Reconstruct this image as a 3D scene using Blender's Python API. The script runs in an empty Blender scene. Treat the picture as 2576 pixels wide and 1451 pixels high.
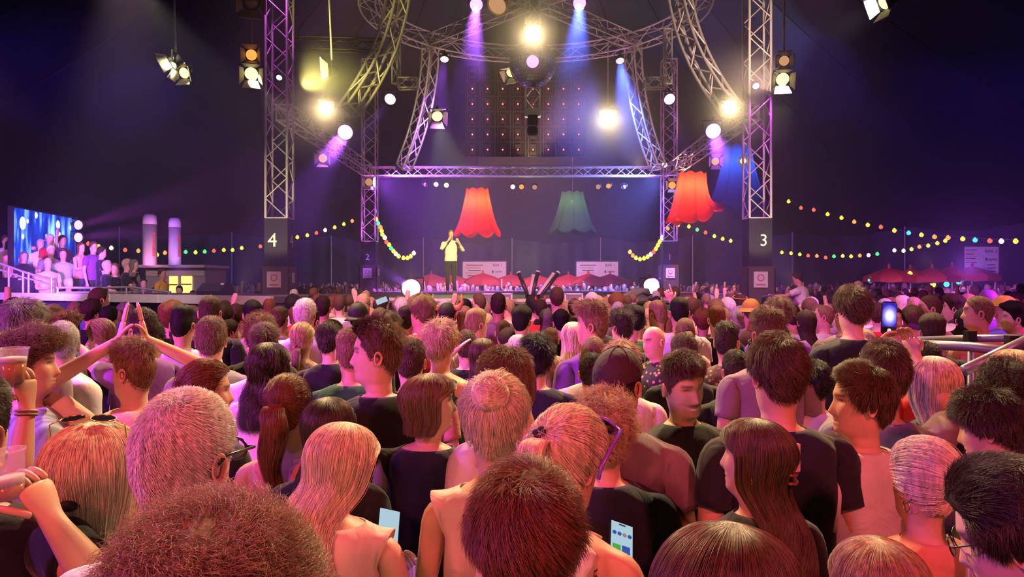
import bpy, math, random
import numpy as np
from mathutils import Vector, Matrix
rng = np.random.default_rng(7); random.seed(7)
SC = bpy.context.scene; COL = SC.collection
# ---------------------------------------------------------------- camera (image treated as 2576 x 1451)
F = 1909.0; HX = 1288.0; HY = 703.0; CZ = 2.0
cam = bpy.data.cameras.new('camera'); camo = bpy.data.objects.new('camera', cam); COL.objects.link(camo)
cam.sensor_width = 36.0; cam.lens = 36.0*F/2576.0; cam.shift_y = (HY-725.5)/2576.0
cam.clip_start = 0.02; cam.clip_end = 300
camo.location = (0, 0, CZ); camo.rotation_euler = (math.pi/2, 0, 0); SC.camera = camo
def P(px, py, Y): return Vector(((px-HX)/F*Y, Y, CZ-(py-HY)/F*Y))
# ---------------------------------------------------------------- view, world
SC.view_settings.view_transform = 'Standard'; SC.view_settings.look = 'None'
SC.view_settings.gamma = 1.0; SC.view_settings.use_curve_mapping = False
SC.view_settings.exposure = 0.08
cy = SC.cycles
cy.volume_step_rate = 2.5; cy.max_bounces = 3; cy.diffuse_bounces = 1; cy.glossy_bounces = 1; cy.transmission_bounces = 4
cy.volume_bounces = 0; cy.transparent_max_bounces = 6; cy.caustics_reflective = False; cy.caustics_refractive = False
cy.use_denoising = True; cy.use_adaptive_sampling = True; cy.adaptive_threshold = 0.04; cy.sample_clamp_indirect = 3.0; cy.use_light_tree = True
W = bpy.data.worlds.new('night'); SC.world = W; W.use_nodes = True
W.node_tree.nodes['Background'].inputs[0].default_value = (0.010, 0.012, 0.035, 1)
W.node_tree.nodes['Background'].inputs[1].default_value = 0.25
# ---------------------------------------------------------------- stage lamps of the tent, and lights added without fixtures
def spot(name, loc, target, col, power, size=30, blend=0.4, radius=0.12):
    l = bpy.data.lights.new(name, 'SPOT'); l.color = col; l.energy = power; l.spot_size = math.radians(size)
    l.spot_blend = blend; l.shadow_soft_size = radius
    o = bpy.data.objects.new(name, l); COL.objects.link(o); o.location = loc
    o.rotation_euler = (Vector(target)-Vector(loc)).to_track_quat('-Z', 'Y').to_euler()
    return o
def bulb(name, loc, col, power, radius=0.1):
    l = bpy.data.lights.new(name, 'POINT'); l.color = col; l.energy = power; l.shadow_soft_size = radius
    o = bpy.data.objects.new(name, l); COL.objects.link(o); o.location = loc
    return o
RED = (1, 0.12, 0.15); PINK = (1, 0.16, 0.42); MAG = (0.85, 0.10, 0.95); PUR = (0.42, 0.10, 1.0); BLU = (0.10, 0.16, 1.0)
WARM = (1, 0.70, 0.34); AMB = (1, 0.45, 0.10)
# red washes hung behind the camera over the near crowd
spot('wash_lamp', (-2.0, -1.4, 4.3), (-0.6, 2.6, 1.4), RED, 720, 74, 0.9, 0.22)
spot('wash_lamp', (2.6, -1.4, 4.3), (1.2, 2.6, 1.4), RED, 680, 74, 0.9, 0.22)
# magenta and violet moving heads at the sides
spot('wash_lamp', (-8.0, -0.5, 4.6), (-3.6, 5.2, 1.6), MAG, 6500, 55, 0.7, 0.2)
spot('wash_lamp', (-6.0, 1.2, 4.2), (0.5, 2.6, 1.6), PUR, 1050, 60, 0.8, 0.15)
spot('wash_lamp', (8.5, 5.2, 5.0), (5.4, 9.2, 0.8), MAG, 4800, 46, 0.7, 0.2)
spot('wash_lamp', (7.0, 3.0, 5.0), (4.0, 6.0, 1.6), PINK, 700, 70, 0.7, 0.2)
# warm rim lights added over the audience, no fixtures, shining back on the heads
spot('crowd_rim_fill', (-3.0, 8.8, 7.2), (-1.2, 2.5, 1.5), WARM, 4700, 75, 0.6, 0.18)
spot('crowd_rim_fill', (3.4, 8.8, 7.2), (1.6, 2.5, 1.5), WARM, 4700, 75, 0.6, 0.18)
spot('crowd_rim_fill', (0.3, 7.9, 7.5), (0.3, 8.2, 1.6), WARM, 900, 100, 0.7, 0.25)
# lamps of the rig that face the audience: their glow hangs in the haze
spot('rig_lamp', P(1340, 85, 18.4), (0.3, 3.0, 1.6), WARM, 200, 80, 0.6, 0.12)
spot('rig_lamp', P(820, 272, 15.3), (-2.0, 3.0, 1.6), WARM, 100, 80, 0.6, 0.1)
spot('rig_lamp', P(1835, 270, 15.3), (2.6, 3.0, 1.6), WARM, 100, 80, 0.6, 0.1)
spot('rig_lamp', P(1530, 296, 21.9), (1.0, 6.0, 0.5), (1, 0.78, 0.42), 190, 80, 0.6, 0.12)
spot('rig_lamp', P(1100, 293, 20.4), P(1150, 520, 19.0), (0.75, 1, 0.35), 1100, 40, 0.5, 0.1)
# violet and blue movers of the rig
spot('mover_lamp', P(868, 333, 15.2), P(640, 700, 12.5), PUR, 3200, 26, 0.4, 0.1)
spot('mover_lamp', P(1795, 330, 15.2), P(1900, 760, 12.5), PUR, 2600, 26, 0.4, 0.1)
spot('mover_lamp', P(981, 250, 18.1), P(760, 560, 19.5), PUR, 2600, 24, 0.4, 0.1)
spot('mover_lamp', P(1685, 250, 18.1), P(1800, 640, 19.5), PUR, 2600, 24, 0.4, 0.1)
spot('mover_lamp', P(1198, 12, 18.1), P(1130, 740, 24.0), PUR, 15000, 30, 0.5, 0.1)
spot('mover_lamp', P(1458, 8, 18.1), P(1420, 740, 26.0), BLU, 12000, 34, 0.5, 0.1)
spot('mover_lamp', P(1118, 150, 22.4), P(1040, 640, 25.0), PUR, 9000, 34, 0.5, 0.1)
spot('mover_lamp', P(1560, 154, 22.4), P(1640, 640, 25.0), BLU, 13000, 36, 0.5, 0.1)
spot('floor_beam', P(1034, 725, 14.6), P(620, 440, 20.0), PUR, 7000, 12, 0.5, 0.08)
spot('floor_beam', P(1640, 719, 14.8), P(1850, 420, 20.0), PUR, 6500, 18, 0.5, 0.08)
spot('screen_lamp', P(200, 566, 18.9), P(560, 470, 20.0), MAG, 2600, 22, 0.5, 0.08)
spot('screen_lamp', P(200, 597, 18.9), P(560, 560, 20.0), MAG, 2600, 22, 0.5, 0.08)
spot('fresnel_beam', P(330, -60, 11.5), P(520, 200, 12.5), (1, 0.9, 0.6), 800, 34, 0.5, 0.1)
spot('fresnel_beam', P(440, 165, 12.4), P(180, 250, 13.0), (1, 0.9, 0.5), 260, 70, 0.6, 0.1)
spot('fresnel_beam', P(634, 188, 13.9), P(700, 300, 15.0), (1, 0.95, 0.5), 600, 40, 0.5, 0.1)
spot('fresnel_beam', P(1966, 202, 13.9), P(1990, 420, 15.0), (1, 0.95, 0.6), 700, 40, 0.5, 0.1)
spot('fresnel_beam', P(2215, 6, 11.0), P(2080, 110, 12.0), (1, 0.95, 0.7), 700, 45, 0.5, 0.1)
# lights added close to the trusses, without fixtures, to brighten them
spot('truss_fill', (-3.9, 14.2, 5.6), (-2.9, 16.6, 7.6), (1, 0.84, 0.22), 700, 75, 0.6, 0.1)
spot('truss_fill', (5.1, 14.2, 5.6), (4.1, 16.6, 7.6), (1, 0.62, 0.45), 700, 75, 0.6, 0.1)
spot('truss_fill', (0.6, 20.6, 5.4), (0.6, 22.0, 9.3), (1, 0.50, 0.45), 420, 120, 0.7, 0.1)
spot('truss_fill', (-2.4, 21.6, 5.2), (-3.0, 23.8, 6.6), (1, 0.72, 0.45), 120, 90, 0.7, 0.1)
spot('truss_fill', (3.6, 21.6, 5.2), (4.2, 23.8, 6.6), (1, 0.66, 0.55), 120, 90, 0.7, 0.1)
spot('tower_light', (-4.9, 25.3, 2.6), (-4.95, 25.95, 5.2), MAG, 420, 40, 0.5, 0.08)
spot('tower_light', (5.3, 25.3, 2.6), (5.4, 25.95, 6.0), PUR, 520, 40, 0.5, 0.08)
spot('tower_light', (-5.05, 15.9, 8.8), (-5.07, 16.4, 5.0), MAG, 240, 60, 0.5, 0.08)
spot('tower_light', (5.3, 15.9, 6.4), (5.3, 16.4, 3.6), MAG, 260, 60, 0.5, 0.08)
spot('tower_light', (-5.1, 14.2, 1.8), (-5.07, 16.3, 3.4), (1, 0.75, 0.45), 420, 40, 0.5, 0.08)  # added light at crowd height to brighten the tower front and numeral
spot('tower_light', (5.3, 14.2, 1.8), (5.3, 16.3, 3.4), (1, 0.75, 0.45), 420, 40, 0.5, 0.08)  # the same added light for the other front tower
spot('led_wall_fill', P(1340, 425, 24.3), P(1335, 330, 25.0), (1, 0.75, 0.35), 90, 70, 0.6, 0.08)  # added light that brightens the lower part of the LED wall
# light on the singer, the far crowd, the grandstand, the bars, the canvas
spot('stage_lamp', (0.5, 8.9, 9.0), (-1.4, 20.3, 2.6), (1, 0.76, 0.38), 19000, 7, 0.5, 0.12)
spot('stage_lamp', (0.6, 26.6, 8.6), (0.6, 34.0, 1.2), (1, 0.42, 0.45), 6500, 95, 0.7, 0.2)
spot('stage_lamp', (-3.0, 6.5, 6.8), (-1.6, 12.6, 1.2), (1, 0.42, 0.42), 2700, 62, 0.7, 0.2)
spot('stage_lamp', (3.6, 6.5, 6.8), (2.2, 12.6, 1.2), (1, 0.42, 0.50), 2700, 62, 0.7, 0.2)
spot('stage_lamp', (-7.5, 8.9, 6.0), (-11.5, 17.5, 2.2), (1, 0.42, 0.72), 1500, 40, 0.6, 0.2)
spot('catwalk_fill', (-4.5, 8.8, 6.0), (-8.0, 16.4, 1.8), (1, 0.62, 0.72), 2600, 38, 0.7, 0.15)  # added light so the catwalk edge and its monitors show
spot('bar_fill', P(2330, 655, 21.5), P(2370, 680, 25.5), (1, 0.55, 0.55), 200, 85, 0.7, 0.1)  # added light, no fixture, so the parasols and bar sign show
spot('bar_fill', P(1330, 640, 30.5), P(1330, 700, 35.5), (1, 0.62, 0.45), 130, 110, 0.7, 0.1)  # added light for the far parasols and pale signs
spot('column_lamp', P(366, 700, 20.8), P(378, 600, 22.0), (1, 0.25, 0.75), 130, 60, 0.6, 0.08)
spot('column_lamp', P(446, 690, 20.8), P(440, 600, 22.0), (0.55, 0.25, 1), 90, 50, 0.6, 0.08)
spot('haze_fill', (-4.6, 25.0, 5.4), (1.5, 30.0, 1.5), PUR, 5200, 95, 0.8, 0.15)  # three added wide lights that colour the haze behind the stage
spot('haze_fill', (5.0, 25.0, 5.4), (-0.5, 30.5, 1.5), (0.20, 0.22, 1), 5200, 95, 0.8, 0.15)
spot('haze_fill', (0.6, 27.5, 1.9), (0.6, 28.5, 6.0), (0.85, 1, 0.55), 420, 110, 0.8, 0.15)
spot('canvas_lamp', (-9.0, 14.0, 1.9), (-17.0, 30.0, 6.0), PUR, 3200, 70, 0.8, 0.2)
spot('canvas_lamp', (-10.0, 8.6, 6.0), (-17.0, 15.0, 10.0), BLU, 1300, 75, 0.8, 0.2)
spot('canvas_lamp', (10.0, 8.6, 6.0), (19.0, 20.0, 7.0), BLU, 1300, 75, 0.8, 0.2)
spot('canvas_lamp', (9.0, 15.0, 2.2), (19.0, 30.0, 4.0), PUR, 3200, 70, 0.8, 0.2)
# ---------------------------------------------------------------- materials
MATS = {}
def pbr(name, col, rough=0.6, metal=0.0, emit=None, estr=0.0, noise=0.0, scale=8.0, bump=0.0, spec=0.5, coat=0, trans=0.0, alpha=1.0, bscale=None):
    if name in MATS: return MATS[name]
    m = bpy.data.materials.new(name); m.use_nodes = True; nt = m.node_tree; b = nt.nodes['Principled BSDF']
    b.inputs['Base Color'].default_value = (*col, 1); b.inputs['Roughness'].default_value = rough
    b.inputs['Metallic'].default_value = metal; b.inputs['Specular IOR Level'].default_value = spec
    if trans: b.inputs['Transmission Weight'].default_value = trans
    if alpha < 1: b.inputs['Alpha'].default_value = alpha
    if emit: b.inputs['Emission Color'].default_value = (*emit, 1); b.inputs['Emission Strength'].default_value = estr
    if noise or bump:
        tc = nt.nodes.new('ShaderNodeTexCoord'); n = nt.nodes.new('ShaderNodeTexNoise'); n.inputs['Scale'].default_value = scale
        n.inputs['Detail'].default_value = 3; nt.links.new(tc.outputs['Object'], n.inputs['Vector'])
        if noise:
            mr = nt.nodes.new('ShaderNodeMapRange'); mr.inputs['To Min'].default_value = 1-noise; mr.inputs['To Max'].default_value = 1+noise
            mx = nt.nodes.new('ShaderNodeVectorMath'); mx.operation = 'SCALE'; mx.inputs[0].default_value = col
            nt.links.new(n.outputs['Fac'], mr.inputs['Value']); nt.links.new(mr.outputs[0], mx.inputs['Scale'])
            nt.links.new(mx.outputs[0], b.inputs['Base Color'])
        if bump:
            n2 = n
            if bscale:
                n2 = nt.nodes.new('ShaderNodeTexNoise'); n2.inputs['Scale'].default_value = bscale; nt.links.new(tc.outputs['Object'], n2.inputs['Vector'])
            bp = nt.nodes.new('ShaderNodeBump'); bp.inputs['Strength'].default_value = bump; bp.inputs['Distance'].default_value = 0.02
            nt.links.new(n2.outputs['Fac'], bp.inputs['Height']); nt.links.new(bp.outputs[0], b.inputs['Normal'])
    MATS[name] = m; return m
def glow(name, col, strength):
    if name in MATS: return MATS[name]
    m = bpy.data.materials.new(name); m.use_nodes = True; nt = m.node_tree; nt.nodes.clear()
    e = nt.nodes.new('ShaderNodeEmission'); o = nt.nodes.new('ShaderNodeOutputMaterial')
    e.inputs[0].default_value = (*col, 1); e.inputs[1].default_value = strength; nt.links.new(e.outputs[0], o.inputs[0])
    MATS[name] = m; return m
alu = pbr('aluminium', (0.74, 0.72, 0.70), 0.4, 0.25, noise=0.1, scale=6)
blackm = pbr('black_metal', (0.02, 0.02, 0.022), 0.45, 0.3)
black = pbr('black_matt', (0.012, 0.012, 0.014), 0.75)
# ---------------------------------------------------------------- object helpers
def link(o, parent=None):
    COL.objects.link(o)
    if parent is not None: o.parent = parent
    return o
def tag(o, label=None, cat=None, group=None, kind=None):
    if label:
        for a_, b_ in (('tower 1', 'tower one'), ('tower 2', 'tower two'), ('tower 3', 'tower three'), ('tower 4', 'tower four')): label = label.replace(a_, b_)
        o['label'] = label
    if cat: o['category'] = cat
    if group: o['group'] = group
    if kind: o['kind'] = kind
    return o
def empty(name, loc=(0, 0, 0), rz=0.0, label=None, cat=None, group=None):
    o = bpy.data.objects.new(name, None); COL.objects.link(o); o.location = loc; o.rotation_euler = (0, 0, rz)
    o.empty_display_size = 0.1
    return tag(o, label, cat, group)
class MB:
    def __init__(s): s.v = []; s.f = []; s.n = 0
    def add(s, vs, fs):
        s.v.extend([tuple(map(float, v)) for v in vs]); s.f.extend([tuple(i+s.n for i in f) for f in fs]); s.n = len(s.v); return s
    def box(s, c, d, rz=0.0):
        x, y, z = d[0]/2, d[1]/2, d[2]/2; cs, sn = math.cos(rz), math.sin(rz); vs = []
        for k in (-z, z):
            for a, b in ((-x, -y), (x, -y), (x, y), (-x, y)): vs.append((c[0]+a*cs-b*sn, c[1]+a*sn+b*cs, c[2]+k))
        return s.add(vs, [(3, 2, 1, 0), (4, 5, 6, 7), (0, 1, 5, 4), (1, 2, 6, 5), (2, 3, 7, 6), (3, 0, 4, 7)])
    def prism(s, poly, axis, lo, hi):
        n = len(poly); vs = []
        for h in (lo, hi):
            for a, b in poly: vs.append({'x': (h, a, b), 'y': (a, h, b), 'z': (a, b, h)}[axis])
        return s.add(vs, [tuple(range(n))[::-1], tuple(range(n, 2*n))]+[(i, (i+1) % n, n+(i+1) % n, n+i) for i in range(n)])
    def loft(s, rings, cap=True, closed=True):
        n = len(rings[0]); vs = [p for r in rings for p in r]; fs = []
        for k in range(len(rings)-1):
            for i in range(n if closed else n-1): fs.append((k*n+i, k*n+(i+1) % n, (k+1)*n+(i+1) % n, (k+1)*n+i))
        if cap: fs += [tuple(range(n))[::-1], tuple(range((len(rings)-1)*n, len(rings)*n))]
        return s.add(vs, fs)
    def tube(s, pts, r, n=6, cap=True):
        pts = [Vector(p) for p in pts]; rs = r if hasattr(r, '__len__') else [r]*len(pts)
        t0 = (pts[1]-pts[0]).normalized(); u = t0.orthogonal().normalized(); rings = []
        for i, p in enumerate(pts):
            t = (pts[min(i+1, len(pts)-1)]-pts[max(i-1, 0)]).normalized(); u = (u-t*u.dot(t)).normalized(); w = t.cross(u)
            rings.append([p+(u*math.cos(a)+w*math.sin(a))*rs[i] for a in [2*math.pi*k/n for k in range(n)]])
        return s.loft(rings, cap)
    def lathe(s, prof, c=(0, 0, 0), n=20, axis=(0, 0, 1), cap=True):
        ax = Vector(axis).normalized(); u = ax.orthogonal().normalized(); w = ax.cross(u); c = Vector(c)
        return s.loft([[c+ax*z+(u*math.cos(a)+w*math.sin(a))*max(r, 1e-4) for a in [2*math.pi*k/n for k in range(n)]] for r, z in prof], cap)
    def build(s, name, mat, parent=None, smooth=False):
        me = bpy.data.meshes.new(name); me.from_pydata(s.v, [], s.f); me.update()
        if smooth: me.shade_smooth()
        for m in (mat if isinstance(mat, (list, tuple)) else [mat]): me.materials.append(m)
        return link(bpy.data.objects.new(name, me), parent)
UNIT = {}
def unit_rod(mat, n=6):
    k = (mat.name, n)
    if k not in UNIT:
        b = MB(); b.loft([[(math.cos(2*math.pi*i/n), math.sin(2*math.pi*i/n), z) for i in range(n)] for z in (0, 1)])
        me = bpy.data.meshes.new('rod'); me.from_pydata(b.v, [], b.f); me.shade_smooth(); me.materials.append(mat); UNIT[k] = me
    return UNIT[k]
def rod(name, parent, p0, p1, r, mat=None, n=6):
    p0, p1 = Vector(p0), Vector(p1); d = p1-p0; o = bpy.data.objects.new(name, unit_rod(mat or alu, n))
    M = Matrix.Translation(p0) @ d.to_track_quat('Z', 'Y').to_matrix().to_4x4() @ Matrix.Diagonal((r, r, d.length, 1))
    link(o, parent)
    if parent is not None: M = Matrix.LocRotScale(parent.location, parent.rotation_euler, None).inverted() @ M
    o.matrix_basis = M
    return o
def text(name, body, size, mat, parent=None, loc=(0, 0, 0), rot=(math.pi/2, 0, 0), ext=0.004, align='CENTER'):
    c = bpy.data.curves.new(name, 'FONT'); c.body = body; c.size = size; c.align_x = align; c.align_y = 'CENTER'; c.extrude = ext
    c.materials.append(mat); o = link(bpy.data.objects.new(name, c), parent); o.location = loc; o.rotation_euler = rot
    return o
HAZE_D = 0.009
# ================================================================= setting: ground, tent canvas, haze
floor_m = pbr('trampled_floor', (0.06, 0.05, 0.05), 0.8, noise=0.3, scale=3, bump=0.2)
fl = MB().box((0, 20, -0.05), (60, 66, 0.1)).build('floor', floor_m); tag(fl, kind='structure')
canvas = pbr('tent_canvas', (0.014, 0.022, 0.070), 0.55, noise=0.25, scale=0.35, bump=0.25, bscale=1.5)
seam_m = pbr('tent_seam', (0.015, 0.02, 0.05), 0.6)
TC = (0.0, 20.0); TA, TB, TH, TP = 25.0, 28.0, 4.6, 15.0; NG = 28
def tent_pt(a, k, sag=0.0):
    # k=0 eaves, k=1 near the peak ring
    r = 1-k*0.93; x = TC[0]+TA*r*math.sin(a); y = TC[1]+TB*r*math.cos(a)
    z = TH+(TP-TH)*(k**1.25)-sag; return (x, y, z)
ceil = empty('ceiling'); tag(ceil, kind='structure'); wl = empty('wall_back'); tag(wl, kind='structure')
for i in range(NG):
    a0, a1 = 2*math.pi*i/NG, 2*math.pi*(i+1)/NG
    b = MB(); rows = 9; cols = 7; vs = []
    for r in range(rows):
        for c in range(cols):
            t = c/(cols-1); vs.append(tent_pt(a0+(a1-a0)*t, r/(rows-1), 0.35*math.sin(math.pi*t)*(1-r/(rows-1))))
    b.add(vs, [(r*cols+c, r*cols+c+1, (r+1)*cols+c+1, (r+1)*cols+c) for r in range(rows-1) for c in range(cols-1)])
    b.build('canvas_panel', canvas, ceil, True)
    MB().tube([tent_pt(a0, r/8) for r in range(9)], 0.035, 5).build('seam', seam_m, ceil)
    b = MB(); cols = 13; vs = []
    for r in range(3):
        for c in range(cols):
            t = c/(cols-1); a = a0+(a1-a0)*t; s = 1+0.008*math.sin(t*math.pi*6+i)
            vs.append((TC[0]+TA*math.sin(a)*s, TC[1]+TB*math.cos(a)*s, (0, TH*0.5, TH)[r]))
    b.add(vs, [(r*cols+c, r*cols+c+1, (r+1)*cols+c+1, (r+1)*cols+c) for r in range(2) for c in range(cols-1)])
    b.build('canvas_panel', canvas, wl, True)
    x, y, z = tent_pt(a0, 0); k = 0.985
    rod('tent_pole', wl, (TC[0]+(x-TC[0])*k, TC[1]+(y-TC[1])*k, 0), (TC[0]+(x-TC[0])*k, TC[1]+(y-TC[1])*k, TH), 0.04, alu)
hz = bpy.data.materials.new('haze_volume'); hz.use_nodes = True; nt = hz.node_tree; nt.nodes.clear()
vsn = nt.nodes.new('ShaderNodeVolumeScatter'); vo = nt.nodes.new('ShaderNodeOutputMaterial')
vsn.inputs['Color'].default_value = (0.9, 0.9, 1, 1); vsn.inputs['Density'].default_value = HAZE_D; vsn.inputs['Anisotropy'].default_value = 0.25
nt.links.new(vsn.outputs[0], vo.inputs['Volume'])
def puff(px, py, Y, r, dens):  # denser haze added around a lamp in place of lens bloom
    m = bpy.data.materials.new('halo_haze'); m.use_nodes = True; nt = m.node_tree; nt.nodes.clear(); v = nt.nodes.new('ShaderNodeVolumeScatter'); o = nt.nodes.new('ShaderNodeOutputMaterial'); tc = nt.nodes.new('ShaderNodeTexCoord'); g = nt.nodes.new('ShaderNodeTexGradient'); g.gradient_type = 'SPHERICAL'
    mu = nt.nodes.new('ShaderNodeMath'); mu.operation = 'MULTIPLY'; mu.inputs[1].default_value = dens; pw = nt.nodes.new('ShaderNodeMath'); pw.operation = 'POWER'; pw.inputs[1].default_value = 1.6
    nt.links.new(tc.outputs['Object'], g.inputs[0]); nt.links.new(g.outputs['Fac'], pw.inputs[0]); nt.links.new(pw.outputs[0], mu.inputs[0]); nt.links.new(mu.outputs[0], v.inputs['Density']); nt.links.new(v.outputs[0], o.inputs['Volume']); v.inputs['Anisotropy'].default_value = .3
    b = MB().lathe([(math.sin(math.pi*i/10), -math.cos(math.pi*i/10)) for i in range(11)], n=16); q = b.build('haze', m); q.location = P(px, py, Y); q.scale = (r, r, r)
    tag(q, 'soft puff of extra haze added to give a lamp its halo', 'haze', 'haze added around lamps', 'stuff')
for px_, py_, Y_, r_, d_ in ((1340, 85, 18.2, 1.9, 1.1), (820, 272, 15.1, 1.4, 1.0), (1835, 270, 15.1, 1.4, 1.0), (1530, 296, 21.7, 2.3, .95), (1034, 725, 14.5, .8, .25), (1198, 12, 18.0, .9, .25), (1458, 8, 18.0, .9, .25)): puff(px_, py_, Y_, r_, d_)
hb = MB().box((0, 27.0, 6.5), (44, 36, 12.6)).build('haze', hz)
tag(hb, 'thin stage haze filling the tent above the crowd', 'haze', kind='stuff')
# ================================================================= trusses
def smooth_path(f, n): return [Vector(f(i/n)) for i in range(n+1)]
def truss(name, path, w, up, label, group, nc=4, rc=0.024, rb=0.013, step=0.5, closed=False, mat=None, brace=True, cat='truss'):
    mat = mat or alu; path = [Vector(p) for p in path]; n = len(path)
    root = empty(name, path[0], 0, label, cat, group)
    seg = [0.0]
    for i in range(1, n): seg.append(seg[-1]+(path[i]-path[i-1]).length)
    frames = []
    for i, p in enumerate(path):
        if closed: t = path[(i+1) % n]-path[i-1]
        else: t = path[min(i+1, n-1)]-path[max(i-1, 0)]
        t.normalize(); u = Vector(up(p) if callable(up) else up); u = (u-t*u.dot(t)).normalized(); s = t.cross(u)
        frames.append((p, u, s))
    if nc == 4: cs = [(-.5, -.5), (.5, -.5), (.5, .5), (-.5, .5)]
    else: cs = [(-.5, -.45), (.5, -.45), (0, .42)]
    def cp(d, k):
        d = max(0, min(seg[-1], d)); i = 0
        while i < n-2 and seg[i+1] < d: i += 1
        t = (d-seg[i])/max(1e-6, seg[i+1]-seg[i]); A, B = frames[i], frames[i+1]; c = cs[k]
        f = lambda fr: fr[0]+fr[2]*c[0]*w+fr[1]*c[1]*w
        return f(A).lerp(f(B), t)
    for k in range(nc):
        pts = [fr[0]+fr[2]*cs[k][0]*w+fr[1]*cs[k][1]*w-path[0] for fr in frames]
        if closed: pts = pts+[pts[0]]
        if n == 2: rod('chord', root, pts[0]+path[0], pts[1]+path[0], rc, mat, 8)
        else: MB().tube(pts, rc, 8).build('chord', mat, root, True)
    if brace:
        m = max(2, int(round(seg[-1]/step))); st = seg[-1]/m
        for k in range(nc):
            k2 = (k+1) % nc
            for j in range(m):
                a, b_ = (k, k2) if j % 2 == 0 else (k2, k)
                rod('brace', root, cp(j*st, a), cp((j+1)*st, b_), rb, mat, 5)
        for d in (0, seg[-1]) if not closed else ():
            for k in range(nc): rod('end_bar', root, cp(d, k), cp(d, (k+1) % nc), rc*0.9, mat, 6)
    return root
RC = Vector((0.6, 20.0, 0)); RH = 3.08; RR = RH*math.sqrt(2); RZ = 9.23
tg = 'lighting trusses over the stage'
ringp = [RC+Vector((RR*math.sin(a), RR*math.cos(a), RZ)) for a in [2*math.pi*i/48 for i in range(48)]]
truss('ring_truss', ringp, 0.42, (0, 0, 1), 'round aluminium truss ring hanging high above the stage', tg, step=0.62, closed=True, rc=0.026)
for sx, sy, lab in ((-1, -1, 'big curved truss leg whose tip carries the warm lamp beside tower 4'), (1, -1, 'big curved truss leg whose tip carries the warm lamp beside tower 3'),
                    (-1, 1, 'smaller curved truss leg hanging beside the LED wall, towards tower 2'), (1, 1, 'smaller curved truss leg hanging beside the LED wall, towards tower 1')):
    def fa(t, sx=sx, sy=sy):
        e = 0.947*t**2.1; return (RC.x+sx*(RH+e), RC.y+sy*(RH+e), RZ-3.67*t-0.0)
    truss('curved_truss', smooth_path(fa, 16), 0.36, lambda p, sx=sx, sy=sy: (sx, sy, 0.3), lab, tg, nc=4, step=0.42, rc=0.032, rb=0.019)
    truss('spoke_truss', [RC+Vector((sx*RH, sy*RH, RZ)), RC+Vector((sx*0.25, sy*0.25, RZ+0.15))], 0.36, (0, 0, 1),
          'straight truss spoke joining the truss ring to the hub, %s side nearer %s' % ('far' if sy > 0 else 'audience', 'tower 4' if sx < 0 else 'tower 3'), tg, step=0.5)
truss('column_truss', [RC+Vector((-0.05, 0.1, RZ+2.2)), RC+Vector((-0.05, 0.1, 6.35))], 0.38, (0, 1, 0), 'upright truss column hanging in the middle behind the mirror ball', tg, step=0.5)
# towers
twm = pbr('tower_dark_cloth', (0.012, 0.012, 0.016), 0.8, bump=0.3, scale=5)
boxm = pbr('tower_brown_plywood', (0.10, 0.065, 0.05), 0.7, noise=0.2, scale=4)
white = pbr('white_paint', (0.75, 0.73, 0.70), 0.6); paper = pbr('paper_white', (0.72, 0.66, 0.62), 0.7)
redink = pbr('red_ink', (0.65, 0.08, 0.07), 0.6)
def tower(px, Y, num, zt, zl, zb, lab, w=0.46, twofold=True, num_px=0, numz=3.0, ns=0.55):
    x = (px-HX)/F*Y
    t = truss('truss_tower', [(x, Y, zl), (x, Y, zt)], w, (0, 1, 0), lab, 'truss towers', step=0.42, rc=0.027, rb=0.014, cat='tower')
    o = lambda *p: (p[0], p[1], p[2]-zl)
    MB().box(o(0, 0, (zl+zb)/2), (w+0.04, w+0.04, zl-zb)).build('cloth_cover', twm, t)
    b = MB().box(o(0, 0, zb/2+0.01), (w+0.14, w+0.14, zb-0.02)).build('base_box', boxm, t)
    for s in (-1, 1): MB().box(o(s*(w/2+0.06), -w/2-0.075, zb/2), (0.035, 0.02, zb-0.05)).build('edge_trim', blackm, b)
    text('numeral', num, ns, white, t, o(num_px, -w/2-0.035, numz))
    if twofold: text('numeral', num, ns, white, t, o(w/2+0.035, 0.0, numz), (math.pi/2, 0, math.pi/2 if px < HX else math.pi/2))
    s = MB().box(o(-0.02, -w/2-0.088, zb-0.28), (0.30, 0.012, 0.34)).build('notice', paper, t)
    bb = MB().lathe([(0.075, 0), (0.075, 0.004)], o(-0.02, -w/2-0.098, zb-0.24), 20, (0, 1, 0)); bb.build('red_ring', redink, s)
    MB().lathe([(0.055, 0), (0.055, 0.004)], o(-0.02, -w/2-0.101, zb-0.24), 20, (0, 1, 0)).build('ring_centre', paper, s)
    MB().box(o(-0.02, -w/2-0.097, zb-0.39), (0.2, 0.004, 0.02)).build('printed_line', redink, s)
    MB().box(o(w/2+0.078, 0.0, zb-0.24), (0.012, 0.16, 0.22)).build('notice', paper, t)
    return t
TZ = 11.5
tower(703, 16.5, '4', TZ, 3.32, 2.28, 'truss tower with a black sleeve marked 4 beside the catwalk', num_px=-0.07, numz=2.83, ns=0.42)
tower(1904, 16.5, '3', TZ, 3.32, 2.28, 'truss tower with a black sleeve marked 3 beside the red lampshade', num_px=0.06, numz=2.83, ns=0.36)
tower(930, 26.0, '2', 9.5, 3.3, 2.5, 'slim far truss tower with number 2, lit magenta, left of the stage lamps'.replace('left of the stage lamps', 'hooked to a bulb string'), num_px=-0.03, numz=2.75, ns=0.3, twofold=False)
tower(1683, 26.0, '1', 9.5, 3.3, 2.5, 'slim far truss tower with number 1, lit violet, beside the leaning red lampshade', num_px=-0.03, numz=2.75, ns=0.3, twofold=False)
zb = 5.70
truss('cross_truss', [(-4.85, 26.0, zb), (5.35, 26.0, zb)], 0.30, (0, 0, 1), 'long level truss crossing below the LED wall', tg, step=0.36, rc=0.024)
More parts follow.
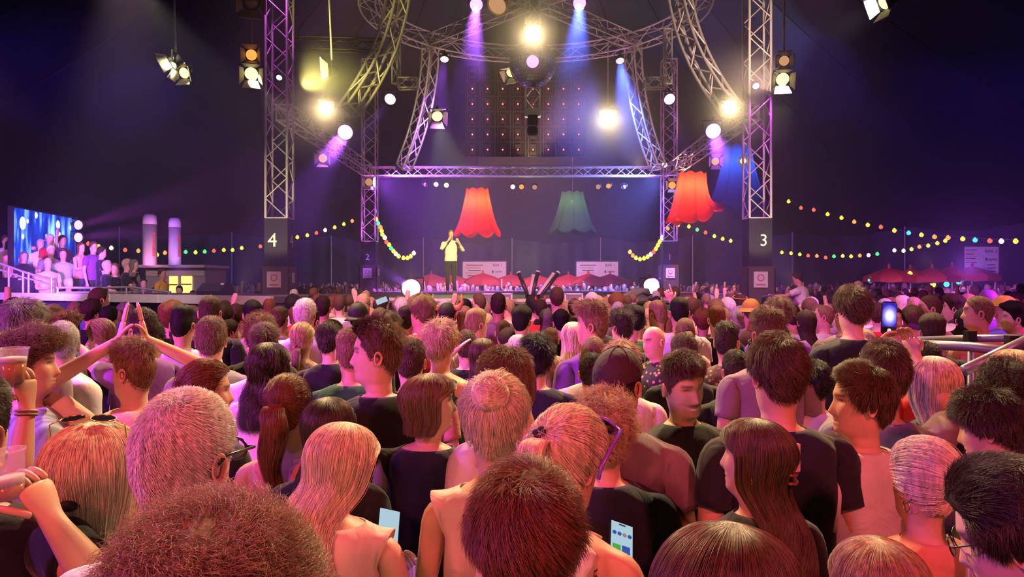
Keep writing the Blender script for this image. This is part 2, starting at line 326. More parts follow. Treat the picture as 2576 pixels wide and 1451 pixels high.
truss('side_truss', [(-5.05, 16.8, zb), (-4.9, 25.7, zb)], 0.34, (0, 0, 1), 'level truss running back from tower 4 to tower 2', tg, step=0.5)
truss('side_truss', [(5.3, 16.8, zb), (5.4, 25.7, zb)], 0.34, (0, 0, 1), 'level truss running back from tower 3 to tower 1', tg, step=0.5)
truss('roof_truss', [(-5.1, 16.5, 9.6), (-11.0, 11.0, 10.2)], 0.5, (0, 0, 1), 'dim roof truss running outward from the head of tower 4', tg, step=0.7, mat=blackm)
truss('roof_truss', [(5.3, 16.5, 9.6), (11.0, 11.0, 10.2)], 0.5, (0, 0, 1), 'dim roof truss running outward from the head of tower 3', tg, step=0.7, mat=blackm)
truss('roof_truss', [(-5.1, 17.2, 7.35), (-3.0, 17.4, 7.35)], 0.26, (0, 0, 1), 'short dim truss between tower 4 and the big curved leg', tg, step=0.45, mat=blackm)
truss('short_truss', [P(1003, 210, 18.5), P(1050, 210, 18.5)], 0.24, (0, 0, 1), 'stub of truss behind the curved leg nearer tower 4', tg, step=0.25, rc=0.02)
truss('short_truss', [P(1622, 210, 18.5), P(1672, 210, 18.5)], 0.24, (0, 0, 1), 'stub of truss behind the curved leg nearer tower 3', tg, step=0.25, rc=0.02)
truss('drop_truss', [P(998, 75, 18.6), P(998, 212, 18.6)], 0.2, (0, 1, 0), 'thin drop truss holding the stub truss nearer tower 4', tg, nc=3, step=0.4, rc=0.022)
truss('drop_truss', [P(1678, 75, 18.6), P(1678, 212, 18.6)], 0.2, (0, 1, 0), 'thin drop truss holding the stub truss nearer tower 3', tg, nc=3, step=0.4, rc=0.022)
# ================================================================= LED wall of 8 x 6 cabinets seen from behind
ledm = pbr('led_cabinet', (0.055, 0.05, 0.045), 0.45, 0.4, noise=0.35, scale=14); ledf = pbr('led_frame', (0.16, 0.13, 0.10), 0.4, 0.6)
redled = glow('red_led', (1, 0.12, 0.10), 5.0); cab = pbr('cable_grey', (0.25, 0.23, 0.20), 0.5)
lw = empty('led_wall', P(1322, 395, 25), 0, 'LED wall of forty-eight cabinets with a red dot on each', 'screen')
b = MB().box((0, 0.04, 0), (0.485, 0.06, 0.485)); led_me = None
for r in range(6):
    for c in range(8):
        if led_me is None:
            o = b.build('cabinet', ledm, lw); led_me = o.data
            fb = MB()
            for s in (-1, 1):
                fb.box((s*0.235, 0, 0), (0.022, 0.05, 0.49)); fb.box((0, 0, s*0.235), (0.49, 0.05, 0.022)); fb.box((s*0.09, -0.005, 0), (0.02, 0.05, 0.46))
            fb.box((0, 0, 0.1), (0.2, 0.07, 0.13)); fb.box((0, 0, -0.12), (0.15, 0.06, 0.08))
            f_ = fb.build('cabinet_frame', ledf, o); frame_me = f_.data
            l_ = MB().lathe([(0.026, 0), (0.026, 0.02)], (0, -0.06, -0.015), 10, (0, 1, 0)).build('status_light', redled, o); dot_me = l_.data
            w_ = MB().tube([(-0.16+0.0, -0.03, 0.24), (-0.15, -0.05, 0.1), (-0.17, -0.05, -0.05), (-0.14, -0.03, -0.24)], 0.009, 5).build('cable', cab, o); cab_me = w_.data
        else:
            o = link(bpy.data.objects.new('cabinet', led_me), lw)
            link(bpy.data.objects.new('cabinet_frame', frame_me), o); link(bpy.data.objects.new('cable', cab_me), o)
            if r < 5: link(bpy.data.objects.new('status_light', dot_me), o)
        o.location = ((c-3.5)*0.5, 0, 0.25+r*0.5)
for s in (-1, 1): rod('hanging_wire', lw, lw.location+Vector((s*1.5, 0, 3.0)), lw.location+Vector((s*1.5, 0, 6.0)), 0.012, blackm)
# ================================================================= stage, catwalk
stage_top = pbr('stage_deck', (0.10, 0.09, 0.09), 0.5, noise=0.2, scale=3); fascia = pbr('stage_skirt', (0.02, 0.02, 0.035), 0.8, bump=0.3, scale=6)
lip = pbr('stage_lip_white', (0.62, 0.58, 0.55), 0.5, noise=0.12, scale=5)
SZ = 1.62; SCN = (0.4, 20.2); SR = 5.2
st = empty('round_stage', (SCN[0], SCN[1], 0), 0, 'round show stage in the middle of the crowd', 'stage')
MB().lathe([(SR, SZ-0.12), (SR, SZ)], n=64).build('deck', stage_top, st)
MB().lathe([(SR-0.08, 0.0), (SR-0.08, SZ-0.12)], n=64).build('skirt', fascia, st)
ang = [2*math.pi*i/64 for i in range(65)]
MB().tube([((SR+0.02)*math.cos(a), (SR+0.02)*math.sin(a), SZ-0.05) for a in ang], 0.06, 6, False).build('white_lip', lip, st)
A, B_, C_, D_ = Vector((-12.0, 17.4, 0)), Vector((-4.2, 13.4, 0)), Vector((-2.6, 16.0, 0)), Vector((-11.4, 18.6, 0)); CWZ = 1.70
cw = empty('catwalk', (0, 0, 0), 0, 'catwalk with a pale front edge leading from the grandstand to the stage', 'catwalk')
MB().prism([(p.x, p.y) for p in (A, B_, C_, D_)], 'z', CWZ-0.12, CWZ-0.005).build('deck', stage_top, cw)
MB().prism([(p.x*0.995, p.y+0.08) for p in (A, B_, C_, D_)], 'z', 0, CWZ-0.13).build('skirt', fascia, cw)
nn = 6
for i in range(nn):
    a = A.lerp(B_, i/nn+0.004); b2 = A.lerp(B_, (i+1)/nn-0.004); d = (b2-a); q = math.atan2(d.y, d.x)
    MB().box((0, 0, 0), (d.length, 0.10, 0.16)).build('lip_board', lip, cw).matrix_basis = Matrix.Translation((a+b2)/2+Vector((0, -0.06, CWZ-0.07))) @ Matrix.Rotation(q, 4, 'Z')
# ================================================================= people: body, clothes, hair
PI = math.pi
def sstep(a, b, x): t = np.clip((np.asarray(x, float)-a)/(b-a), 0, 1); return t*t*(3-2*t)
_HZ = np.array([-.06, -.05, -.02, -.006, .004, .02, .045, .075, .10, .13])
_HP = np.array([[.058, .048, .070], [.056, .048, .066], [.055, .047, .063], [.052, .062, .061], [.054, .080, .061], [.059, .089, .063], [.064, .090, .071], [.068, .091, .083], [.072, .091, .093], [.0755, .089, .101]])
def hprof(z):
    z = np.asarray(z, float); lo = [np.interp(z, _HZ, _HP[:, k]) for k in range(3)]
    q = np.clip((z-.13)/.108, 0, .9995); s = np.sqrt(1-q*q); up = [.0755*s**.97, .089*s**.92+.005*np.sin(np.clip(q*3, 0, PI)), .101*s**.98]
    return [np.where(z > .13, up[k], lo[k]) for k in range(3)]
def hsurf(th, z, off=0.0):
    a, f, b = hprof(z); s, c = np.sin(th), np.cos(th); d = np.where(c > 0, f, b)
    p = np.stack([a*s, d*c, z+0*th], -1)
    nz = np.where(z > .13, (np.asarray(z)-.13)/.108**2, (np.asarray(z)-.13)*8.0)
    A = np.where(np.asarray(z) > .13, .0755**2, a*a); Dd = np.where(np.asarray(z) > .13, np.where(c > 0, .089**2, .101**2), d*d)
    n = np.stack([a*s/A, d*c/Dd, nz*1.0], -1); n /= np.linalg.norm(n, axis=-1, keepdims=True)
    return p+n*np.asarray(off)[..., None], n
_HLT = np.radians([0, 25, 50, 66, 80, 93, 108, 130, 155, 180]); _HLZ = np.array([.197, .193, .176, .145, .098, .112, .086, .050, .036, .032])
def hairline(th): return np.interp(np.abs((np.asarray(th)+PI) % (2*PI)-PI), _HLT, _HLZ)
def phi2z(p): return np.where(p < PI/2, .13+.108*np.cos(np.minimum(p, PI/2)), .13-.12*(p-PI/2))
def z2phi(z): return np.where(z > .13, np.arccos(np.clip((z-.13)/.108, -1, 1)), PI/2+(.13-z)/.12)
def face_features(x, y, z):
    f = (y > 0.02).astype(float); ax = np.abs(x); g = lambda u, c, w: np.exp(-((u-c)/w)**2); dy = np.zeros_like(x)
    dy += .025*np.exp(-(x/np.interp(z, [.07, .085, .13], [.014, .0125, .009]))**2)*np.interp(z, [.060, .069, .078, .086, .10, .12, .142], [0, .22, .95, 1.0, .68, .34, .04])
    dy -= .012*g(ax, .031, .015)*g(z, .124, .011); dy += .006*g(z, .148, .009)*np.exp(-(x/.05)**2)
    dy += .005*g(ax, .042, .017)*g(z, .088, .02)
    dy += .0065*np.exp(-(x/.02)**2)*(g(z, .0565, .006)+g(z, .043, .0065))-.005*np.exp(-(x/.022)**2)*g(z, .0495, .003)
    dy += .007*np.exp(-(x/.02)**2)*g(z, .014, .013); dy += .003*g(ax, .031, .012)*g(z, .122, .007)
    return dy*f
HROWS = {3: [-.04, -.025, -.008, .0, .01, .02, .031, .039, .045, .0495, .054, .060, .067, .073, .080, .087, .096, .106, .115, .122, .129, .137, .146, .156, .168, .181, .194, .206, .216, .224, .230, .2345, .237],
         2: [-.04, -.02, -.002, .016, .034, .046, .056, .068, .080, .092, .108, .122, .136, .15, .168, .19, .208, .222, .232, .237],
         1: [-.04, -.01, .01, .045, .08, .115, .15, .185, .212, .232]}
NSEG = {3: 36, 2: 24, 1: 16}
TZS = np.array([.84, .90, .97, 1.04, 1.11, 1.18, 1.24, 1.295, 1.345, 1.39, 1.42, 1.445, 1.462])
TPM = np.array([[.160, .10, .115], [.170, .11, .122], [.163, .108, .108], [.155, .106, .097], [.153, .106, .095], [.158, .111, .102], [.165, .116, .110], [.172, .119, .116], [.178, .116, .119], [.182, .102, .116], [.168, .083, .106], [.122, .062, .092], [.084, .052, .080]])
TPF = np.array([[.165, .10, .125], [.176, .105, .13], [.160, .10, .108], [.138, .092, .088], [.130, .092, .083], [.136, .10, .090], [.144, .118, .096], [.150, .128, .100], [.154, .112, .102], [.158, .092, .102], [.146, .076, .096], [.106, .058, .084], [.074, .050, .074]])
CHIN = 1.517
def rotm(yaw, pitch, roll):   # yaw: + turns to the person's right; pitch: + looks down; roll: + tips to the right
    return np.array(Matrix.Rotation(-yaw, 3, 'Z') @ Matrix.Rotation(-pitch, 3, 'X') @ Matrix.Rotation(roll, 3, 'Y'))
PIV = np.array([0, -.015, CHIN-.02])
def head_xf(v, R, hs, wz=None):   # v in head space (chin origin), returns body space
    q = v*hs+np.array([0, 0, CHIN])-PIV; w = sstep(-.22, -.02, v[..., 2])[..., None]
    r = q @ R.T; return PIV+(r*w+(q*(1-w)) if wz is None else r)
class Body: pass
def arm_pose(kind, s, g):
    sx = .178*s*g; S = np.array([sx, -.005, 1.375])
    def j(e, w, d, n): return S, np.array([e[0]*s, e[1], e[2]]), np.array([w[0]*s, w[1], w[2]]), np.array([d[0]*s, d[1], d[2]]), np.array([n[0]*s, n[1], n[2]])
    K = {'down': ((.245*g, -.02, 1.10), (.25*g, .06, .86), (0, .15, -1), (-1, 0, 0)),
         'front': ((.235*g, .03, 1.11), (.16*g, .23, 1.10), (-.6, .7, .2), (0, -.3, -1)),
         'fold': ((.24*g, .06, 1.12), (.03, .22, 1.17), (-1, .1, .1), (0, -1, 0)),
         'up': ((.36*g, .10, 1.52), (.26*g, .14, 1.76), (-.1, .1, 1), (0, 1, 0)),
         'clap': ((.43*g, .12, 1.53), (.10, .15, 1.74), (-.28, .0, 1), (-1, 0, -.2)),
         'point': ((.36, .20, 1.33), (.42, .46, 1.40), (.2, 1, .25), (0, 0, -1)),
         'wave': ((.30*g, .12, 1.56), (.22*g, .20, 1.80), (0, .2, 1), (0, 1, 0)),
         'phone': ((.26, .22, 1.40), (.10, .36, 1.60), (-.25, .1, 1), (-.3, -1, 0)),
         'drink': ((.27*g, .12, 1.18), (.10, .24, 1.38), (-.6, .3, .6), (-.2, -1, .2)),
         'mic': ((.27, .16, 1.22), (.10, .20, 1.44), (-.5, .1, .8), (-.6, -.6, 0)),
         'hip': ((.34*g, -.06, 1.14), (.18*g, .05, .98), (-.6, .3, -.6), (-1, 0, 0)),
         'raise': ((.34*g, .16, 1.50), (.40*g, .26, 1.75), (.1, .2, 1), (0, 1, 0)),
         'out': ((.44, .14, 1.37), (.68, .22, 1.44), (1, .2, .15), (0, 0, -1)),
         'head': ((.42*g, .02, 1.50), (.22*g, .02, 1.66), (-.7, .1, .6), (0, 0, -1))}
    return j(*kind) if isinstance(kind, tuple) else j(*K[kind])
def make_body(lod=2, male=True, armL='down', armR='down', hyaw=0, hpitch=0, hroll=0, hs=1.0, girth=1.0, fingers=False, curl=.35, smile=0.0, stub=0.0, lean=0.0, thumbs=True):
    N = NSEG[lod]; B = Body(); V = []; FQ = []; B.reg = []
    t = np.arange(N)*2*PI/N; prof = (TPM if male else TPF).copy(); prof[:, :] *= girth
    T = []
    for k, z in enumerate(TZS):
        a, f, b = prof[k]; c = np.cos(t); s = np.sin(t)
        sq = .82 if 5 <= k <= 10 else .9
        x = a*np.sign(s)*np.abs(s)**sq; y = np.where(c > 0, f, b)*np.sign(c)*np.abs(c)**sq
        T.append(len(V)+np.arange(N)); V.extend(np.stack([x, y, np.full(N, z)], 1))
    tint0 = None; hz = HROWS[lod]; head_start = len(V)
    for z in hz:
        kk = .42*float(sstep(-.03, .03, z)); th = t-kk*np.sin(t)
        p, _ = hsurf(th, np.full(N, z)); p = p.copy()
        if lod >= 2: p[:, 1] += face_features(p[:, 0], p[:, 1], p[:, 2])
        if smile: p[:, 2] += smile*.008*(np.abs(p[:, 0])/.03)**2*np.exp(-((p[:, 2]-.049)/.014)**2)*(p[:, 1] > .05)*(np.abs(p[:, 0]) < .05)
        T.append(len(V)+np.arange(N)); V.extend(p)
    pole = len(V); V.append(np.array([0, -.002, .2385])); nT = len(T); B.nt = len(TZS)
    # ears (lod>1)
    ear_f = []
    if lod >= 2:
        m = 10
        for s in (-1, 1):
            c0 = np.array([s*.0735, -.006, .104]); out = np.array([s*math.cos(.5), -math.sin(.5), 0]); fw = np.array([s*math.sin(.5), math.cos(.5), 0])*1.0
            base = len(V); V.append(c0+out*.004)
            for rr, oo in ((.45, .002), (.72, .013), (.95, .015), (1.0, .008), (.6, -.012)):
                for q in range(m):
                    a_ = 2*PI*q/m; hh = .033*(1.08 if math.sin(a_) > 0 else .95); ww = .0185*(1.1 if math.sin(a_) > 0 else .8)
                    V.append(c0+fw*(-.004+math.cos(a_)*ww*rr)+np.array([0, 0, math.sin(a_)*hh*rr+.001])+out*(oo+.006*max(0, -math.cos(a_))*(rr > .5)))
            for q in range(m): ear_f.append((base, base+1+q, base+1+(q+1) % m))
            for k in range(4):
                for q in range(m): ear_f.append((base+1+k*m+q, base+1+k*m+(q+1) % m, base+1+(k+1)*m+(q+1) % m, base+1+(k+1)*m+q))
    eye_i = []
    if lod >= 3:
        for s in (-1, 1):
            base = len(V); c0 = np.array([s*.031, .0612, .1245]); m = 10
            for k in range(6):
                fi = PI*k/10+.02
                for q in range(m): V.append(c0+np.array([math.cos(2*PI*q/m)*math.sin(fi)*.0135, math.cos(fi)*.0125, math.sin(2*PI*q/m)*math.sin(fi)*.0095])); eye_i.append(k)
            for k in range(5):
                for q in range(m): ear_f.append((base+k*m+q, base+k*m+(q+1) % m, base+(k+1)*m+(q+1) % m, base+(k+1)*m+q))
            ear_f.append(tuple(base+q for q in range(m))[::-1])
    head_end = len(V)
    V = np.array(V); hv = V[head_start:head_end].copy()
    # tint mask from head-space coordinates
    tint = np.ones((len(V), 3)); ht = tint[head_start:head_end]
    if lod >= 2:
        x, y, z = hv[:, 0], hv[:, 1], hv[:, 2]; fr = (y > .03); g = lambda u, c, w: np.exp(-((u-c)/w)**2)
        lip = np.clip(g(x, 0, .021)*g(z, .0495, .0085)*1.3, 0, 1)*fr; ht *= 1-lip[:, None]*np.array([.22, .5, .48])
        br = np.clip(1.6*np.exp(-((np.abs(x)-.032)/.019)**6)*g(z, .1475, .0045), 0, 1)*fr; ht *= 1-br[:, None]*.72
        ey = np.clip(1.2*g(np.abs(x), .031, .0135)*g(z, .1285, .0045), 0, 1)*fr; ht *= 1-ey[:, None]*.8
        if stub:
            jaw = sstep(.075, .045, z)*sstep(-.02, .0, z)*(y > -.01)*(1-lip); mo = g(z, .065, .006)*g(x, 0, .026)*fr
            ht *= 1-(np.clip(jaw*.5+mo*1.6, 0, 1)*stub)[:, None]*np.array([.85, .9, .92])*np.clip(.6+mo, 0, 1)[:, None]
        if smile:
            te = np.clip(1.7*g(x, 0, .022)*g(z-.008*(np.abs(x)/.03)**2, .0475, .0042), 0, 1)*fr*smile; ht[:] = ht*(1-te[:, None])+te[:, None]*np.array([1.2, 1.4, 1.5])
    for q, k in enumerate(eye_i): tint[head_end-len(eye_i)+q] = ((.05, .05, .06) if k < 2 else (.95, 1.2, 1.4)) if not smile else (.55, .5, .5)
    R = rotm(hyaw, hpitch, hroll); B.R = R; B.hs = hs
    if lod >= 2:   # forward tilt keeps the neck joined
        pass
    V[head_start:head_end] = head_xf(hv, R, hs)
    # arms
    V = list(V); nq = [i for i in range(N) if abs(t[i]-PI/2) < .40]; nqL = [i for i in range(N) if abs(t[i]-3*PI/2) < .40]
    holes = set(); B.arm = {}
    r0, r1 = 7, 10
    loops = {}
    for s, cols in ((1, nq), (-1, nqL)):
        cs = sorted(cols); loop = [T[r0][c] for c in cs]+[T[r][cs[-1]] for r in range(r0+1, r1)]+[T[r1][c] for c in cs[::-1]]+[T[r][cs[0]] for r in range(r1-1, r0, -1)]
        for r in range(r0, r1):
            for c in cs[:-1]: holes.add((r, c))
        loops[s] = loop
    for r in range(nT-1):
        for c in range(N):
            if (r, c) in holes: continue
            FQ.append((T[r+1][c], T[r+1][(c+1) % N], T[r][(c+1) % N], T[r][c])); B.reg.append(('t', r, c))
    for c in range(N): FQ.append((pole, T[-1][(c+1) % N], T[-1][c])); B.reg.append(('h', 0, 0))
    for f in ear_f: FQ.append(f); B.reg.append(('h', 0, 0))
    nrm = lambda v: v/max(1e-9, np.linalg.norm(v))
    B.hands = {}
    for s in (1, -1):
        S, E, Wp, hd, hn = arm_pose(armR if s > 0 else armL, s, (1.0 if male else .90)*girth**.5)
        loop = loops[s]; cen = np.mean([V[i] for i in loop], 0); ua = nrm(E-S); fa = nrm(Wp-E); m = len(loop); gg = (1.0 if male else .86)*girth**.5
        st = [(cen+np.array([s*.022, 0, .004]), .060*gg, None)]
        for q, r in ((.10, .057), (.25, .051), (.42, .047), (.6, .044), (.78, .041), (.93, .039)): st.append((S+(E-S)*q+np.array([s*.016*(1-q), 0, .008*(1-q)]), r*gg, None))
        for q, r in ((.08, .039), (.25, .039), (.5, .034), (.75, .028), (.95, .0245)): st.append((E+(Wp-E)*q, r*gg, None))
        hd = nrm(hd); hn = nrm(hn-hd*np.dot(hn, hd)); wa = np.cross(hd, hn)
        hsz = (1.0 if male else .9)
        for q, w_, t_ in ((.012, .027, .018), (.035, .034, .016), (.065, .042, .014), (.092, .042, .012)): st.append((Wp+hd*q*hsz, None, (w_*hsz, t_*hsz)))
        if not fingers:
            for q, w_, t_ in ((.125, .037, .011), (.155, .027, .009)): st.append((Wp+hd*q*hsz-hn*0+hn*curl*.35*(q-.09), None, (w_*hsz, t_*hsz)))
        rings = [loop]; tprev = np.array([s*1.0, 0, 0]); u = np.array([0, 0, 1.0]); w = np.cross(tprev, u)
        ph = []
        for i in loop:
            d = V[i]-cen; ph.append(math.atan2(np.dot(d, w), np.dot(d, u)))
        ph = np.array(ph); pu = np.unwrap(ph); sgn_ = 1 if pu[-1] > pu[0] else -1; ph = ph[0]+sgn_*np.arange(m)*2*PI/m
        off = None
        for k, (C, r, fl) in enumerate(st):
            nx = st[min(k+1, len(st)-1)][0]; pv = st[k-1][0] if k else cen; tt = nrm(nrm(nx-C)+nrm(C-pv)) if k < len(st)-1 else nrm(C-pv)
            if k == 0: tt = nrm(np.array([s*1.0, 0, 0])+ .45*ua)
            ax = np.cross(tprev, tt); sn = np.linalg.norm(ax)
            if sn > 1e-6:
                Rm = np.array(Matrix.Rotation(math.atan2(sn, np.dot(tprev, tt)), 3, Vector(ax/sn))); u = Rm @ u
            u = nrm(u-tt*np.dot(u, tt)); w = np.cross(tt, u); tprev = tt; idx = []
            if fl is not None and off is None: off = math.atan2(np.dot(u, hn), np.dot(u, wa))
            for j in range(m):
                if fl is None: p = C+r*(u*math.cos(ph[j])+w*math.sin(ph[j]))
                else:
                    # orientation of (wa,hn) relative to (u,w)
                    sg = 1 if np.dot(np.cross(wa, hn), tt) > 0 else -1
                    aa = off+sg*ph[j]; p = C+wa*fl[0]*math.cos(aa)+hn*fl[1]*math.sin(aa)
                idx.append(len(V)); V.append(p)
            rings.append(idx)
        for k in range(len(rings)-1):
            for j in range(m):
                q = (rings[k][j], rings[k][(j+1) % m], rings[k+1][(j+1) % m], rings[k+1][j])
                FQ.append(q if sgn_ > 0 else q[::-1]); B.reg.append(('a', s, k))
        FQ.append(tuple(rings[-1]) if sgn_ > 0 else tuple(rings[-1])[::-1]); B.reg.append(('a', s, 99)); B.arm[s] = rings
        B.hands[s] = (Wp.copy(), hd.copy(), hn.copy(), wa.copy())
        if fingers:
            def finger(root, d0, n_, L, r, cu, seg=3):
                pts = [root]; d = d0.copy(); fr = [.45, .32, .25] if seg == 3 else [.55, .45]
                pts.append(root+d*.012)
                for q in range(seg):
                    d = nrm(d*math.cos(cu[q])+n_*math.sin(cu[q])); n_ = nrm(n_-d*np.dot(n_, d))
                    pts.append(pts[-1]+d*L*fr[q])
                mb = MB(); rr = [r, r]+[r*.97, r*.9, r*.72][:seg]; mb.tube(pts, rr, 7)
                b0 = len(V)
                for v in mb.v: V.append(np.array(v))
                tip = mb.v[-7:]
                for f in mb.f: FQ.append(tuple(i+b0 for i in f)); B.reg.append(('f', s, 0))
            sd = 1 if s > 0 else -1
            for q, (L, o_) in enumerate(((.072, -.030), (.080, -.010), (.076, .010), (.060, .029))):
                cc = curl if hasattr(curl, '__len__') else [curl, curl*1.2, curl*.8]
                if hasattr(curl, '__len__') and hasattr(curl[0], '__len__'): cc = curl[q]
                finger(Wp+hd*.085*hsz+wa*o_*hsz*sd*-1, hd, hn, L*hsz, .0085*hsz, list(cc))
            finger(Wp+hd*.03*hsz+wa*.032*hsz*sd, nrm(hd*.75+wa*.75*sd+hn*.25), nrm(hn*.6-wa*.4*sd), .062*hsz, .0098*hsz, [.15, .35, .3])
    # legs
    bot = T[0]; h = N//2; mid = []
    for q in (.25, .5, .75): mid.append(len(V)); V.append(np.array(V[bot[0]])*(1-q)+np.array(V[bot[h]])*q+np.array([0, 0, -.05*math.sin(PI*q)]))
    B.leg = {}
    for s in (1, -1):
        half = [bot[i] for i in range(0, h+1)] if s > 0 else [bot[(N-i) % N] for i in range(0, h+1)]
        loop = half+mid[::-1]; m = len(loop); rings = [loop]; lp = np.array([V[i] for i in loop]); c0 = lp.mean(0)
        an = np.arctan2(lp[:, 0]-c0[0], lp[:, 1]-c0[1]); 
        for z, cx, cy_, rx, ry in ((.74, .09, -.005, .082, .092), (.62, .09, 0, .07, .078), (.48, .088, .005, .056, .060), (.34, .088, -.012, .052, .058), (.2, .088, -.01, .04, .045), (.09, .088, -.01, .036, .042), (.05, .09, .03, .044, .10), (.004, .09, .03, .046, .112)):
            idx = []
            for a_ in an: idx.append(len(V)); V.append(np.array([s*cx+rx*math.sin(a_)*girth, cy_+ry*math.cos(a_)*girth, z]))
            rings.append(idx)
        for k in range(len(rings)-1):
            for j in range(m):
                q = (rings[k][j], rings[k][(j+1) % m], rings[k+1][(j+1) % m], rings[k+1][j])
                FQ.append(q if s > 0 else q[::-1]); B.reg.append(('l', s, k))
        FQ.append(tuple(rings[-1]) if s > 0 else tuple(rings[-1])[::-1]); B.reg.append(('l', s, 99)); B.leg[s] = rings
    B.V = np.array(V); B.F = FQ; B.T = T; B.N = N; B.t = t
    tn = np.ones((len(V), 3)); tn[:len(tint)] = tint; B.tint = tn; B.prof = prof; B.lod = lod; B.male = male; B.girth = girth
    if lean: B.V = lean_pts(B.V, lean)
    B.lean = lean
    return B
def lean_pts(v, lean):
    # bend forward at the waist
    w = sstep(.95, 1.25, v[..., 2])*lean; p = np.array([0, 0, 1.0]); q = v-p; c, s = np.cos(w), np.sin(w)
    y = q[..., 1]*c+q[..., 2]*s; z = -q[..., 1]*s+q[..., 2]*c
    return np.stack([q[..., 0], y, z], -1)+p
def mesh_np(name, V, Fc, mats, smooth=True, tint=None, matidx=None):
    me = bpy.data.meshes.new(name); me.from_pydata(np.asarray(V).tolist(), [], [tuple(int(i) for i in f) for f in Fc])
    for m in mats: me.materials.append(m)
    if matidx is not None: me.polygons.foreach_set('material_index', matidx)
    if smooth: me.shade_smooth()
    if tint is not None:
        a = me.attributes.new('tint', 'FLOAT_COLOR', 'POINT'); c = np.ones((len(V), 4)); c[:, :3] = tint; a.data.foreach_set('color', c.ravel())
    me.update(); return me
def vnormals(V, Fc):
    n = np.zeros_like(V); q = np.array([f if len(f) == 4 else (f[0], f[1], f[2], f[2]) for f in Fc if len(f) in (3, 4)])
    fn = np.cross(V[q[:, 2]]-V[q[:, 0]], V[q[:, 3]]-V[q[:, 1]])
    tri = q[:, 2] == q[:, 3]; fn[tri] = np.cross(V[q[tri, 1]]-V[q[tri, 0]], V[q[tri, 2]]-V[q[tri, 0]])
    for k in range(4): np.add.at(n, q[:, k], fn)
    return n/np.maximum(1e-9, np.linalg.norm(n, axis=1, keepdims=True))
# sleeve ring reached by each top, collar row, hem row
TOPS = {'tee': (5, 12, 1), 'sleeveless': (1, 11, 1), 'long': (11, 12, 1), 'polo': (5, 13, 1), 'tank': (0, 11, 1), 'bare': (0, 8, 1), 'shirt': (5, 13, 0), 'none': (0, 0, 0)}
def make_top(B, kind, seed=0, loose=1.0):
    r_ = np.random.default_rng(seed); sl, col, hem = TOPS[kind]; V = B.V.copy() if not B.lean else B.V.copy(); Fs = []
    T = B.T; N = B.N; ch = B.prof[7]
    for f, rg in zip(B.F, B.reg):
        if rg[0] == 't' and hem <= rg[1] < col:
            if kind in ('tank', 'bare') and rg[1] >= 7:
                x = abs(np.mean([B.V[i][0] for i in f[:4]])); yy = np.mean([B.V[i][1] for i in f[:4]])
                if kind == 'tank' and rg[1] >= 8 and not (.045 < x < .098): continue
                if kind == 'tank' and rg[1] == 7 and x > .145: continue
                if kind == 'bare' and yy < 0 and rg[1] >= 7: continue
            Fs.append(f)
        elif rg[0] == 'a' and sl > 0 and rg[2] < sl: Fs.append(f)
    used = sorted({i for f in Fs for i in f}); mp = {i: k for k, i in enumerate(used)}
    cth = ch[0]*.985*loose; 
    ph = r_.uniform(0, 6.28, 12)
    Nn = vnormals(B.V, B.F)
    for r in range(hem, min(col+1, len(TZS))):
        idx = T[r]; z = TZS[r]; c = np.cos(B.t); s = np.sin(B.t)
        k = float(sstep(1.33, 1.2, z)); tight = .35 if kind in ('tank', 'bare') else (.55 if not B.male else .9)
        a = B.prof[r][0]*(1-k*tight)+max(B.prof[r][0], cth)*k*tight; f_ = B.prof[r][1]*(1-k*tight)+max(B.prof[r][1], ch[1]*.97*loose)*k*tight; b_ = B.prof[r][2]*(1-k*tight)+max(B.prof[r][2], ch[2]*.97*loose)*k*tight
        d = np.where(c > 0, f_, b_); sc_ = np.stack([np.full(N, a)/B.prof[r][0], d/np.where(c > 0, B.prof[r][1], B.prof[r][2])], 1)
        cenl = np.array([0, 0]) if not B.lean else B.V[idx][:, :2].mean(0)
        pos = V[idx]; pos[:, :2] = cenl+(pos[:, :2]-cenl)*sc_
        fold = .007*np.sin(5*B.t+ph[0]+z*14)*np.sin(z*23+ph[1])+.005*np.sin(9*B.t+ph[2]-z*19)+.004*np.sin(3*B.t+z*31+ph[3])
        o = .009+.004*(loose-1)*10+fold*(1-.5*sstep(1.3, 1.45, z))*(.4 if kind in ('tank', 'bare') else 1)
        if r == col and kind not in ('polo',): o = o*0+.004
        pos += Nn[idx]*np.asarray(o)[:, None] if np.ndim(o) else Nn[idx]*o
        V[idx] = pos
    if kind == 'polo' or kind == 'shirt':   # collar: push the neck row out and up
        idx = T[len(TZS)]; V[idx] = V[idx]+Nn[idx]*.012+np.array([0, 0, -.005])
    if sl:
        for s in (1, -1):
            for k in range(1, sl+1):
                idx = B.arm[s][k]; cc = V[idx].mean(0); q = k/max(1, sl); fl = (1.10+.16*q) if kind not in ('long',) else 1.16
                ang = np.linspace(0, 2*PI, len(idx), endpoint=False)
                V[idx] = cc+(V[idx]-cc)*fl*(1+.05*np.sin(3*ang+k*1.7+ph[4])+.03*np.sin(2*ang+k*2.9+ph[5]))[:, None]+Nn[idx]*.006
    if kind == 'sleeveless' and sl:
        for s in (1, -1):
            idx = B.arm[s][1]; V[idx] += np.array([s*.004, 0, .004])
    return np.array([V[i] for i in used]), [tuple(mp[i] for i in f) for f in Fs]
def make_trousers(B, seed=0):
    Fs = [f for f, rg in zip(B.F, B.reg) if (rg[0] == 't' and rg[1] < 3) or (rg[0] == 'l' and rg[2] < 6)]
    used = sorted({i for f in Fs for i in f}); mp = {i: k for k, i in enumerate(used)}; Nn = vnormals(B.V, B.F)
    V = B.V+Nn*.008
    return np.array([V[i] for i in used]), [tuple(mp[i] for i in f) for f in Fs]
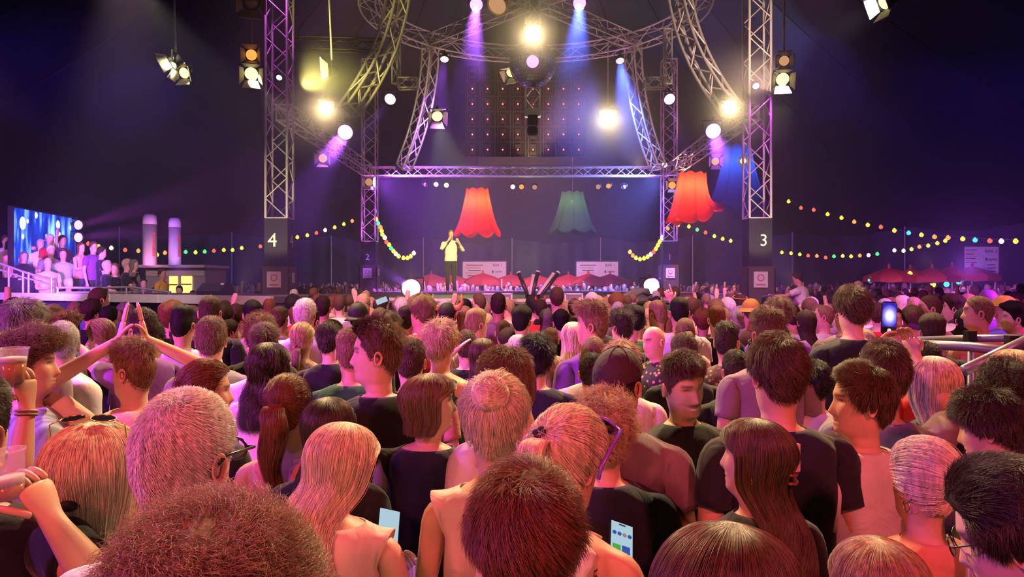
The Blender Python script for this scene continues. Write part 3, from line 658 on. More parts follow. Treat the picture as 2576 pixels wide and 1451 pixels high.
# ------------------------------------------------------------- hair
def wob(th, z, ph, f1=3, f2=7):
    return .5*np.sin(f1*th+ph[0]+z*40)+.35*np.sin(f2*th+ph[1]-z*55)+.3*np.sin(13*th+ph[2]+z*25)
def hair_short(n, p, r_):
    """returns shell grid (rows, cols, 3) and strands (n,k,3) in head space"""
    tt, ts, fr = p.get('top', .025), p.get('side', .008), p.get('front', 0.0); mess = p.get('mess', .4); L = p.get('len', .03); hl = p.get('recede', 0.0); ph = r_.uniform(0, 6.28, 6)
    def thick(th, phi, phh):
        z = phi2z(phi); wt = sstep(p.get('fade', .165), p.get('fade', .165)+.045, z); T = ts+(tt-ts)*wt+fr*np.exp(-(th/.9)**2)*wt*sstep(.0, .09, hsurf(th, z)[0][..., 1])
        e = sstep(0, .22, (phh-phi)/np.maximum(phh, .1)); front = np.exp(-(th/.8)**2)
        return T*(.30+.70*np.maximum(e, front*.8*sstep(0, .06, (phh-phi)/np.maximum(phh, .1))))
    def hline(th):
        zh = hairline(th)+hl*np.exp(-(th/.9)**2)*.05; return z2phi(np.minimum(zh, .232))
    nc, nr = p.get('nc', 44), p.get('nr', 14); th = np.linspace(-PI, PI, nc, endpoint=False); G = []
    for k in range(nr+1):
        phh = hline(th); phi = np.maximum(phh*(k/nr)**.9, .02); T = thick(th, phi, phh); z = phi2z(phi)
        T = T*(1+mess*.55*wob(th, z, ph, p.get('f1', 4), p.get('f2', 9)))
        if n: T = T*.74
        if k == nr: T = T*0-.003
        G.append(hsurf(th, z, T)[0])
    G = np.array(G); S = None
    if n:
        th = r_.uniform(-PI, PI, n); phh = hline(th); u = r_.uniform(0, 1, n); phi = np.arccos(1-u*(1-np.cos(np.minimum(phh, 2.6)))); phi = np.minimum(phi, phh*.995); nc_ = n//7; phi[:nc_] = np.sqrt(r_.uniform(.0, 1, nc_))*.62; z = phi2z(phi)
        T = thick(th, phi, phh)*(1+mess*.55*wob(th, z, ph, p.get('f1', 4), p.get('f2', 9))); p0, nm = hsurf(th, z, T*.35)
        g = flow(p.get('flow', 'down'), p0, nm, th, z); cl = np.stack([np.sin(p0[:, 0]*190+ph[0])+np.sin(p0[:, 2]*230+ph[1]), np.sin(p0[:, 1]*210+ph[2])+np.sin(p0[:, 0]*170+ph[3]), np.sin(p0[:, 2]*200+ph[4])], 1)
        g[:nc_] += r_.normal(size=(nc_, 3))*.55; g = g+mess*(.45*cl+.35*r_.normal(size=(n, 3))); g -= nm*np.sum(g*nm, 1, keepdims=True); g /= np.maximum(1e-6, np.linalg.norm(g, axis=1, keepdims=True))
        Ls = np.minimum(L, .008+T*1.9)*r_.uniform(.7, 1.15, n); K = p.get('k', 5); t = np.linspace(0, 1, K)[None, :, None]
        s = Ls[:, None, None]*t; lift = (T*p.get('lift', .85)*r_.uniform(.6, 1.25, n))[:, None, None]*t**.7
        S = p0[:, None]+g[:, None]*s+nm[:, None]*(lift-s*s/.19*p.get('hug', 1.0))
        cu = p.get('curl', 0)
        if cu:
            b = np.cross(nm, g); fq = p.get('cf', 9)+r_.uniform(-1.5, 1.5, n)[:, None, None]; pp = (cl[:, :1]*2+r_.uniform(0, 1.5, (n, 1)))[:, None]
            S = S+cu*t**.6*(b[:, None]*np.sin(fq*t+pp)+nm[:, None]*np.cos(fq*t+pp)*.8)
    return G, S
def flow(kind, p0, nm, th, z):
    crown = np.array([.012, -.045, .235]); d = p0-crown; d[:, 2] -= .03
    back = np.array([0, -1.0, -.15])+0*p0; fwd = np.array([0, 1.0, -.1])+0*p0; side = np.array([1.0, .25, 0])+0*p0
    w = (sstep(.165, .20, z)*sstep(-.05, .03, p0[:, 1]))[:, None]
    if kind == 'back': d = d*(1-w)+back*w*.3
    elif kind == 'sideL': d = d*(1-w)*5+(-side+back*.35)*w
    elif kind == 'sideR': d = d*(1-w)*5+(side+back*.35)*w
    elif kind == 'up': d = d*.3+nm*.0+fwd*.02
    g = d-nm*np.sum(d*nm, 1, keepdims=True)
    g /= np.maximum(1e-6, np.linalg.norm(g, axis=1, keepdims=True))
    if kind == 'swirl': g = g*.75+np.cross(nm, g)*.65
    return g
def long_path(th0, phi0, t, p, off, r_, ph, jit=None):
    """th0, phi0: (n,), t: (k,) -> (n,k,3): over the scalp, then hanging down to -len"""
    n = len(th0); Lz = p.get('len', .32); z0 = phi2z(phi0); zend = -Lz*(1+(jit if jit is not None else 0))
    tt = t[None, :]; z = z0[:, None]+(zend-z0)[:, None]*tt if np.ndim(zend) else z0[:, None]+(zend-z0[:, None])*tt
    # finer steps near the crown: use phi on the scalp
    ts_ = p.get('ts', .42); phi_end = 1.75; sc = np.clip(tt/ts_, 0, 1); phi = phi0[:, None]+(phi_end-phi0[:, None])*sc
    zs = phi2z(phi); zh = phi2z(np.array(phi_end)); below = np.clip((tt-ts_)/(1-ts_), 0, 1)
    zz = np.where(tt <= ts_, zs, zh+((zend[:, None] if np.ndim(zend) else zend)-zh)*below)
    a0 = np.abs(th0)[:, None]; sg = np.where(th0 >= 0, 1, -1)[:, None]; side = p.get('open', 1.25)
    k = sstep(.215, .135, zz); tgt = np.maximum(a0, side+.25*np.minimum(a0, side)/side)
    th = sg*(a0+(tgt-a0)*k)
    o = off[:, None] if np.ndim(off) else off
    base, nm = hsurf(th, np.maximum(zz, .015), 0*zz+p.get('vol', .016)+o+.0045*wob(th, zz*.25, ph, 4, 9)*p.get('wave', 1))
    d = sstep(.05, -.16, zz)[..., None]; fall = base.copy(); fall[..., 2] = zz
    W_ = p.get('width', .105); x = np.sin(th)*W_*(1.0-.25*below); yb = -.118-.045*np.clip(-np.cos(th), 0, 1)+.02*np.clip(np.cos(th), 0, 1)
    if p.get('fronthair'): yb = yb+.16*np.clip(1.2-np.abs(th), 0, 1)
    tgtp = np.stack([x+.012*np.sin(below*7+ph[3]+th*3)*p.get('wave', 1), yb-.9*np.asarray(o), zz], -1)
    out = fall*(1-d)+tgtp*d
    if p.get('sweep'): out[..., 0] += p['sweep']*(below+0*zz)**1.3
    tuck = p.get('tuck', 0)
    if tuck: out[..., :2] *= (1-tuck*sstep(.03, -.06, zz))[..., None]
    return out
def hair_long(n, p, r_):
    ph = r_.uniform(0, 6.28, 6); nc, K = 46, 18; th = np.linspace(-PI, PI, nc, endpoint=False)
    G = long_path(th, np.full(nc, .03), np.linspace(0, 1, K), p, np.full(nc, -.004), r_, ph, np.zeros(nc)-.03)
    G = np.transpose(G, (1, 0, 2)); S = None
    if n:
        th = r_.uniform(-PI, PI, n); ks = p.get('k', 13); phi0 = r_.uniform(.03, 1.5, n)*np.where(np.abs(th) < 1.0, np.minimum(1, z2phi(hairline(th))/1.5), 1)
        S = long_path(th, phi0, np.linspace(0, 1, ks), p, r_.uniform(-.002, .010, n), r_, ph, r_.uniform(-.25, .04, n))
        cu = p.get('curl', .0); fz = p.get('frizz', .004); t = np.linspace(0, 1, ks)[None, :, None]
        w1 = r_.normal(size=(n, 1, 3))*fz; S = S+w1*t
        c1 = np.sin(th*9+ph[0])[:, None, None]*np.array([1, .3, 0]); S = S+c1*.007*t
        if cu:
            q = r_.uniform(0, 1.2, (n, 1))+np.round(th*5)[:, None]; fq = p.get('cf', 16)
            S = S+cu*t**.8*np.stack([np.sin(fq*t[..., 0]+q), np.cos(fq*t[..., 0]+q)*.8, 0*q+0*t[..., 0]], -1)
    return G, S
def hair_tied(n, p, r_):
    """hair pulled to a tie point; tail or bun or clip"""
    ph = r_.uniform(0, 6.28, 6); q = dict(p); q.update(top=p.get('top', .014), side=p.get('side', .010), mess=p.get('mess', .12)); G, _ = hair_short(0, q, r_)
    tz = p.get('tz', .13); tth = PI+p.get('tx', 0.0); tie, tn = hsurf(np.array([tth]), np.array([tz]), np.array([.018])); tie = tie[0]; tn = tn[0]; c0 = np.array([0, -.006, .125]); S = []
    if n:
        m = int(n*.55); th = r_.uniform(-PI, PI, m); phh = z2phi(hairline(th)); u = r_.uniform(0, 1, m); phi = np.minimum(np.arccos(1-u*(1-np.cos(np.minimum(phh, 2.6)))), phh); z = phi2z(phi)
        p0, nm = hsurf(th, z, 0*z+.006); K = p.get('k', 9); t = np.linspace(0, 1, K); d0 = (p0-c0); r0 = np.linalg.norm(d0, axis=1, keepdims=True); d0 = d0/r0; d1 = (tie-c0)/np.linalg.norm(tie-c0)
        om = np.arccos(np.clip(d0 @ d1, -.98, 1))[:, None]; P_ = []
        for tk in t:
            dd = (np.sin((1-tk)*om)*d0+np.sin(tk*om)*d1)/np.sin(np.maximum(om, .05)); dd /= np.linalg.norm(dd, axis=1, keepdims=True)
            thk = np.arctan2(dd[:, 0], dd[:, 1]); zk = np.clip(c0[2]+dd[:, 2]*.112, .0, .2375); bump = q['top']*(.6+.5*np.sin(PI*tk))*sstep(.1, .2, zk)+max(.007, q['side']*.95)*sstep(.0, .06, zk)+.002
            P_.append(hsurf(thk, zk, bump*(1+.25*wob(thk, zk*0, ph, 9, 17)*p.get('streak', .5))+r_.uniform(0, .004, m))[0])
        P_ = np.stack(P_, 1); P_ += r_.normal(size=(m, 1, 3))*.0015; S.append(P_)
        fl = int(m*p.get('fly', .04))
        if fl: S[0][:fl] += r_.normal(size=(fl, 1, 3))*.012*t[None, :, None]
    shells = [G]
    kind = p.get('kind', 'tail')
    if kind == 'tail':
        L = p.get('len', .28); R0 = p.get('r', .030); K = 12; t = np.linspace(0, 1, K); o = p.get('outdir', .05)
        c = tie[None]+np.stack([p.get('dx', 0)*t, -o*np.sin(np.minimum(t*3, 1)*PI/2)*np.ones(K)-p.get('back', .02)*t, .02*np.sin(np.minimum(t*4, PI))-L*t**1.25], 1)
        rad = R0*np.interp(t, [0, .08, .3, .7, 1], [.45, .8, 1.05, .85, .15])
        a = np.linspace(0, 2*PI, 14, endpoint=False); cu = p.get('curl', 0)
        c = c+cu*np.stack([np.sin(t*11+ph[0]), np.cos(t*9+ph[1])*.5, 0*t], 1)
        shells.append(np.array([c[k]+np.stack([np.cos(a)*rad[k]*1.15*(1+.12*np.sin(5*a+k*.6)), np.sin(a)*rad[k]*.75, 0*a], 1) for k in range(K)]))
        if n:
            m = int(n*.45); aa = r_.uniform(0, 2*PI, m); rr = np.sqrt(r_.uniform(.3, 1.15, m)); off = np.stack([np.cos(aa)*1.15, np.sin(aa)*.75, 0*aa], 1)[:, None]*rr[:, None, None]*rad[None, :, None]
            Sx = c[None]+off+r_.normal(size=(m, 1, 3))*.008*t[None, :, None]**2
            if cu: Sx = Sx+cu*.7*t[None, :, None]*np.stack([np.sin(14*t[None]+aa[:, None]), np.cos(14*t[None]+aa[:, None]), 0*aa[:, None]+0*t[None]], -1)
            S.append(Sx)
    elif kind == 'bun':
        R0 = p.get('r', .042); bc = tie+tn*R0*.6; a = np.linspace(0, 2*PI, 16, endpoint=False); rows = []
        for k in range(9):
            fi = PI*k/8; rows.append(bc+np.stack([np.cos(a)*np.sin(fi)*R0*(1.15+.15*np.sin(3*a+ph[0])), np.sin(a)*np.sin(fi)*R0*(.95+.12*np.sin(4*a+fi*3)), np.cos(fi)*R0*(1+.1*np.sin(5*a))+0*a], 1))
        shells.append(np.array(rows))
        if n:
            m = int(n*.45); K = 9; ax = r_.normal(size=(m, 3))*.45+np.array([.25, -.5, 1.0]); ax /= np.linalg.norm(ax, axis=1, keepdims=True); b = np.cross(ax, r_.normal(size=(m, 3))); b /= np.linalg.norm(b, axis=1, keepdims=True); cdir = np.cross(ax, b); ss = np.linspace(0, r_.uniform(1.5, 3.0), K)
            Sx = bc+(b[:, None]*np.cos(ss)[None, :, None]+cdir[:, None]*np.sin(ss)[None, :, None])*R0*r_.uniform(1.0, 1.22, (m, 1, 1))
            S.append(Sx)
    return shells, S, tie
def grid_mesh(grids, pole=True):
    V = []; Fc = []
    for G in grids:
        r, c, _ = G.shape; b = len(V); V.extend(G.reshape(-1, 3))
        for i in range(r-1):
            for j in range(c): Fc.append((b+i*c+(j+1) % c, b+(i+1)*c+(j+1) % c, b+(i+1)*c+j, b+i*c+j))
        Fc.append(tuple(b+j for j in range(c))[::-1])
    return np.array(V), Fc
HAIRS = {
 'crop': ('s', dict(top=.020, side=.007, mess=.25, len=.022)), 'fade': ('s', dict(top=.030, side=.003, mess=.3, len=.035, fade=.178, front=.012)),
 'quiff': ('s', dict(top=.034, side=.012, mess=.3, len=.055, front=.020, flow='sideL', hug=.6, fade=.15)), 'slick': ('s', dict(top=.026, side=.012, mess=.12, len=.06, flow='back', fade=.14)),
 'messy': ('s', dict(top=.040, side=.024, mess=.75, len=.055, fade=.12, hug=.5)), 'curly': ('s', dict(top=.044, side=.026, mess=.55, len=.05, curl=.009, fade=.13, hug=.3, k=7)),
 'curltop': ('s', dict(top=.045, side=.010, mess=.6, len=.05, curl=.010, fade=.165, hug=.3, k=7, front=.012)),
 'fuzzy': ('s', dict(top=.036, side=.030, mess=.16, len=.035, curl=.004, cf=12, fade=.10, hug=.9, k=7, lift=.8, f1=9, f2=19)), 'afro': ('s', dict(top=.05, side=.045, mess=.2, len=.05, curl=.006, fade=.1)),
 'buzz': ('s', dict(top=.006, side=.004, mess=.1, len=.008)), 'full': ('s', dict(top=.032, side=.022, mess=.35, len=.05, fade=.12, flow='swirl')), 'brushed': ('s', dict(top=.030, side=.018, mess=.22, len=.055, flow='sideR', fade=.13)),
 'grey': ('s', dict(top=.016, side=.011, mess=.2, len=.02, fade=.13, flow='swirl')), 'thin': ('s', dict(top=.004, side=.006, mess=.1, len=.01, recede=.55)),
 'bob': ('l', dict(len=.055, vol=.022, open=1.2, tuck=.12, wave=.8, width=.10, ts=.62)), 'shag': ('l', dict(len=.03, vol=.024, open=1.35, wave=1.4, curl=.006, ts=.7, frizz=.008)),
 'long': ('l', dict(len=.30, vol=.014, open=1.3)), 'longer': ('l', dict(len=.40, vol=.016, open=1.3, width=.115)), 'wavy': ('l', dict(len=.26, vol=.018, wave=1.6, curl=.008, open=1.3)),
 'mid': ('l', dict(len=.16, vol=.020, open=1.3, wave=1.2)), 'curlylong': ('l', dict(len=.22, vol=.022, curl=.016, cf=22, wave=1.8, frizz=.012)),
 'pony': ('t', dict(kind='tail', tz=.14, len=.26)), 'lowpony': ('t', dict(kind='tail', tz=.06, len=.22, outdir=.03)), 'highpony': ('t', dict(kind='tail', tz=.195, len=.32, outdir=.07)),
 'curlypony': ('t', dict(kind='tail', tz=.16, len=.34, r=.045, curl=.010, mess=.4, top=.02)), 'bun': ('t', dict(kind='bun', tz=.15)), 'updo': ('t', dict(kind='bun', tz=.17, r=.05, top=.024, side=.018, mess=.4, fly=.15)), 'lowbun': ('t', dict(kind='bun', tz=.05, r=.035))}
def tintmat(kind, col, var=.22):
    key = '%s_%02x%02x%02x' % (kind, *[int(max(0, min(1, c))*255) for c in col])
    if key in MATS: return MATS[key]
    m = bpy.data.materials.new(key); m.use_nodes = True; nt = m.node_tree; b = nt.nodes['Principled BSDF']; L = nt.links
    if kind == 'skin':
        at = nt.nodes.new('ShaderNodeAttribute'); at.attribute_name = 'tint'; n = nt.nodes.new('ShaderNodeTexNoise'); n.inputs['Scale'].default_value = 18; n.inputs['Detail'].default_value = 4
        tc = nt.nodes.new('ShaderNodeTexCoord'); L.new(tc.outputs['Object'], n.inputs['Vector'])
        mr = nt.nodes.new('ShaderNodeMapRange'); mr.inputs['To Min'].default_value = .86; mr.inputs['To Max'].default_value = 1.12; L.new(n.outputs['Fac'], mr.inputs['Value'])
        mx = nt.nodes.new('ShaderNodeVectorMath'); mx.operation = 'MULTIPLY'; mx.inputs[1].default_value = col; L.new(at.outputs['Color'], mx.inputs[0])
        m2 = nt.nodes.new('ShaderNodeVectorMath'); m2.operation = 'SCALE'; L.new(mx.outputs[0], m2.inputs[0]); L.new(mr.outputs[0], m2.inputs['Scale']); L.new(m2.outputs[0], b.inputs['Base Color'])
        b.inputs['Roughness'].default_value = .48; b.inputs['Specular IOR Level'].default_value = .35
    elif kind in ('hair', 'strand'):
        tc = nt.nodes.new('ShaderNodeTexCoord'); mp = nt.nodes.new('ShaderNodeMapping'); mp.inputs['Scale'].default_value = (70, 70, 9); n = nt.nodes.new('ShaderNodeTexNoise'); n.inputs['Scale'].default_value = 1.6; n.inputs['Detail'].default_value = 4
        L.new(tc.outputs['Object'], mp.inputs[0]); L.new(mp.outputs[0], n.inputs['Vector'])
        mr = nt.nodes.new('ShaderNodeMapRange'); mr.inputs['From Min'].default_value = .3; mr.inputs['From Max'].default_value = .7; mr.inputs['To Min'].default_value = .45 if kind == 'hair' else .6; mr.inputs['To Max'].default_value = 1.15 if kind == 'hair' else 1.35
        L.new(n.outputs['Fac'], mr.inputs['Value']); mx = nt.nodes.new('ShaderNodeVectorMath'); mx.operation = 'SCALE'; mx.inputs[0].default_value = col; 
        if kind == 'strand':
            hi = nt.nodes.new('ShaderNodeHairInfo'); mu = nt.nodes.new('ShaderNodeMath'); mu.operation = 'MULTIPLY_ADD'; mu.inputs[1].default_value = .8; mu.inputs[2].default_value = .6; L.new(hi.outputs['Random'], mu.inputs[0])
            m3 = nt.nodes.new('ShaderNodeMath'); m3.operation = 'MULTIPLY'; L.new(mu.outputs[0], m3.inputs[0]); L.new(mr.outputs[0], m3.inputs[1]); L.new(m3.outputs[0], mx.inputs['Scale'])
        else:
            L.new(mr.outputs[0], mx.inputs['Scale']); bp = nt.nodes.new('ShaderNodeBump'); bp.inputs['Strength'].default_value = .3; bp.inputs['Distance'].default_value = .006; L.new(n.outputs['Fac'], bp.inputs['Height']); L.new(bp.outputs[0], b.inputs['Normal'])
        L.new(mx.outputs[0], b.inputs['Base Color']); b.inputs['Roughness'].default_value = .42 if kind == 'strand' else .75; b.inputs['Specular IOR Level'].default_value = .5 if kind == 'strand' else .2
    else:
        tc = nt.nodes.new('ShaderNodeTexCoord'); n = nt.nodes.new('ShaderNodeTexNoise'); n.inputs['Scale'].default_value = 9; n.inputs['Detail'].default_value = 5; n.inputs['Distortion'].default_value = .6; L.new(tc.outputs['Object'], n.inputs['Vector'])
        mr = nt.nodes.new('ShaderNodeMapRange'); mr.inputs['To Min'].default_value = .85; mr.inputs['To Max'].default_value = 1.12; L.new(n.outputs['Fac'], mr.inputs['Value'])
        mx = nt.nodes.new('ShaderNodeVectorMath'); mx.operation = 'SCALE'; mx.inputs[0].default_value = col; L.new(mr.outputs[0], mx.inputs['Scale']); L.new(mx.outputs[0], b.inputs['Base Color'])
        if kind == 'floral':
            v = nt.nodes.new('ShaderNodeTexVoronoi'); v.inputs['Scale'].default_value = 26; L.new(tc.outputs['Object'], v.inputs['Vector']); rp = nt.nodes.new('ShaderNodeValToRGB'); rp.color_ramp.elements[0].position = .2; rp.color_ramp.elements[0].color = (.55, .35, .12, 1); rp.color_ramp.elements[1].position = .32; rp.color_ramp.elements[1].color = (*col, 1)
            L.new(v.outputs['Distance'], rp.inputs[0]); L.new(rp.outputs[0], b.inputs['Base Color'])
        if kind == 'stripe':
            wv = nt.nodes.new('ShaderNodeTexWave'); wv.bands_direction = 'X'; wv.inputs['Scale'].default_value = 9; L.new(tc.outputs['Object'], wv.inputs['Vector']); rp = nt.nodes.new('ShaderNodeValToRGB'); rp.color_ramp.elements[0].color = (*[c*.6 for c in col], 1); rp.color_ramp.elements[1].color = (*col, 1)
            L.new(wv.outputs['Fac'], rp.inputs[0]); L.new(rp.outputs[0], b.inputs['Base Color'])
        n2 = nt.nodes.new('ShaderNodeTexNoise'); n2.inputs['Scale'].default_value = 5; n2.inputs['Detail'].default_value = 3; n2.inputs['Distortion'].default_value = 1.2; L.new(tc.outputs['Object'], n2.inputs['Vector'])
        bp = nt.nodes.new('ShaderNodeBump'); bp.inputs['Strength'].default_value = .55; bp.inputs['Distance'].default_value = .03; L.new(n2.outputs['Fac'], bp.inputs['Height']); L.new(bp.outputs[0], b.inputs['Normal'])
        b.inputs['Roughness'].default_value = .85; b.inputs['Specular IOR Level'].default_value = .2; b.inputs['Sheen Weight'].default_value = .15
    MATS[key] = m; return m
SKINS = [(.62, .36, .26), (.56, .32, .22), (.66, .41, .31), (.50, .28, .19)]
HC = {'black': (.012, .010, .010), 'dark': (.045, .028, .018), 'brown': (.095, .055, .030), 'mid': (.17, .105, .055), 'light': (.28, .18, .095), 'blond': (.50, .36, .20), 'pale': (.82, .68, .48), 'red': (.16, .06, .025), 'grey': (.52, .48, .45), 'salt': (.20, .18, .17), 'white': (.80, .76, .72)}
CC = {'black': (.010, .010, .012), 'navy': (.018, .018, .030), 'charcoal': (.035, .033, .037), 'grey': (.20, .18, .19), 'mauve': (.22, .15, .18), 'white': (.62, .57, .56), 'lilac': (.56, .48, .60), 'pink': (.62, .46, .44), 'cream': (.72, .68, .50), 'beige': (.45, .36, .28), 'green': (.018, .11, .035), 'dkgreen': (.014, .06, .025), 'red': (.50, .03, .03), 'blue': (.08, .12, .35), 'denim': (.05, .06, .10), 'purple': (.18, .05, .30), 'yellow': (.62, .40, .05), 'orange': (.60, .20, .03), 'olive': (.10, .09, .04), 'brown': (.12, .07, .04), 'salmon': (.60, .25, .20), 'ltblue': (.35, .42, .52)}
def lo(vs, base): return vs
def strands_obj(name, S, parent, mat, r0, r1=None):
    S = [s for s in S if s is not None and len(s)]
    if not S: return None
    cu = bpy.data.hair_curves.new(name); sizes = [s.shape[1] for s in S for _ in range(s.shape[0])]; cu.add_curves(sizes)
    pts = np.concatenate([s.reshape(-1, 3) for s in S]).astype(np.float32)
    cu.position_data.foreach_set('vector', pts.ravel())
    rad = np.concatenate([np.tile(np.interp(np.linspace(0, 1, s.shape[1]), [0, .7, 1], [1, .85, .25])*r0, s.shape[0]) for s in S]).astype(np.float32)
    a = cu.attributes.get('radius') or cu.attributes.new('radius', 'FLOAT', 'POINT'); a.data.foreach_set('value', rad)
    cu.materials.append(mat); return link(bpy.data.objects.new(name, cu), parent)
PCOUNT = [0]; TRI = [0]
def person(x, y, h, yaw, label, lod=2, male=True, hair='crop', hc='brown', top='tee', tc='black', skin=None, hyaw=0, hpitch=0, hroll=0, armL='down', armR='down', group='people in the crowd', hs=1.0, girth=1.0,
           fingers=False, curl=.35, nst=0, sr=.0006, hp=None, smile=0, stub=0, sub=False, lean=0.0, z0=0.0, trousers='denim', seed=None, tkind='cloth', loose=1.0, name='person', shellk=.55):
    PCOUNT[0] += 1; seed = PCOUNT[0]*13+5 if seed is None else seed; r_ = np.random.default_rng(seed)
    skin = SKINS[int(r_.integers(0, len(SKINS)))] if skin is None else (SKINS[skin] if isinstance(skin, int) else skin)
    D = math.radians; B = make_body(lod, male, armL, armR, D(hyaw), D(hpitch), D(hroll), hs, girth, fingers, curl, smile, stub, lean)
    k = h/1.755; V = B.V*k
    me = mesh_np(name, V, B.F, [tintmat('skin', skin)], True, B.tint); o = link(bpy.data.objects.new(name, me))
    o.location = (x, y, z0); o.rotation_euler = (0, 0, -D(yaw)); tag(o, label, 'person', group)
    if sub: md = o.modifiers.new('smooth', 'SUBSURF'); md.levels = 1; md.render_levels = 1
    if top != 'none':
        tv, tf = make_top(B, top, seed, loose); t_ = link(bpy.data.objects.new('top' if top in ('tank', 'bare') else 'shirt', mesh_np('shirt', tv*k, tf, [tintmat(tkind, CC[tc] if isinstance(tc, str) else tc)])), o)
        if sub:
            md = t_.modifiers.new('smooth', 'SUBSURF'); md.levels = 1; md.render_levels = 1
            md = t_.modifiers.new('cloth', 'SOLIDIFY'); md.thickness = .005; md.offset = 0
        o_top = t_
    if trousers:
        tv, tf = make_trousers(B, seed); link(bpy.data.objects.new('trousers', mesh_np('trousers', tv*k, tf, [tintmat('cloth', CC[trousers])])), o)
    xf = lambda v: (head_xf(v, B.R, hs) if not lean else lean_pts(head_xf(v, B.R, hs), lean))*k
    o_hair = None; tie = None
    if hair and hair != 'bald':
        kind, pp = HAIRS[hair]; pp = dict(pp); pp.update(hp or {}); S = []
        if lod == 1: pp.setdefault('nc', 18); pp.setdefault('nr', 6); nst = 0
        if kind == 's': G, s_ = hair_short(nst, pp, r_); G = [G]; S = [s_]
        elif kind == 'l':
            G, s_ = hair_long(nst, pp, r_); G = [G[:, ::2][::2] if lod == 1 else G]; S = [s_]
        else: G, S, tie = hair_tied(nst, pp, r_)
        gv, gf = grid_mesh(G); hcol = HC[hc] if isinstance(hc, str) else hc
        o_hair = link(bpy.data.objects.new('hair', mesh_np('hair', xf(gv), gf, [tintmat('hair', [c*((shellk if max(hcol) < .4 else .72) if nst else .9) for c in hcol])])), o)
        if nst: strands_obj('hair_strands', [xf(s) for s in S if s is not None], o_hair, tintmat('strand', hcol), sr)
        if tie is not None and lod >= 2:
            tw = xf(tie[None])[0]; e = MB(); e.tube([(tw[0]+.016*math.cos(a), tw[1]+.004*math.sin(2*a), tw[2]+.016*math.sin(a)) for a in np.linspace(0, 2*PI, 13)], .006, 6, False); e.build('hair_tie', black, o, True)
    o_info = dict(o=o, B=B, k=k, xf=xf, tie=tie, hair=o_hair)
    return o_info
# ================================================================= lamps
def lamp(name, loc, aim, r, L, lens, label, group, barn=False, hang=None, body=None, flap=None, yoke=True):
    loc = Vector(loc); d = (Vector(aim)-loc).normalized(); body = body or blackm
    root = empty(name, loc, 0, label, 'lamp', group)
    MB().lathe([(r*.35, -L), (r*.62, -L*.92), (r*.72, -L*.55), (r*.98, -L*.15), (r*1.04, 0), (r*.93, 0), (r*.9, -.02)], (0, 0, 0), 18, d).build('housing', body, root, True)
    MB().lathe([(r*.90, 0), (r*.7, .012), (.001, .02)], -d*.02, 18, d).build('lens', lens, root, True)
    u = d.cross(Vector((0, 0, 1)));  u = u.normalized() if u.length > .01 else Vector((1, 0, 0)); w = u.cross(d).normalized()
    if yoke:
        up = Vector((0, 0, 1)); c = -d*L*.4
        MB().tube([c+u*r*1.15, c+u*r*1.15+up*r*1.1, c-u*r*1.15+up*r*1.1, c-u*r*1.15], r*.10, 6).build('yoke', blackm, root)
        MB().box((c+up*r*1.3), (r*.35, r*.35, r*.5)).build('clamp', blackm, root)
    if hang:
        MB().tube([-d*L*.4+Vector((0, 0, r*1.4)), Vector((0, 0, hang))], .018, 6).build('hanging_pole', alu, root)
    if barn:
        for k, (a, b) in enumerate(((w, u), (-w, u), (u, w), (-u, w))):
            p0 = a*r*1.0; p1 = a*r*(1.75 if k < 2 else 1.6)+d*r*1.05
            wd0, wd1 = r*.85, r*1.25; q = (p1-p0).normalized().cross(b)*.006
            vs = [p0-b*wd0-q, p0+b*wd0-q, p1+b*wd1-q, p1-b*wd1-q, p0-b*wd0+q, p0+b*wd0+q, p1+b*wd1+q, p1-b*wd1+q]
            MB().add(vs, [(3, 2, 1, 0), (4, 5, 6, 7), (0, 1, 5, 4), (1, 2, 6, 5), (2, 3, 7, 6), (3, 0, 4, 7)]).build('barn_door', flap or blackm, root)
    return root
flapm = pbr('barn_door_silver', (.55, .52, .45), .5, .2)
wl_ = glow('lens_warm', (1, .80, .42), 30.0); wl2 = glow('lens_warm_soft', (1, .74, .36), 9.0); orl = glow('lens_orange', (1, .36, .07), 1.3); yel = glow('lens_yellow', (1, .82, .30), 2.2)
pul = glow('lens_violet', (.75, .42, 1.0), 2.6); pul2 = glow('lens_violet_bright', (.72, .22, 1.0), 4.0); whl = glow('lens_white', (.95, .85, .9), 1.2); dim = glow('lens_dim', (1, .5, .25), .6); offl = pbr('lens_off', (.25, .22, .2), .2); blul = glow('lens_blue', (.35, .45, 1.0), 3.0)
lg = 'lamps hanging over the stage'
CAM = Vector((0, 0, 2.0))
lamp('blinder_lamp', P(1340, 85, 18.5), (0.2, 0, 1.2), .20, .26, wl_, 'brightest warm lamp on the hanging column above the mirror ball', lg)
lamp('blinder_lamp', P(820, 272, 15.4), (-1.5, 0, 1.4), .15, .24, wl_, 'bright warm lamp at the tip of the curved leg by tower 4', lg)
lamp('blinder_lamp', P(1835, 270, 15.4), (1.5, 0, 1.4), .15, .24, wl_, 'bright warm lamp at the tip of the curved leg by tower 3', lg)
lamp('blinder_lamp', P(1530, 296, 22.0), (0.8, 0, 1.4), .24, .30, wl_, 'bright lone lamp hanging on a wire beside the LED wall', lg, hang=2.2)
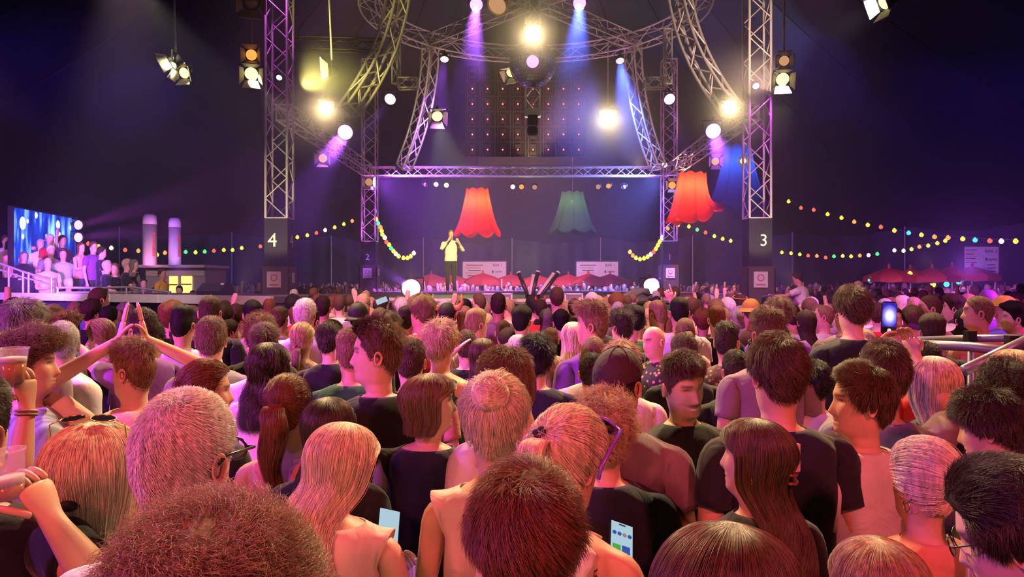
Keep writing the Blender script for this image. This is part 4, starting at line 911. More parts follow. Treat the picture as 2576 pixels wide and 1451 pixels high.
for px, py, Y, r, m_, aim, lab in (
    (868, 333, 15.3, .17, pul, (-3.5, 4, 0), 'violet moving lamp under the tip of the curved leg by tower 4'),
    (1795, 330, 15.3, .17, pul, (4.0, 4, 0), 'violet moving lamp under the tip of the curved leg by tower 3'),
    (981, 250, 18.2, .15, pul, (-4, 8, 0), 'violet moving lamp under the stub truss by tower 4'),
    (1685, 250, 18.2, .15, pul, (5, 8, 0), 'violet moving lamp under the stub truss by tower 3'),
    (1198, 12, 18.2, .17, pul2, (-1, 2, 1), 'violet lamp at the top edge, nearer the amber housing'),
    (1458, 8, 18.2, .17, pul2, (1.5, 2, 1), 'violet lamp at the top edge between column and far curved leg'),
    (1118, 150, 22.5, .14, whl, (-2.0, 17, 0), 'small lamp under the truss ring on the singer side'),
    (1560, 154, 22.5, .14, whl, (3.5, 17, 0), 'small lamp under the truss ring on the lone lamp side'),
    (1340, 155, 18.75, .17, pul2, (0.4, 2, 0), 'violet lamp glowing in front of the mirror ball'),
    (702, 196, 16.1, .07, blul, (-4.6, 12, 3), 'tiny blue-white lamp on the face of tower 4'),
    (1902, 217, 16.1, .08, blul, (4.9, 12, 3), 'tiny blue-white lamp on the face of tower 3'),
    (1003, 420, 24.0, .10, offl, (-3, 15, 2), 'unlit lamp at the foot of the curved leg by tower 2'),
    (1672, 415, 24.0, .10, whl, (4, 15, 2), 'small pale lamp at the foot of the curved leg by tower 1')):
    lamp('moving_lamp', P(px, py, Y), aim, r, r*1.5, m_, lab, lg)
for px, py, Y, r, m_, aim, hang, lab in (
    (432, 160, 12.5, .13, yel, (-7.5, 12.4, 4.5), 2.2, 'fresnel lamp with open barn doors hanging alone on the pole at the blue canvas'),
    (462, 184, 12.7, .10, yel, (-6.5, 6, 2.5), 0, 'smaller fresnel lamp below the lone hanging pole'),
    (632, 138, 14.0, .11, orl, (-3, 2, 3), 2.4, 'orange fresnel lamp on the pole beside tower 4, upper of two'),
    (632, 186, 14.0, .13, yel, (-2.2, 6, 1), 0, 'yellow fresnel lamp on the pole beside tower 4, lower of two'),
    (825, 178, 15.0, .13, yel, (-5.5, 14.6, 6.0), 2.0, 'fresnel lamp with barn doors between tower 4 and the curved leg'),
    (1973, 153, 14.0, .10, dim, (3, 4, 3), 2.4, 'dim fresnel lamp on the pole beside tower 3, upper of two'),
    (1969, 200, 14.0, .13, yel, (3.4, 6, 1), 0, 'yellow fresnel lamp on the pole beside tower 3, lower of two'),
    (1100, 293, 20.5, .16, yel, (-0.8, 14, 2), 0, 'greenish-yellow fresnel lamp behind the curved leg, singer side'),
    (1283, 185, 20.3, .13, yel, (-2.5, 17, 4), 0, 'fresnel lamp peeping from behind the mirror ball'),
    (812, 398, 19.0, .12, orl, (-3.5, 5, 2), 0, 'orange fresnel lamp under the side truss by tower 4'),
    (928, 458, 25.4, .14, dim, (-3, 5, 2), 0, 'amber fresnel lamp on the head of tower 2'),
    (1691, 466, 25.0, .13, orl, (3, 5, 2), 0, 'amber fresnel lamp beside the leaning red lampshade'),
    (1800, 406, 20.0, .11, orl, (4, 5, 2), 0, 'orange fresnel lamp under the side truss by tower 3'),
    (1870, 405, 23.0, .10, yel, (5, 5, 2), 0, 'small yellow fresnel lamp in front of the blue lampshade'),
    (2222, 4, 11.0, .13, yel, (3.0, 10.5, 5.0), 0, 'fresnel lamp at the top edge over the dark canvas'),
    (632, 4, 13.0, .15, offl, (-3.2, 9, 5), 0, 'dark fresnel lamp at the top edge above tower 4')):
    lamp('fresnel_lamp', P(px, py, Y), aim, r, r*1.4, m_, lab, 'fresnel lamps with barn doors', True, hang or None, flap=flapm)
amb = pbr('lamp_amber_housing', (.45, .30, .12), .5, .3)
lamp('profile_lamp', P(1250, 14, 17.6), P(1210, 60, 17.0), .24, .7, dim, 'big amber profile lamp lying across the top edge', lg, body=amb)
for i, (px, py, m_, lab) in enumerate(((1070, 464, offl, 'unlit footlight under the long truss, first of the row'), (1097, 464, whl, 'white footlight under the long truss above the red lampshade'), (1123, 466, yel, 'yellow footlight under the long truss above the red lampshade'),
        (1290, 470, whl, 'white footlight in the middle of the long truss'), (1312, 470, orl, 'amber footlight in the middle of the long truss'), (1345, 471, dim, 'dim footlight in the middle of the long truss'), (1505, 470, dim, 'dim footlight above the green lampshade'), (1531, 468, orl, 'amber footlight above the green lampshade'), (1570, 470, offl, 'unlit footlight at the far end of the long truss'))):
    lamp('footlight', P(px, py, 25.6), (P(px, py, 25.6).x*.5, 10, 1), .09, .16, m_, lab, 'lamps in a row under the long truss')
lamp('floor_lamp', P(1034, 725, 14.9), (-1.7, 2, 3.2), .20, .34, glow('lens_floor', (.85, .55, 1.0), 5.0), 'floor spotlight shining straight out beside the singer', 'floor spotlights on the stage edge')
lamp('floor_lamp', P(1640, 719, 15.0), (3.6, 9, 4.0), .18, .34, glow('lens_floor2', (.90, .65, 1.0), 2.2), 'floor spotlight tilted up near the green-grey cables', 'floor spotlights on the stage edge')
for px, py, lab in ((198, 566, 'upper magenta lamp beside the video screen'), (198, 597, 'lower magenta lamp beside the video screen')):
    lamp('wash_lamp', P(px, py, 19.0), (4, 12, 2.2), .13, .2, pul2, lab, 'magenta lamps beside the screen')
# ================================================================= mirror ball
mb_ = empty('mirror_ball', P(1340, 163, 19.45), 0, 'large mirror ball hanging in front of the column', 'mirror ball')
mir = pbr('mirror_tile', (.75, .70, .72), .08, 1.0); b = MB(); R_ = .60
for i in range(20):
    f0, f1 = PI*i/20+.01, PI*(i+1)/20-.01; nn = max(4, int(40*math.sin((f0+f1)/2)))
    for j in range(nn):
        a0, a1 = 2*PI*j/nn+.01, 2*PI*(j+1)/nn-.01
        b.add([(R_*math.sin(f)*math.cos(a), R_*math.sin(f)*math.sin(a), R_*math.cos(f)) for f, a in ((f0, a0), (f1, a0), (f1, a1), (f0, a1))], [(0, 1, 2, 3)])
t_ = b.build('mirror_tiles', mir, mb_); t_['kind'] = 'stuff'
b = MB(); b.lathe([(R_*.985*math.sin(PI*i/16), R_*.985*math.cos(PI*i/16)) for i in range(17)], n=24); b.build('core', black, mb_, True)
MB().lathe([(.10, R_-.02), (.10, R_+.10), (.03, R_+.12), (.03, R_+.5)], n=12).build('motor', blackm, mb_)
cu_ = empty('camera_unit', P(1340, 295, 19.9), 0, 'black equipment unit at the foot of the hanging column', 'equipment')
MB().box((0, 0, .12), (.40, .3, .16)).build('mount_plate', alu, cu_); MB().box((0, 0, -.1), (.26, .3, .24)).build('unit_body', blackm, cu_)
MB().lathe([(.13, 0), (.15, .1), (.13, .2)], (0, 0, -.46), 14).build('dome', black, cu_, True)
# ================================================================= lampshades
def cloth_shade(name, col):
    m = bpy.data.materials.new(name); m.use_nodes = True; nt = m.node_tree; nt.nodes.clear(); o = nt.nodes.new('ShaderNodeOutputMaterial'); d = nt.nodes.new('ShaderNodeBsdfDiffuse'); t = nt.nodes.new('ShaderNodeBsdfTranslucent'); x = nt.nodes.new('ShaderNodeMixShader')
    n = nt.nodes.new('ShaderNodeTexNoise'); n.inputs['Scale'].default_value = 7; mr = nt.nodes.new('ShaderNodeMapRange'); mr.inputs['To Min'].default_value = .8; mr.inputs['To Max'].default_value = 1.2; v = nt.nodes.new('ShaderNodeVectorMath'); v.operation = 'SCALE'; v.inputs[0].default_value = col
    nt.links.new(n.outputs['Fac'], mr.inputs['Value']); nt.links.new(mr.outputs[0], v.inputs['Scale']); nt.links.new(v.outputs[0], d.inputs[0]); nt.links.new(v.outputs[0], t.inputs[0]); x.inputs[0].default_value = .6; tr = nt.nodes.new('ShaderNodeBsdfTransparent'); x2 = nt.nodes.new('ShaderNodeMixShader'); x2.inputs[0].default_value = .16
    nt.links.new(d.outputs[0], x.inputs[1]); nt.links.new(t.outputs[0], x.inputs[2]); nt.links.new(x.outputs[0], x2.inputs[1]); nt.links.new(tr.outputs[0], x2.inputs[2]); nt.links.new(x2.outputs[0], o.inputs[0]); return m
def lampshade(px, top, bot, Y, rt, rb, col, label, bcol, power, tilt=0.0, lift=0.0, n=8, bx=0):
    s_ = Y/F; h = (bot-top)*s_; r0, r1 = rt*s_, rb*s_; o = empty('lampshade', P(px, top, Y), 0, label, 'lampshade', 'giant lampshades hung above the stage'); o.rotation_euler = (0, tilt, 0)
    for i in range(n):
        vs = []; rows, cols = 12, 7; a0 = 2*PI*(i+.0)/n
        for r in range(rows):
            v = r/(rows-1)
            for c in range(cols):
                u = c/(cols-1); a = a0+2*PI/n*u; sc = math.sin(PI*u); rad = r0+(r1-r0)*(v**1.1*.72+.28*v**5)
                fl = lift*max(0, math.cos(a-.1))**2*v**3
                z = -h*v-(.12*h*sc*v**6)+.05*h*sc*(1-v)**8+fl*h*.42; rad *= 1+.035*sc+fl*.42
                vs.append((rad*math.cos(a), rad*math.sin(a), z))
        b = MB().add(vs, [(r*cols+c, r*cols+c+1, (r+1)*cols+c+1, (r+1)*cols+c) for r in range(rows-1) for c in range(cols-1)])
        p_ = b.build('shade_panel', cloth_shade(col[0], col[1]) if col[0] not in bpy.data.materials else bpy.data.materials[col[0]], o, True); md = p_.modifiers.new('t', 'SOLIDIFY'); md.thickness = .006
    rod('hanging_wire', o, Vector(o.location)+Vector((0, 0, -.15)), Vector(o.location)+Vector((0, 0, 2.5)), .012, blackm).matrix_basis = Matrix.Translation((0, 0, -.2)) @ Matrix.Diagonal((.012, .012, 3, 1))
    MB().lathe([(.001, .06), (.05, .04), (.06, 0), (.04, -.05), (.001, -.06)], (bx, 0, -h*.22), 12).build('bulb', glow('shade_bulb_'+col[0], bcol, 6), o, True)
    l = bpy.data.lights.new('shade_light', 'POINT'); l.energy = power; l.color = bcol; l.shadow_soft_size = .06; lo2 = link(bpy.data.objects.new('shade_light', l), o); lo2.location = (bx, 0, -h*.3)
    return o
lampshade(1201, 480, 583, 27.0, 27, 58, ('shade_red', (.75, .05, .025)), 'glowing red lampshade hanging behind the singer', (1, .35, .10), 850)
lampshade(1440, 487, 578, 30.0, 27, 60, ('shade_green', (.035, .085, .045)), 'dim green lampshade with a frayed hem', (.75, .9, .35), 110)
lampshade(1742, 440, 552, 24.0, 32, 58, ('shade_red', (.75, .05, .025)), 'leaning red lampshade with its hem blown sideways by tower 1', (1, .40, .22), 800, tilt=.05, lift=1.0)
lampshade(1856, 372, 512, 27.0, 30, 74, ('shade_blue', (.03, .09, .34)), 'large blue lampshade half hidden behind tower 3', (.25, .45, 1), 330)
# ================================================================= strings of coloured bulbs
BC = {'y': glow('bulb_yellow', (1, .62, .06), 1.8), 'g': glow('bulb_green', (.10, .85, .28), 1.3), 'r': glow('bulb_red', (1, .16, .09), 1.2), 'o': glow('bulb_orange', (1, .36, .09), 1.5), 'w': glow('bulb_white', (1, .85, .55), 3), 'c': glow('bulb_cyan', (.08, .75, .7), 1.5), 'b': glow('bulb_blue', (.06, .18, 1.0), 2.2), 'l': glow('bulb_lime', (.6, .85, .10), 1.6)}
bulb_me = None
def bulb_string(pts, Ys, cols, label, r=.055, group='strings of coloured bulbs', extra=()):
    global bulb_me
    n = len(pts); W_ = [P(p[0], p[1], Ys[0]+(Ys[1]-Ys[0])*i/max(1, n-1)) for i, p in enumerate(pts)]; up = Vector((0, 0, .05))
    o = empty('bulb_string', W_[0], 0, label, 'string lights', group)
    MB().tube([w+up-W_[0] for w in [*extra_pts(extra, Ys[0], 0), *W_, *extra_pts(extra, Ys[1], 1)]], .010, 5).build('cable', black, o)
    for i, w in enumerate(W_):
        m = BC[cols[i % len(cols)]]
        if bulb_me is None: bulb_me = MB().lathe([(.001, -1), (.6, -.8), (.95, -.25), (1, .1), (.8, .6), (.45, .95), (.35, 1.2)], n=10)
        me = bpy.data.meshes.get('bulb_'+m.name)
        if me is None:
            me = bpy.data.meshes.new('bulb_'+m.name); me.from_pydata(bulb_me.v, [], bulb_me.f); me.shade_smooth(); me.materials.append(m)
        q = link(bpy.data.objects.new('bulb', me), o); q.location = w-W_[0]; q.scale = (r, r, r)
def extra_pts(e, Y, side): return [P(a, b, Y) for a, b, s in e if s == side]
bulb_string([(222, 613), (248, 620), (280, 624), (315, 629), (348, 631), (372, 634), (395, 641), (415, 636), (440, 636), (467, 634), (492, 635), (515, 633), (538, 631), (563, 629), (585, 629), (608, 624), (655, 620)], (24, 27), 'rywrogyoyglgryly', 'long string of coloured bulbs passing behind the two inflatable columns', r=.065)
bulb_string([(748, 597), (773, 592), (796, 586), (818, 579), (842, 572), (865, 564), (886, 556)], (27, 28), 'ylrwylo', 'string of coloured bulbs rising from tower 4 towards tower 2', r=.065)
bulb_string([(946, 552), (951, 562), (957, 572), (960, 581), (962, 590), (968, 598), (972, 609), (979, 616), (984, 625), (990, 632), (996, 639), (1003, 645), (1015, 649), (1025, 649), (1033, 645), (1041, 637)], (26, 27.5), 'ycoylwrlgywlyylwo', 'hook-shaped string of yellow bulbs hanging from tower 2', r=.075)
bulb_string([(1666, 598), (1660, 608), (1655, 617), (1650, 626), (1644, 634), (1637, 640), (1629, 646), (1620, 650), (1610, 652), (1600, 649), (1592, 643), (1585, 634)], (26, 27.5), 'wylyrwyylyoy', 'hook-shaped string of yellow bulbs hanging from tower 1', r=.075)
bulb_string([(1680, 575), (1706, 566), (1733, 570), (1754, 578), (1775, 585), (1797, 594), (1818, 601), (1838, 606)], (26, 27), 'oylgrlyl', 'short string of bulbs between the leaning red lampshade and tower 3', r=.065)
bulb_string([(1984, 507), (2015, 523), (2047, 528), (2082, 539), (2117, 548), (2149, 558), (2183, 566), (2216, 571), (2250, 580), (2286, 586), (2318, 591), (2351, 596), (2385, 598), (2422, 601), (2453, 604), (2490, 606), (2519, 607), (2555, 607)], (23, 17), 'yrryyoyryclooycrwyc', 'upper string of spaced bulbs sagging across the dark canvas', r=.055)
bulb_string([(1967, 635), (1990, 637), (2012, 640), (2033, 643), (2055, 644), (2077, 648), (2098, 645), (2120, 644), (2141, 645), (2163, 643), (2185, 642), (2207, 639), (2250, 630), (2273, 631), (2293, 627), (2313, 621), (2335, 618), (2358, 612), (2378, 606)], (25, 22), 'yylrorglyowgwwlolyygw', 'lower string of bulbs running from tower 3 to the bar sign', r=.055)
bulb_string([(2190, 705), (2289, 690), (2308, 703), (2325, 694), (2347, 716), (2364, 702), (2381, 715), (2398, 702), (2412, 709), (2425, 700)], (25, 25.5), 'cyyblbcycb', 'string of blue and yellow bulbs under the red bar parasols', r=.09)
bulb_string([(1102, 711), (1130, 716), (1168, 718), (1182, 711), (1234, 709), (1262, 710), (1366, 709), (1394, 711), (1475, 708), (1528, 708)], (34, 34.5), 'cobbcycyoy', 'string of coloured bulbs along the far parasols behind the stage', r=.085)
# ================================================================= bar signs and parasols
signm = pbr('sign_board', (.62, .60, .58), .6); ink = pbr('sign_ink', (.03, .03, .035), .7); inkor = pbr('sign_ink_orange', (.75, .35, .05), .7); fr = pbr('sign_frame', (.10, .09, .10), .4, .5)
def bar_sign(px0, py0, px1, py1, Y, num, label, big=False):
    s_ = Y/F; w, h = (px1-px0)*s_, (py1-py0)*s_; o = empty('bar_sign', P((px0+px1)/2, (py0+py1)/2, Y), 0, label, 'sign', 'bar signs')
    MB().box((0, 0, 0), (w, .03, h)).build('board', signm, o)
    fb = MB(); 
    for s in (-1, 1): fb.box((s*w/2, 0, 0), (.05, .06, h+.05)); fb.box((0, 0, s*h/2), (w, .06, .05))
    fb.build('frame', fr, o)
    if big:
        text('lettering', 'BAR '+num, h*.15, ink, o, (w*.27, -.022, h*.34)); text('lettering', 'Jupiler', h*.12, ink, o, (w*.31, -.022, h*.09))
        MB().prism([(-.02*w, 0), (.02*w, 0), (.03*w, .09*h), (0, .07*h), (-.03*w, .09*h)], 'y', -.026, -.018).build('bull_emblem', ink, o).location = (w*.13, 0, h*.05)
        for k in range(8): MB().box((-w*.28-.02*w*(k % 3), -.018, h*(.38-.065*k)), (w*(.30-.04*(k % 3)), .008, h*.025)).build('printed_line', inkor if k % 2 else ink, o)
        for k in range(3): MB().box((w*.28, -.018, -h*(.08+.1*k)), (w*.22, .008, h*.03)).build('printed_line', ink, o)
        for s in (-1, 1): rod('post', o, o.location+Vector((s*w/2, 0.05, -h/2)), Vector((o.location.x+s*w/2, Y+.05, 0)), .03, fr)
    else:
        text('lettering', 'BAR '+num, h*.17, ink, o, (w*.30, -.022, h*.32)); text('lettering', 'Jupiler', h*.13, ink, o, (w*.33, -.022, h*.03))
        MB().prism([(-.015*w, 0), (.015*w, 0), (.02*w, .13*h), (0, .1*h), (-.02*w, .13*h)], 'y', -.026, -.018).build('bull_emblem', ink, o).location = (w*.19, 0, -h*.04)
        for k in range(6): MB().box((-w*.22-.03*w*(k % 2), -.018, h*(.32-.12*k)), (w*(.38-.05*(k % 3)), .008, h*.035)).build('printed_line', inkor if k % 2 else ink, o)
        for s in (-1, 1): rod('post', o, o.location+Vector((s*w*.4, 0.05, -h/2)), Vector((o.location.x+s*w*.4, Y+.05, 0)), .03, fr)
bar_sign(1163, 657, 1274, 712, 37.0, '1', 'pale bar sign board behind the singer')
bar_sign(1449, 657, 1556, 712, 37.0, '1', 'pale bar sign board behind the cannon tubes')
bar_sign(2423, 619, 2513, 700, 26.5, '2', 'tall framed bar sign above the red parasols', True)
parm = pbr('parasol_red', (.36, .02, .025), .7, noise=.15, scale=5); polem = pbr('parasol_pole', (.5, .45, .42), .4, .3)
PAR_ME = {}
def parasol(px, py, Y, r, label, group, lw_=1.0):
    c = P(px, py, Y); o = empty('parasol', (c.x, Y, 0), 0, label, 'parasol', group); h = .38*r; zt = c.z
    for i in range(8):
        a0, a1 = 2*PI*i/8, 2*PI*(i+1)/8; vs = []
        for v in (0, .5, 1):
            for u in (0, .5, 1):
                a = a0+(a1-a0)*u; rr = r*v*(1-.06*math.sin(PI*u)); vs.append((rr*math.cos(a), rr*math.sin(a), zt-h*v**1.2-.04*math.sin(PI*u)*v))
        for u in (0, .5, 1): a = a0+(a1-a0)*u; rr = r*(1-.06*math.sin(PI*u)); vs.append((rr*math.cos(a), rr*math.sin(a), zt-h-.16-.03*math.sin(PI*u)))
        MB().add(vs, [(q*3+k, q*3+k+1, q*3+k+4, q*3+k+3) for q in range(3) for k in range(2)]).build('canopy_panel', parm, o, True)
        rod('rib', o, (c.x, Y, zt-.06), (c.x+r*.97*math.cos(a0), Y+r*.97*math.sin(a0), zt-h-.03), .012, polem, 5)
    rod('pole', o, (c.x, Y, 0), (c.x, Y, zt+.06), .03, polem, 8); MB().box((0, 0, .04), (.5, .5, .08)).build('base', blackm, o)
    MB().lathe([(.04, 0), (.05, .04), (.02, .12)], (0, 0, zt), 8).build('finial', parm, o)
for i, (px, py) in enumerate(((2236, 672), (2290, 674), (2345, 672), (2395, 668), (2445, 669))):
    parasol(px, py, 25.2+.25*(i % 2), .85, ('outermost red bar parasol nearest tower 3', 'second red bar parasol counted from tower 3', 'middle one of the five red bar parasols', 'fourth red bar parasol counted from tower 3', 'red bar parasol just before the tall bar sign')[i].replace('nearest', 'towards'), 'red parasols of the bar')
for i, (px, py) in enumerate(((1085, 688), (1140, 690), (1215, 686), (1285, 689), (1350, 690), (1430, 689), (1480, 687), (1535, 688))):
    parasol(px, py, 34.2+.2*(i % 2), 1.05, ('hazy red parasol between floor spotlight and singer', 'hazy red parasol directly behind the singer legs', 'hazy red parasol under the first pale bar sign', 'hazy red parasol between first pale sign and cannon tubes', 'hazy red parasol behind the cannon tubes', 'hazy red parasol beyond the crossed cannon tubes', 'hazy red parasol under the second pale bar sign', 'outermost hazy red parasol towards tower 1')[i], 'hazy parasols behind the stage')
# ================================================================= things on the stage
grn = pbr('monitor_grey', (.20, .20, .19), .6, noise=.1, scale=8); grille = pbr('monitor_grille', (.45, .44, .42), .55, noise=.2, scale=60)
def wedge(px0, px1, py0, py1, Y, label, ang=0.0, z=None):
    s_ = Y/F; w = (px1-px0)*s_; h = (py1-py0)*s_; c = P((px0+px1)/2, py1, Y); z = SZ if z is None else z; o = empty('stage_monitor', (c.x, c.y, z), ang, label, 'speaker', 'wedge monitors')
    MB().prism([(-.20, 0), (.25, 0), (.25, h*.55), (.10, h), (-.02, h), (-.24, .08)], 'x', -w/2, w/2).build('cabinet', black, o)
    g_ = MB().add([(-w*.48, -.20, .10), (w*.48, -.20, .10), (w*.48, -.02, h*.97), (-w*.48, -.02, h*.97)], [(0, 1, 2, 3)]).build('grille', grille, o); md = g_.modifiers.new('t', 'SOLIDIFY'); md.thickness = .02
    for s in (-1, 1): MB().box((s*w*.3, -.225, .05), (w*.16, .03, .05)).build('handle', blackm, o)
    MB().box((w*.38, -.055, h*.86), (w*.13, .02, .05)).build('badge', paper, o)
    return o
wedge(2, 67, 700, 738, 17.3, 'wedge monitor at the grandstand end of the catwalk', -.2, CWZ)
wedge(508, 574, 718, 748, 14.9, 'wedge monitor standing half way along the catwalk', -.2, CWZ)
def stagebox(px0, px1, py0, py1, Y, label):
    s_ = Y/F; w = (px1-px0)*s_; h = (py1-py0)*s_; c = P((px0+px1)/2, py1, Y); o = empty('flight_case', (c.x, c.y, c.z), 0, label, 'case', 'grey boxes on the stage edge')
    MB().box((0, 0, h/2), (w, .5, h)).build('body', grn, o)
    for s in (-1, 1): MB().box((s*w/2, -.01, h/2), (.03, .51, h)).build('edge_profile', alu, o); MB().box((0, -.01, h/2+s*(h/2-.015)), (w, .51, .03)).build('edge_profile', alu, o)
    MB().lathe([(.03, 0), (.03, .02)], (w*.35, -.28, h*.7), 10, (0, 1, 0)).build('latch', alu, o)
stagebox(1216, 1287, 736, 785, 14.7, 'grey stage box beside the singer feet'); stagebox(1420, 1462, 736, 785, 14.7, 'grey stage box behind the tall brown-haired man')
can_d = pbr('cannon_tube_black', (.03, .03, .045), .35, .2); can_l = pbr('cannon_tube_pale', (.62, .58, .50), .4)
for (x0, y0, x1, y1, m_, lab) in ((1330, 748, 1305, 686, can_d, 'black confetti tube leaning towards the singer'), (1338, 748, 1353, 684, can_d, 'upright black confetti tube in the middle of the fan'), (1332, 748, 1342, 694, can_l, 'pale confetti tube beside the upright black one'), (1350, 748, 1392, 690, can_l, 'pale confetti tube of the slanted pair'), (1358, 748, 1404, 686, can_d, 'black confetti tube with white mouth of the slanted pair')):
    a, b2 = P(x0, y0, 15.2), P(x1, y1, 15.4); o = empty('confetti_tube', a, 0, lab, 'confetti cannon', 'fan of confetti tubes'); d = b2-a
    MB().tube([Vector((0, 0, 0)), d], .042, 12).build('tube', m_, o, True); MB().tube([d*.98, d*1.03], .048, 12).build('mouth_ring', can_l, o, True); MB().box((0, 0, 0), (.14, .14, .12)).build('foot', blackm, o)
cabm = pbr('cable_green_grey', (.16, .20, .14), .6)
cb = empty('hose_bundle', P(1560, 770, 14.8), 0, 'green-grey hoses arching beside the tilted floor spotlight', 'hoses')
for k in range(3): MB().tube([P(1535+18*k, 772, 14.8)-cb.location, P(1570+12*k, 745-2*k, 14.8)-cb.location, P(1600+8*k, 730, 14.8)-cb.location, P(1630, 733+3*k, 14.9)-cb.location], .06, 8).build('hose', cabm, cb, True)
# ================================================================= video screen, grandstand, inflatable columns, bar kiosk
scm = bpy.data.materials.new('video_image'); scm.use_nodes = True; nt = scm.node_tree; nt.nodes.clear(); o_ = nt.nodes.new('ShaderNodeOutputMaterial'); e_ = nt.nodes.new('ShaderNodeEmission'); tc = nt.nodes.new('ShaderNodeTexCoord'); mp = nt.nodes.new('ShaderNodeMapping'); mp.inputs['Scale'].default_value = (2.2, 1, .55)
no = nt.nodes.new('ShaderNodeTexNoise'); no.inputs['Scale'].default_value = 1.3; no.inputs['Detail'].default_value = 4; rp = nt.nodes.new('ShaderNodeValToRGB'); els = rp.color_ramp.elements; els[0].position = .36; els[0].color = (.004, .012, .20, 1); els[1].position = .70; els[1].color = (.35, .75, 1.0, 1); x_ = els.new(.52); x_.color = (.01, .05, .62, 1)
nt.links.new(tc.outputs['Object'], mp.inputs[0]); nt.links.new(mp.outputs[0], no.inputs['Vector']); nt.links.new(no.outputs['Fac'], rp.inputs[0]); nt.links.new(rp.outputs[0], e_.inputs[0]); e_.inputs[1].default_value = 1.5; nt.links.new(e_.outputs[0], o_.inputs[0])
a, b2 = P(38, 522, 17.5), P(191, 545, 20.8); vs_ = empty('video_screen', a, 0, 'large video screen showing the blue-lit stage', 'screen'); d = b2-a; d.z = 0; ang = math.atan2(d.y, d.x); vs_.rotation_euler = (0, 0, ang); wL = d.length; hh = 1.35
MB().box((wL/2, .08, -hh/2), (wL+.08, .12, hh+.08)).build('housing', blackm, vs_); MB().box((wL/2, .01, -hh/2), (wL, .02, hh)).build('picture', scm, vs_)
spm = glow('screen_spot', (.75, .80, 1), 1.3)
for u, v, sx, sz in ((.10, .25, .16, .09), (.10, .48, .07, .05), (.17, .20, .06, .05), (.30, .07, .08, .06), (.46, .42, .05, .09), (.66, .18, .12, .12), (.68, .38, .10, .11), (.88, .2, .06, .08)):
    MB().lathe([(sx*1.0, 0), (sx*.9, .006), (.001, .012)], (u*wL, -.012, -v*hh), 14, (0, -1, 0)).build('picture_light', spm, vs_).scale = (1, 1, 1)
for s, t in ((0.02, 1), (.98, 1)): rod('support', vs_, Vector(vs_.location)+Vector((math.cos(ang)*wL*s, math.sin(ang)*wL*s+.25, -hh)), Vector((a.x+math.cos(ang)*wL*s, a.y+math.sin(ang)*wL*s+.25, 0)), .05, blackm)
stn = pbr('stand_step', (.10, .085, .09), .6, noise=.15, scale=5); railm = pbr('rail_grey', (.45, .42, .45), .35, .5)
gs = empty('grandstand', (-12.5, 18.0, 0), 0, 'stepped spectator stand behind the catwalk', 'grandstand')
for k in range(4): MB().box((-1.0-.25*k, 1.2+.75*k, (.95+.28*k)/2), (8.2-.5*k, .75, .95+.28*k)).build('step', stn, gs)
rl = empty('handrail', P(0, 690, 16.6), 0, 'sloping grey handrail in front of the seated spectators', 'railing')
rp_ = lambda px, py, Y=16.6: P(px, py, Y)-rl.location
MB().tube([rp_(-20, 655), rp_(60, 684), rp_(130, 705)], .025, 8).build('top_rail', railm, rl); MB().tube([rp_(-20, 672), rp_(60, 698), rp_(130, 716)], .02, 8).build('mid_rail', railm, rl)
for px, py in ((22, 676), (58, 688), (72, 690), (130, 705)): MB().tube([rp_(px, py-6), rp_(px, 745)], .022, 8).build('post', railm, rl)
rl2 = empty('handrail', P(140, 722, 16.2), 0, 'level grey handrail along the catwalk edge', 'railing'); rp2 = lambda px, py, Y=16.2: P(px, py, Y)-rl2.location
MB().tube([rp2(142, 723), rp2(250, 724), rp2(330, 722), rp2(430, 735)], .024, 8).build('top_rail', railm, rl2); MB().tube([rp2(142, 735), rp2(330, 735)], .018, 8).build('mid_rail', railm, rl2)
for px in (145, 230, 318, 360, 425): MB().tube([rp2(px, 724 if px < 400 else 735), rp2(px, 748)], .022, 8).build('post', railm, rl2)
infm = pbr('inflatable_white', (.68, .64, .66), .5, noise=.06, scale=3); bandm = pbr('inflatable_print', (.70, .15, .08), .5)
for px, t, b2, lab in ((377, 538, 668, 'taller inflatable column lit pink'), (440, 547, 668, 'shorter inflatable column beside the pink one, lit violet')):
    Y = 22.0; c = P(px, b2, Y); h = (b2-t)*Y/F; r = .195 if px < 400 else .175; o = empty('inflatable_column', c, 0, lab, 'inflatable', 'inflatable columns on the kiosk')
    MB().lathe([(r*1.02, 0), (r*1.05, .03), (r, .06), (r*.98, h*.78)], n=20).build('tube', infm, o, True)
    MB().lathe([(r*.97, h*.785), (r*.97, h-.14), (r*.9, h-.05), (r*.6, h-.01), (.001, h)], n=20).build('top_section', infm, o, True)
    MB().lathe([(r*1.0, h*.775), (r*1.0, h*.79)], n=20).build('seam_band', pbr('seam_dark', (.2, .12, .15), .6), o)
    b = MB()
    for k in range(9): a = 1.0 if px < 400 else 1.1; b.box((r*.99*math.sin(a), -r*.99*math.cos(a), h*(.2+.052*k)), (.07, .02, .06), a)
    b.build('printed_lettering', bandm, o)
kio = pbr('kiosk_wall', (.30, .27, .26), .7, noise=.1, scale=3); kb = P(430, 735, 22.0); ko = empty('bar_kiosk', (kb.x, 22.6, 0), 0, 'low bar kiosk with glowing yellow doors under the inflatable columns', 'kiosk')
zr = P(0, 672, 22).z; MB().box((0, .5, zr/2), (1.75, 1.6, zr-.02)).build('wall', kio, ko); MB().box((0, .35, zr+.03), (1.95, 2.0, .08)).build('roof', pbr('kiosk_roof', (.55, .48, .46), .6), ko)
yw = glow('door_light', (1, .72, .18), 1.6)
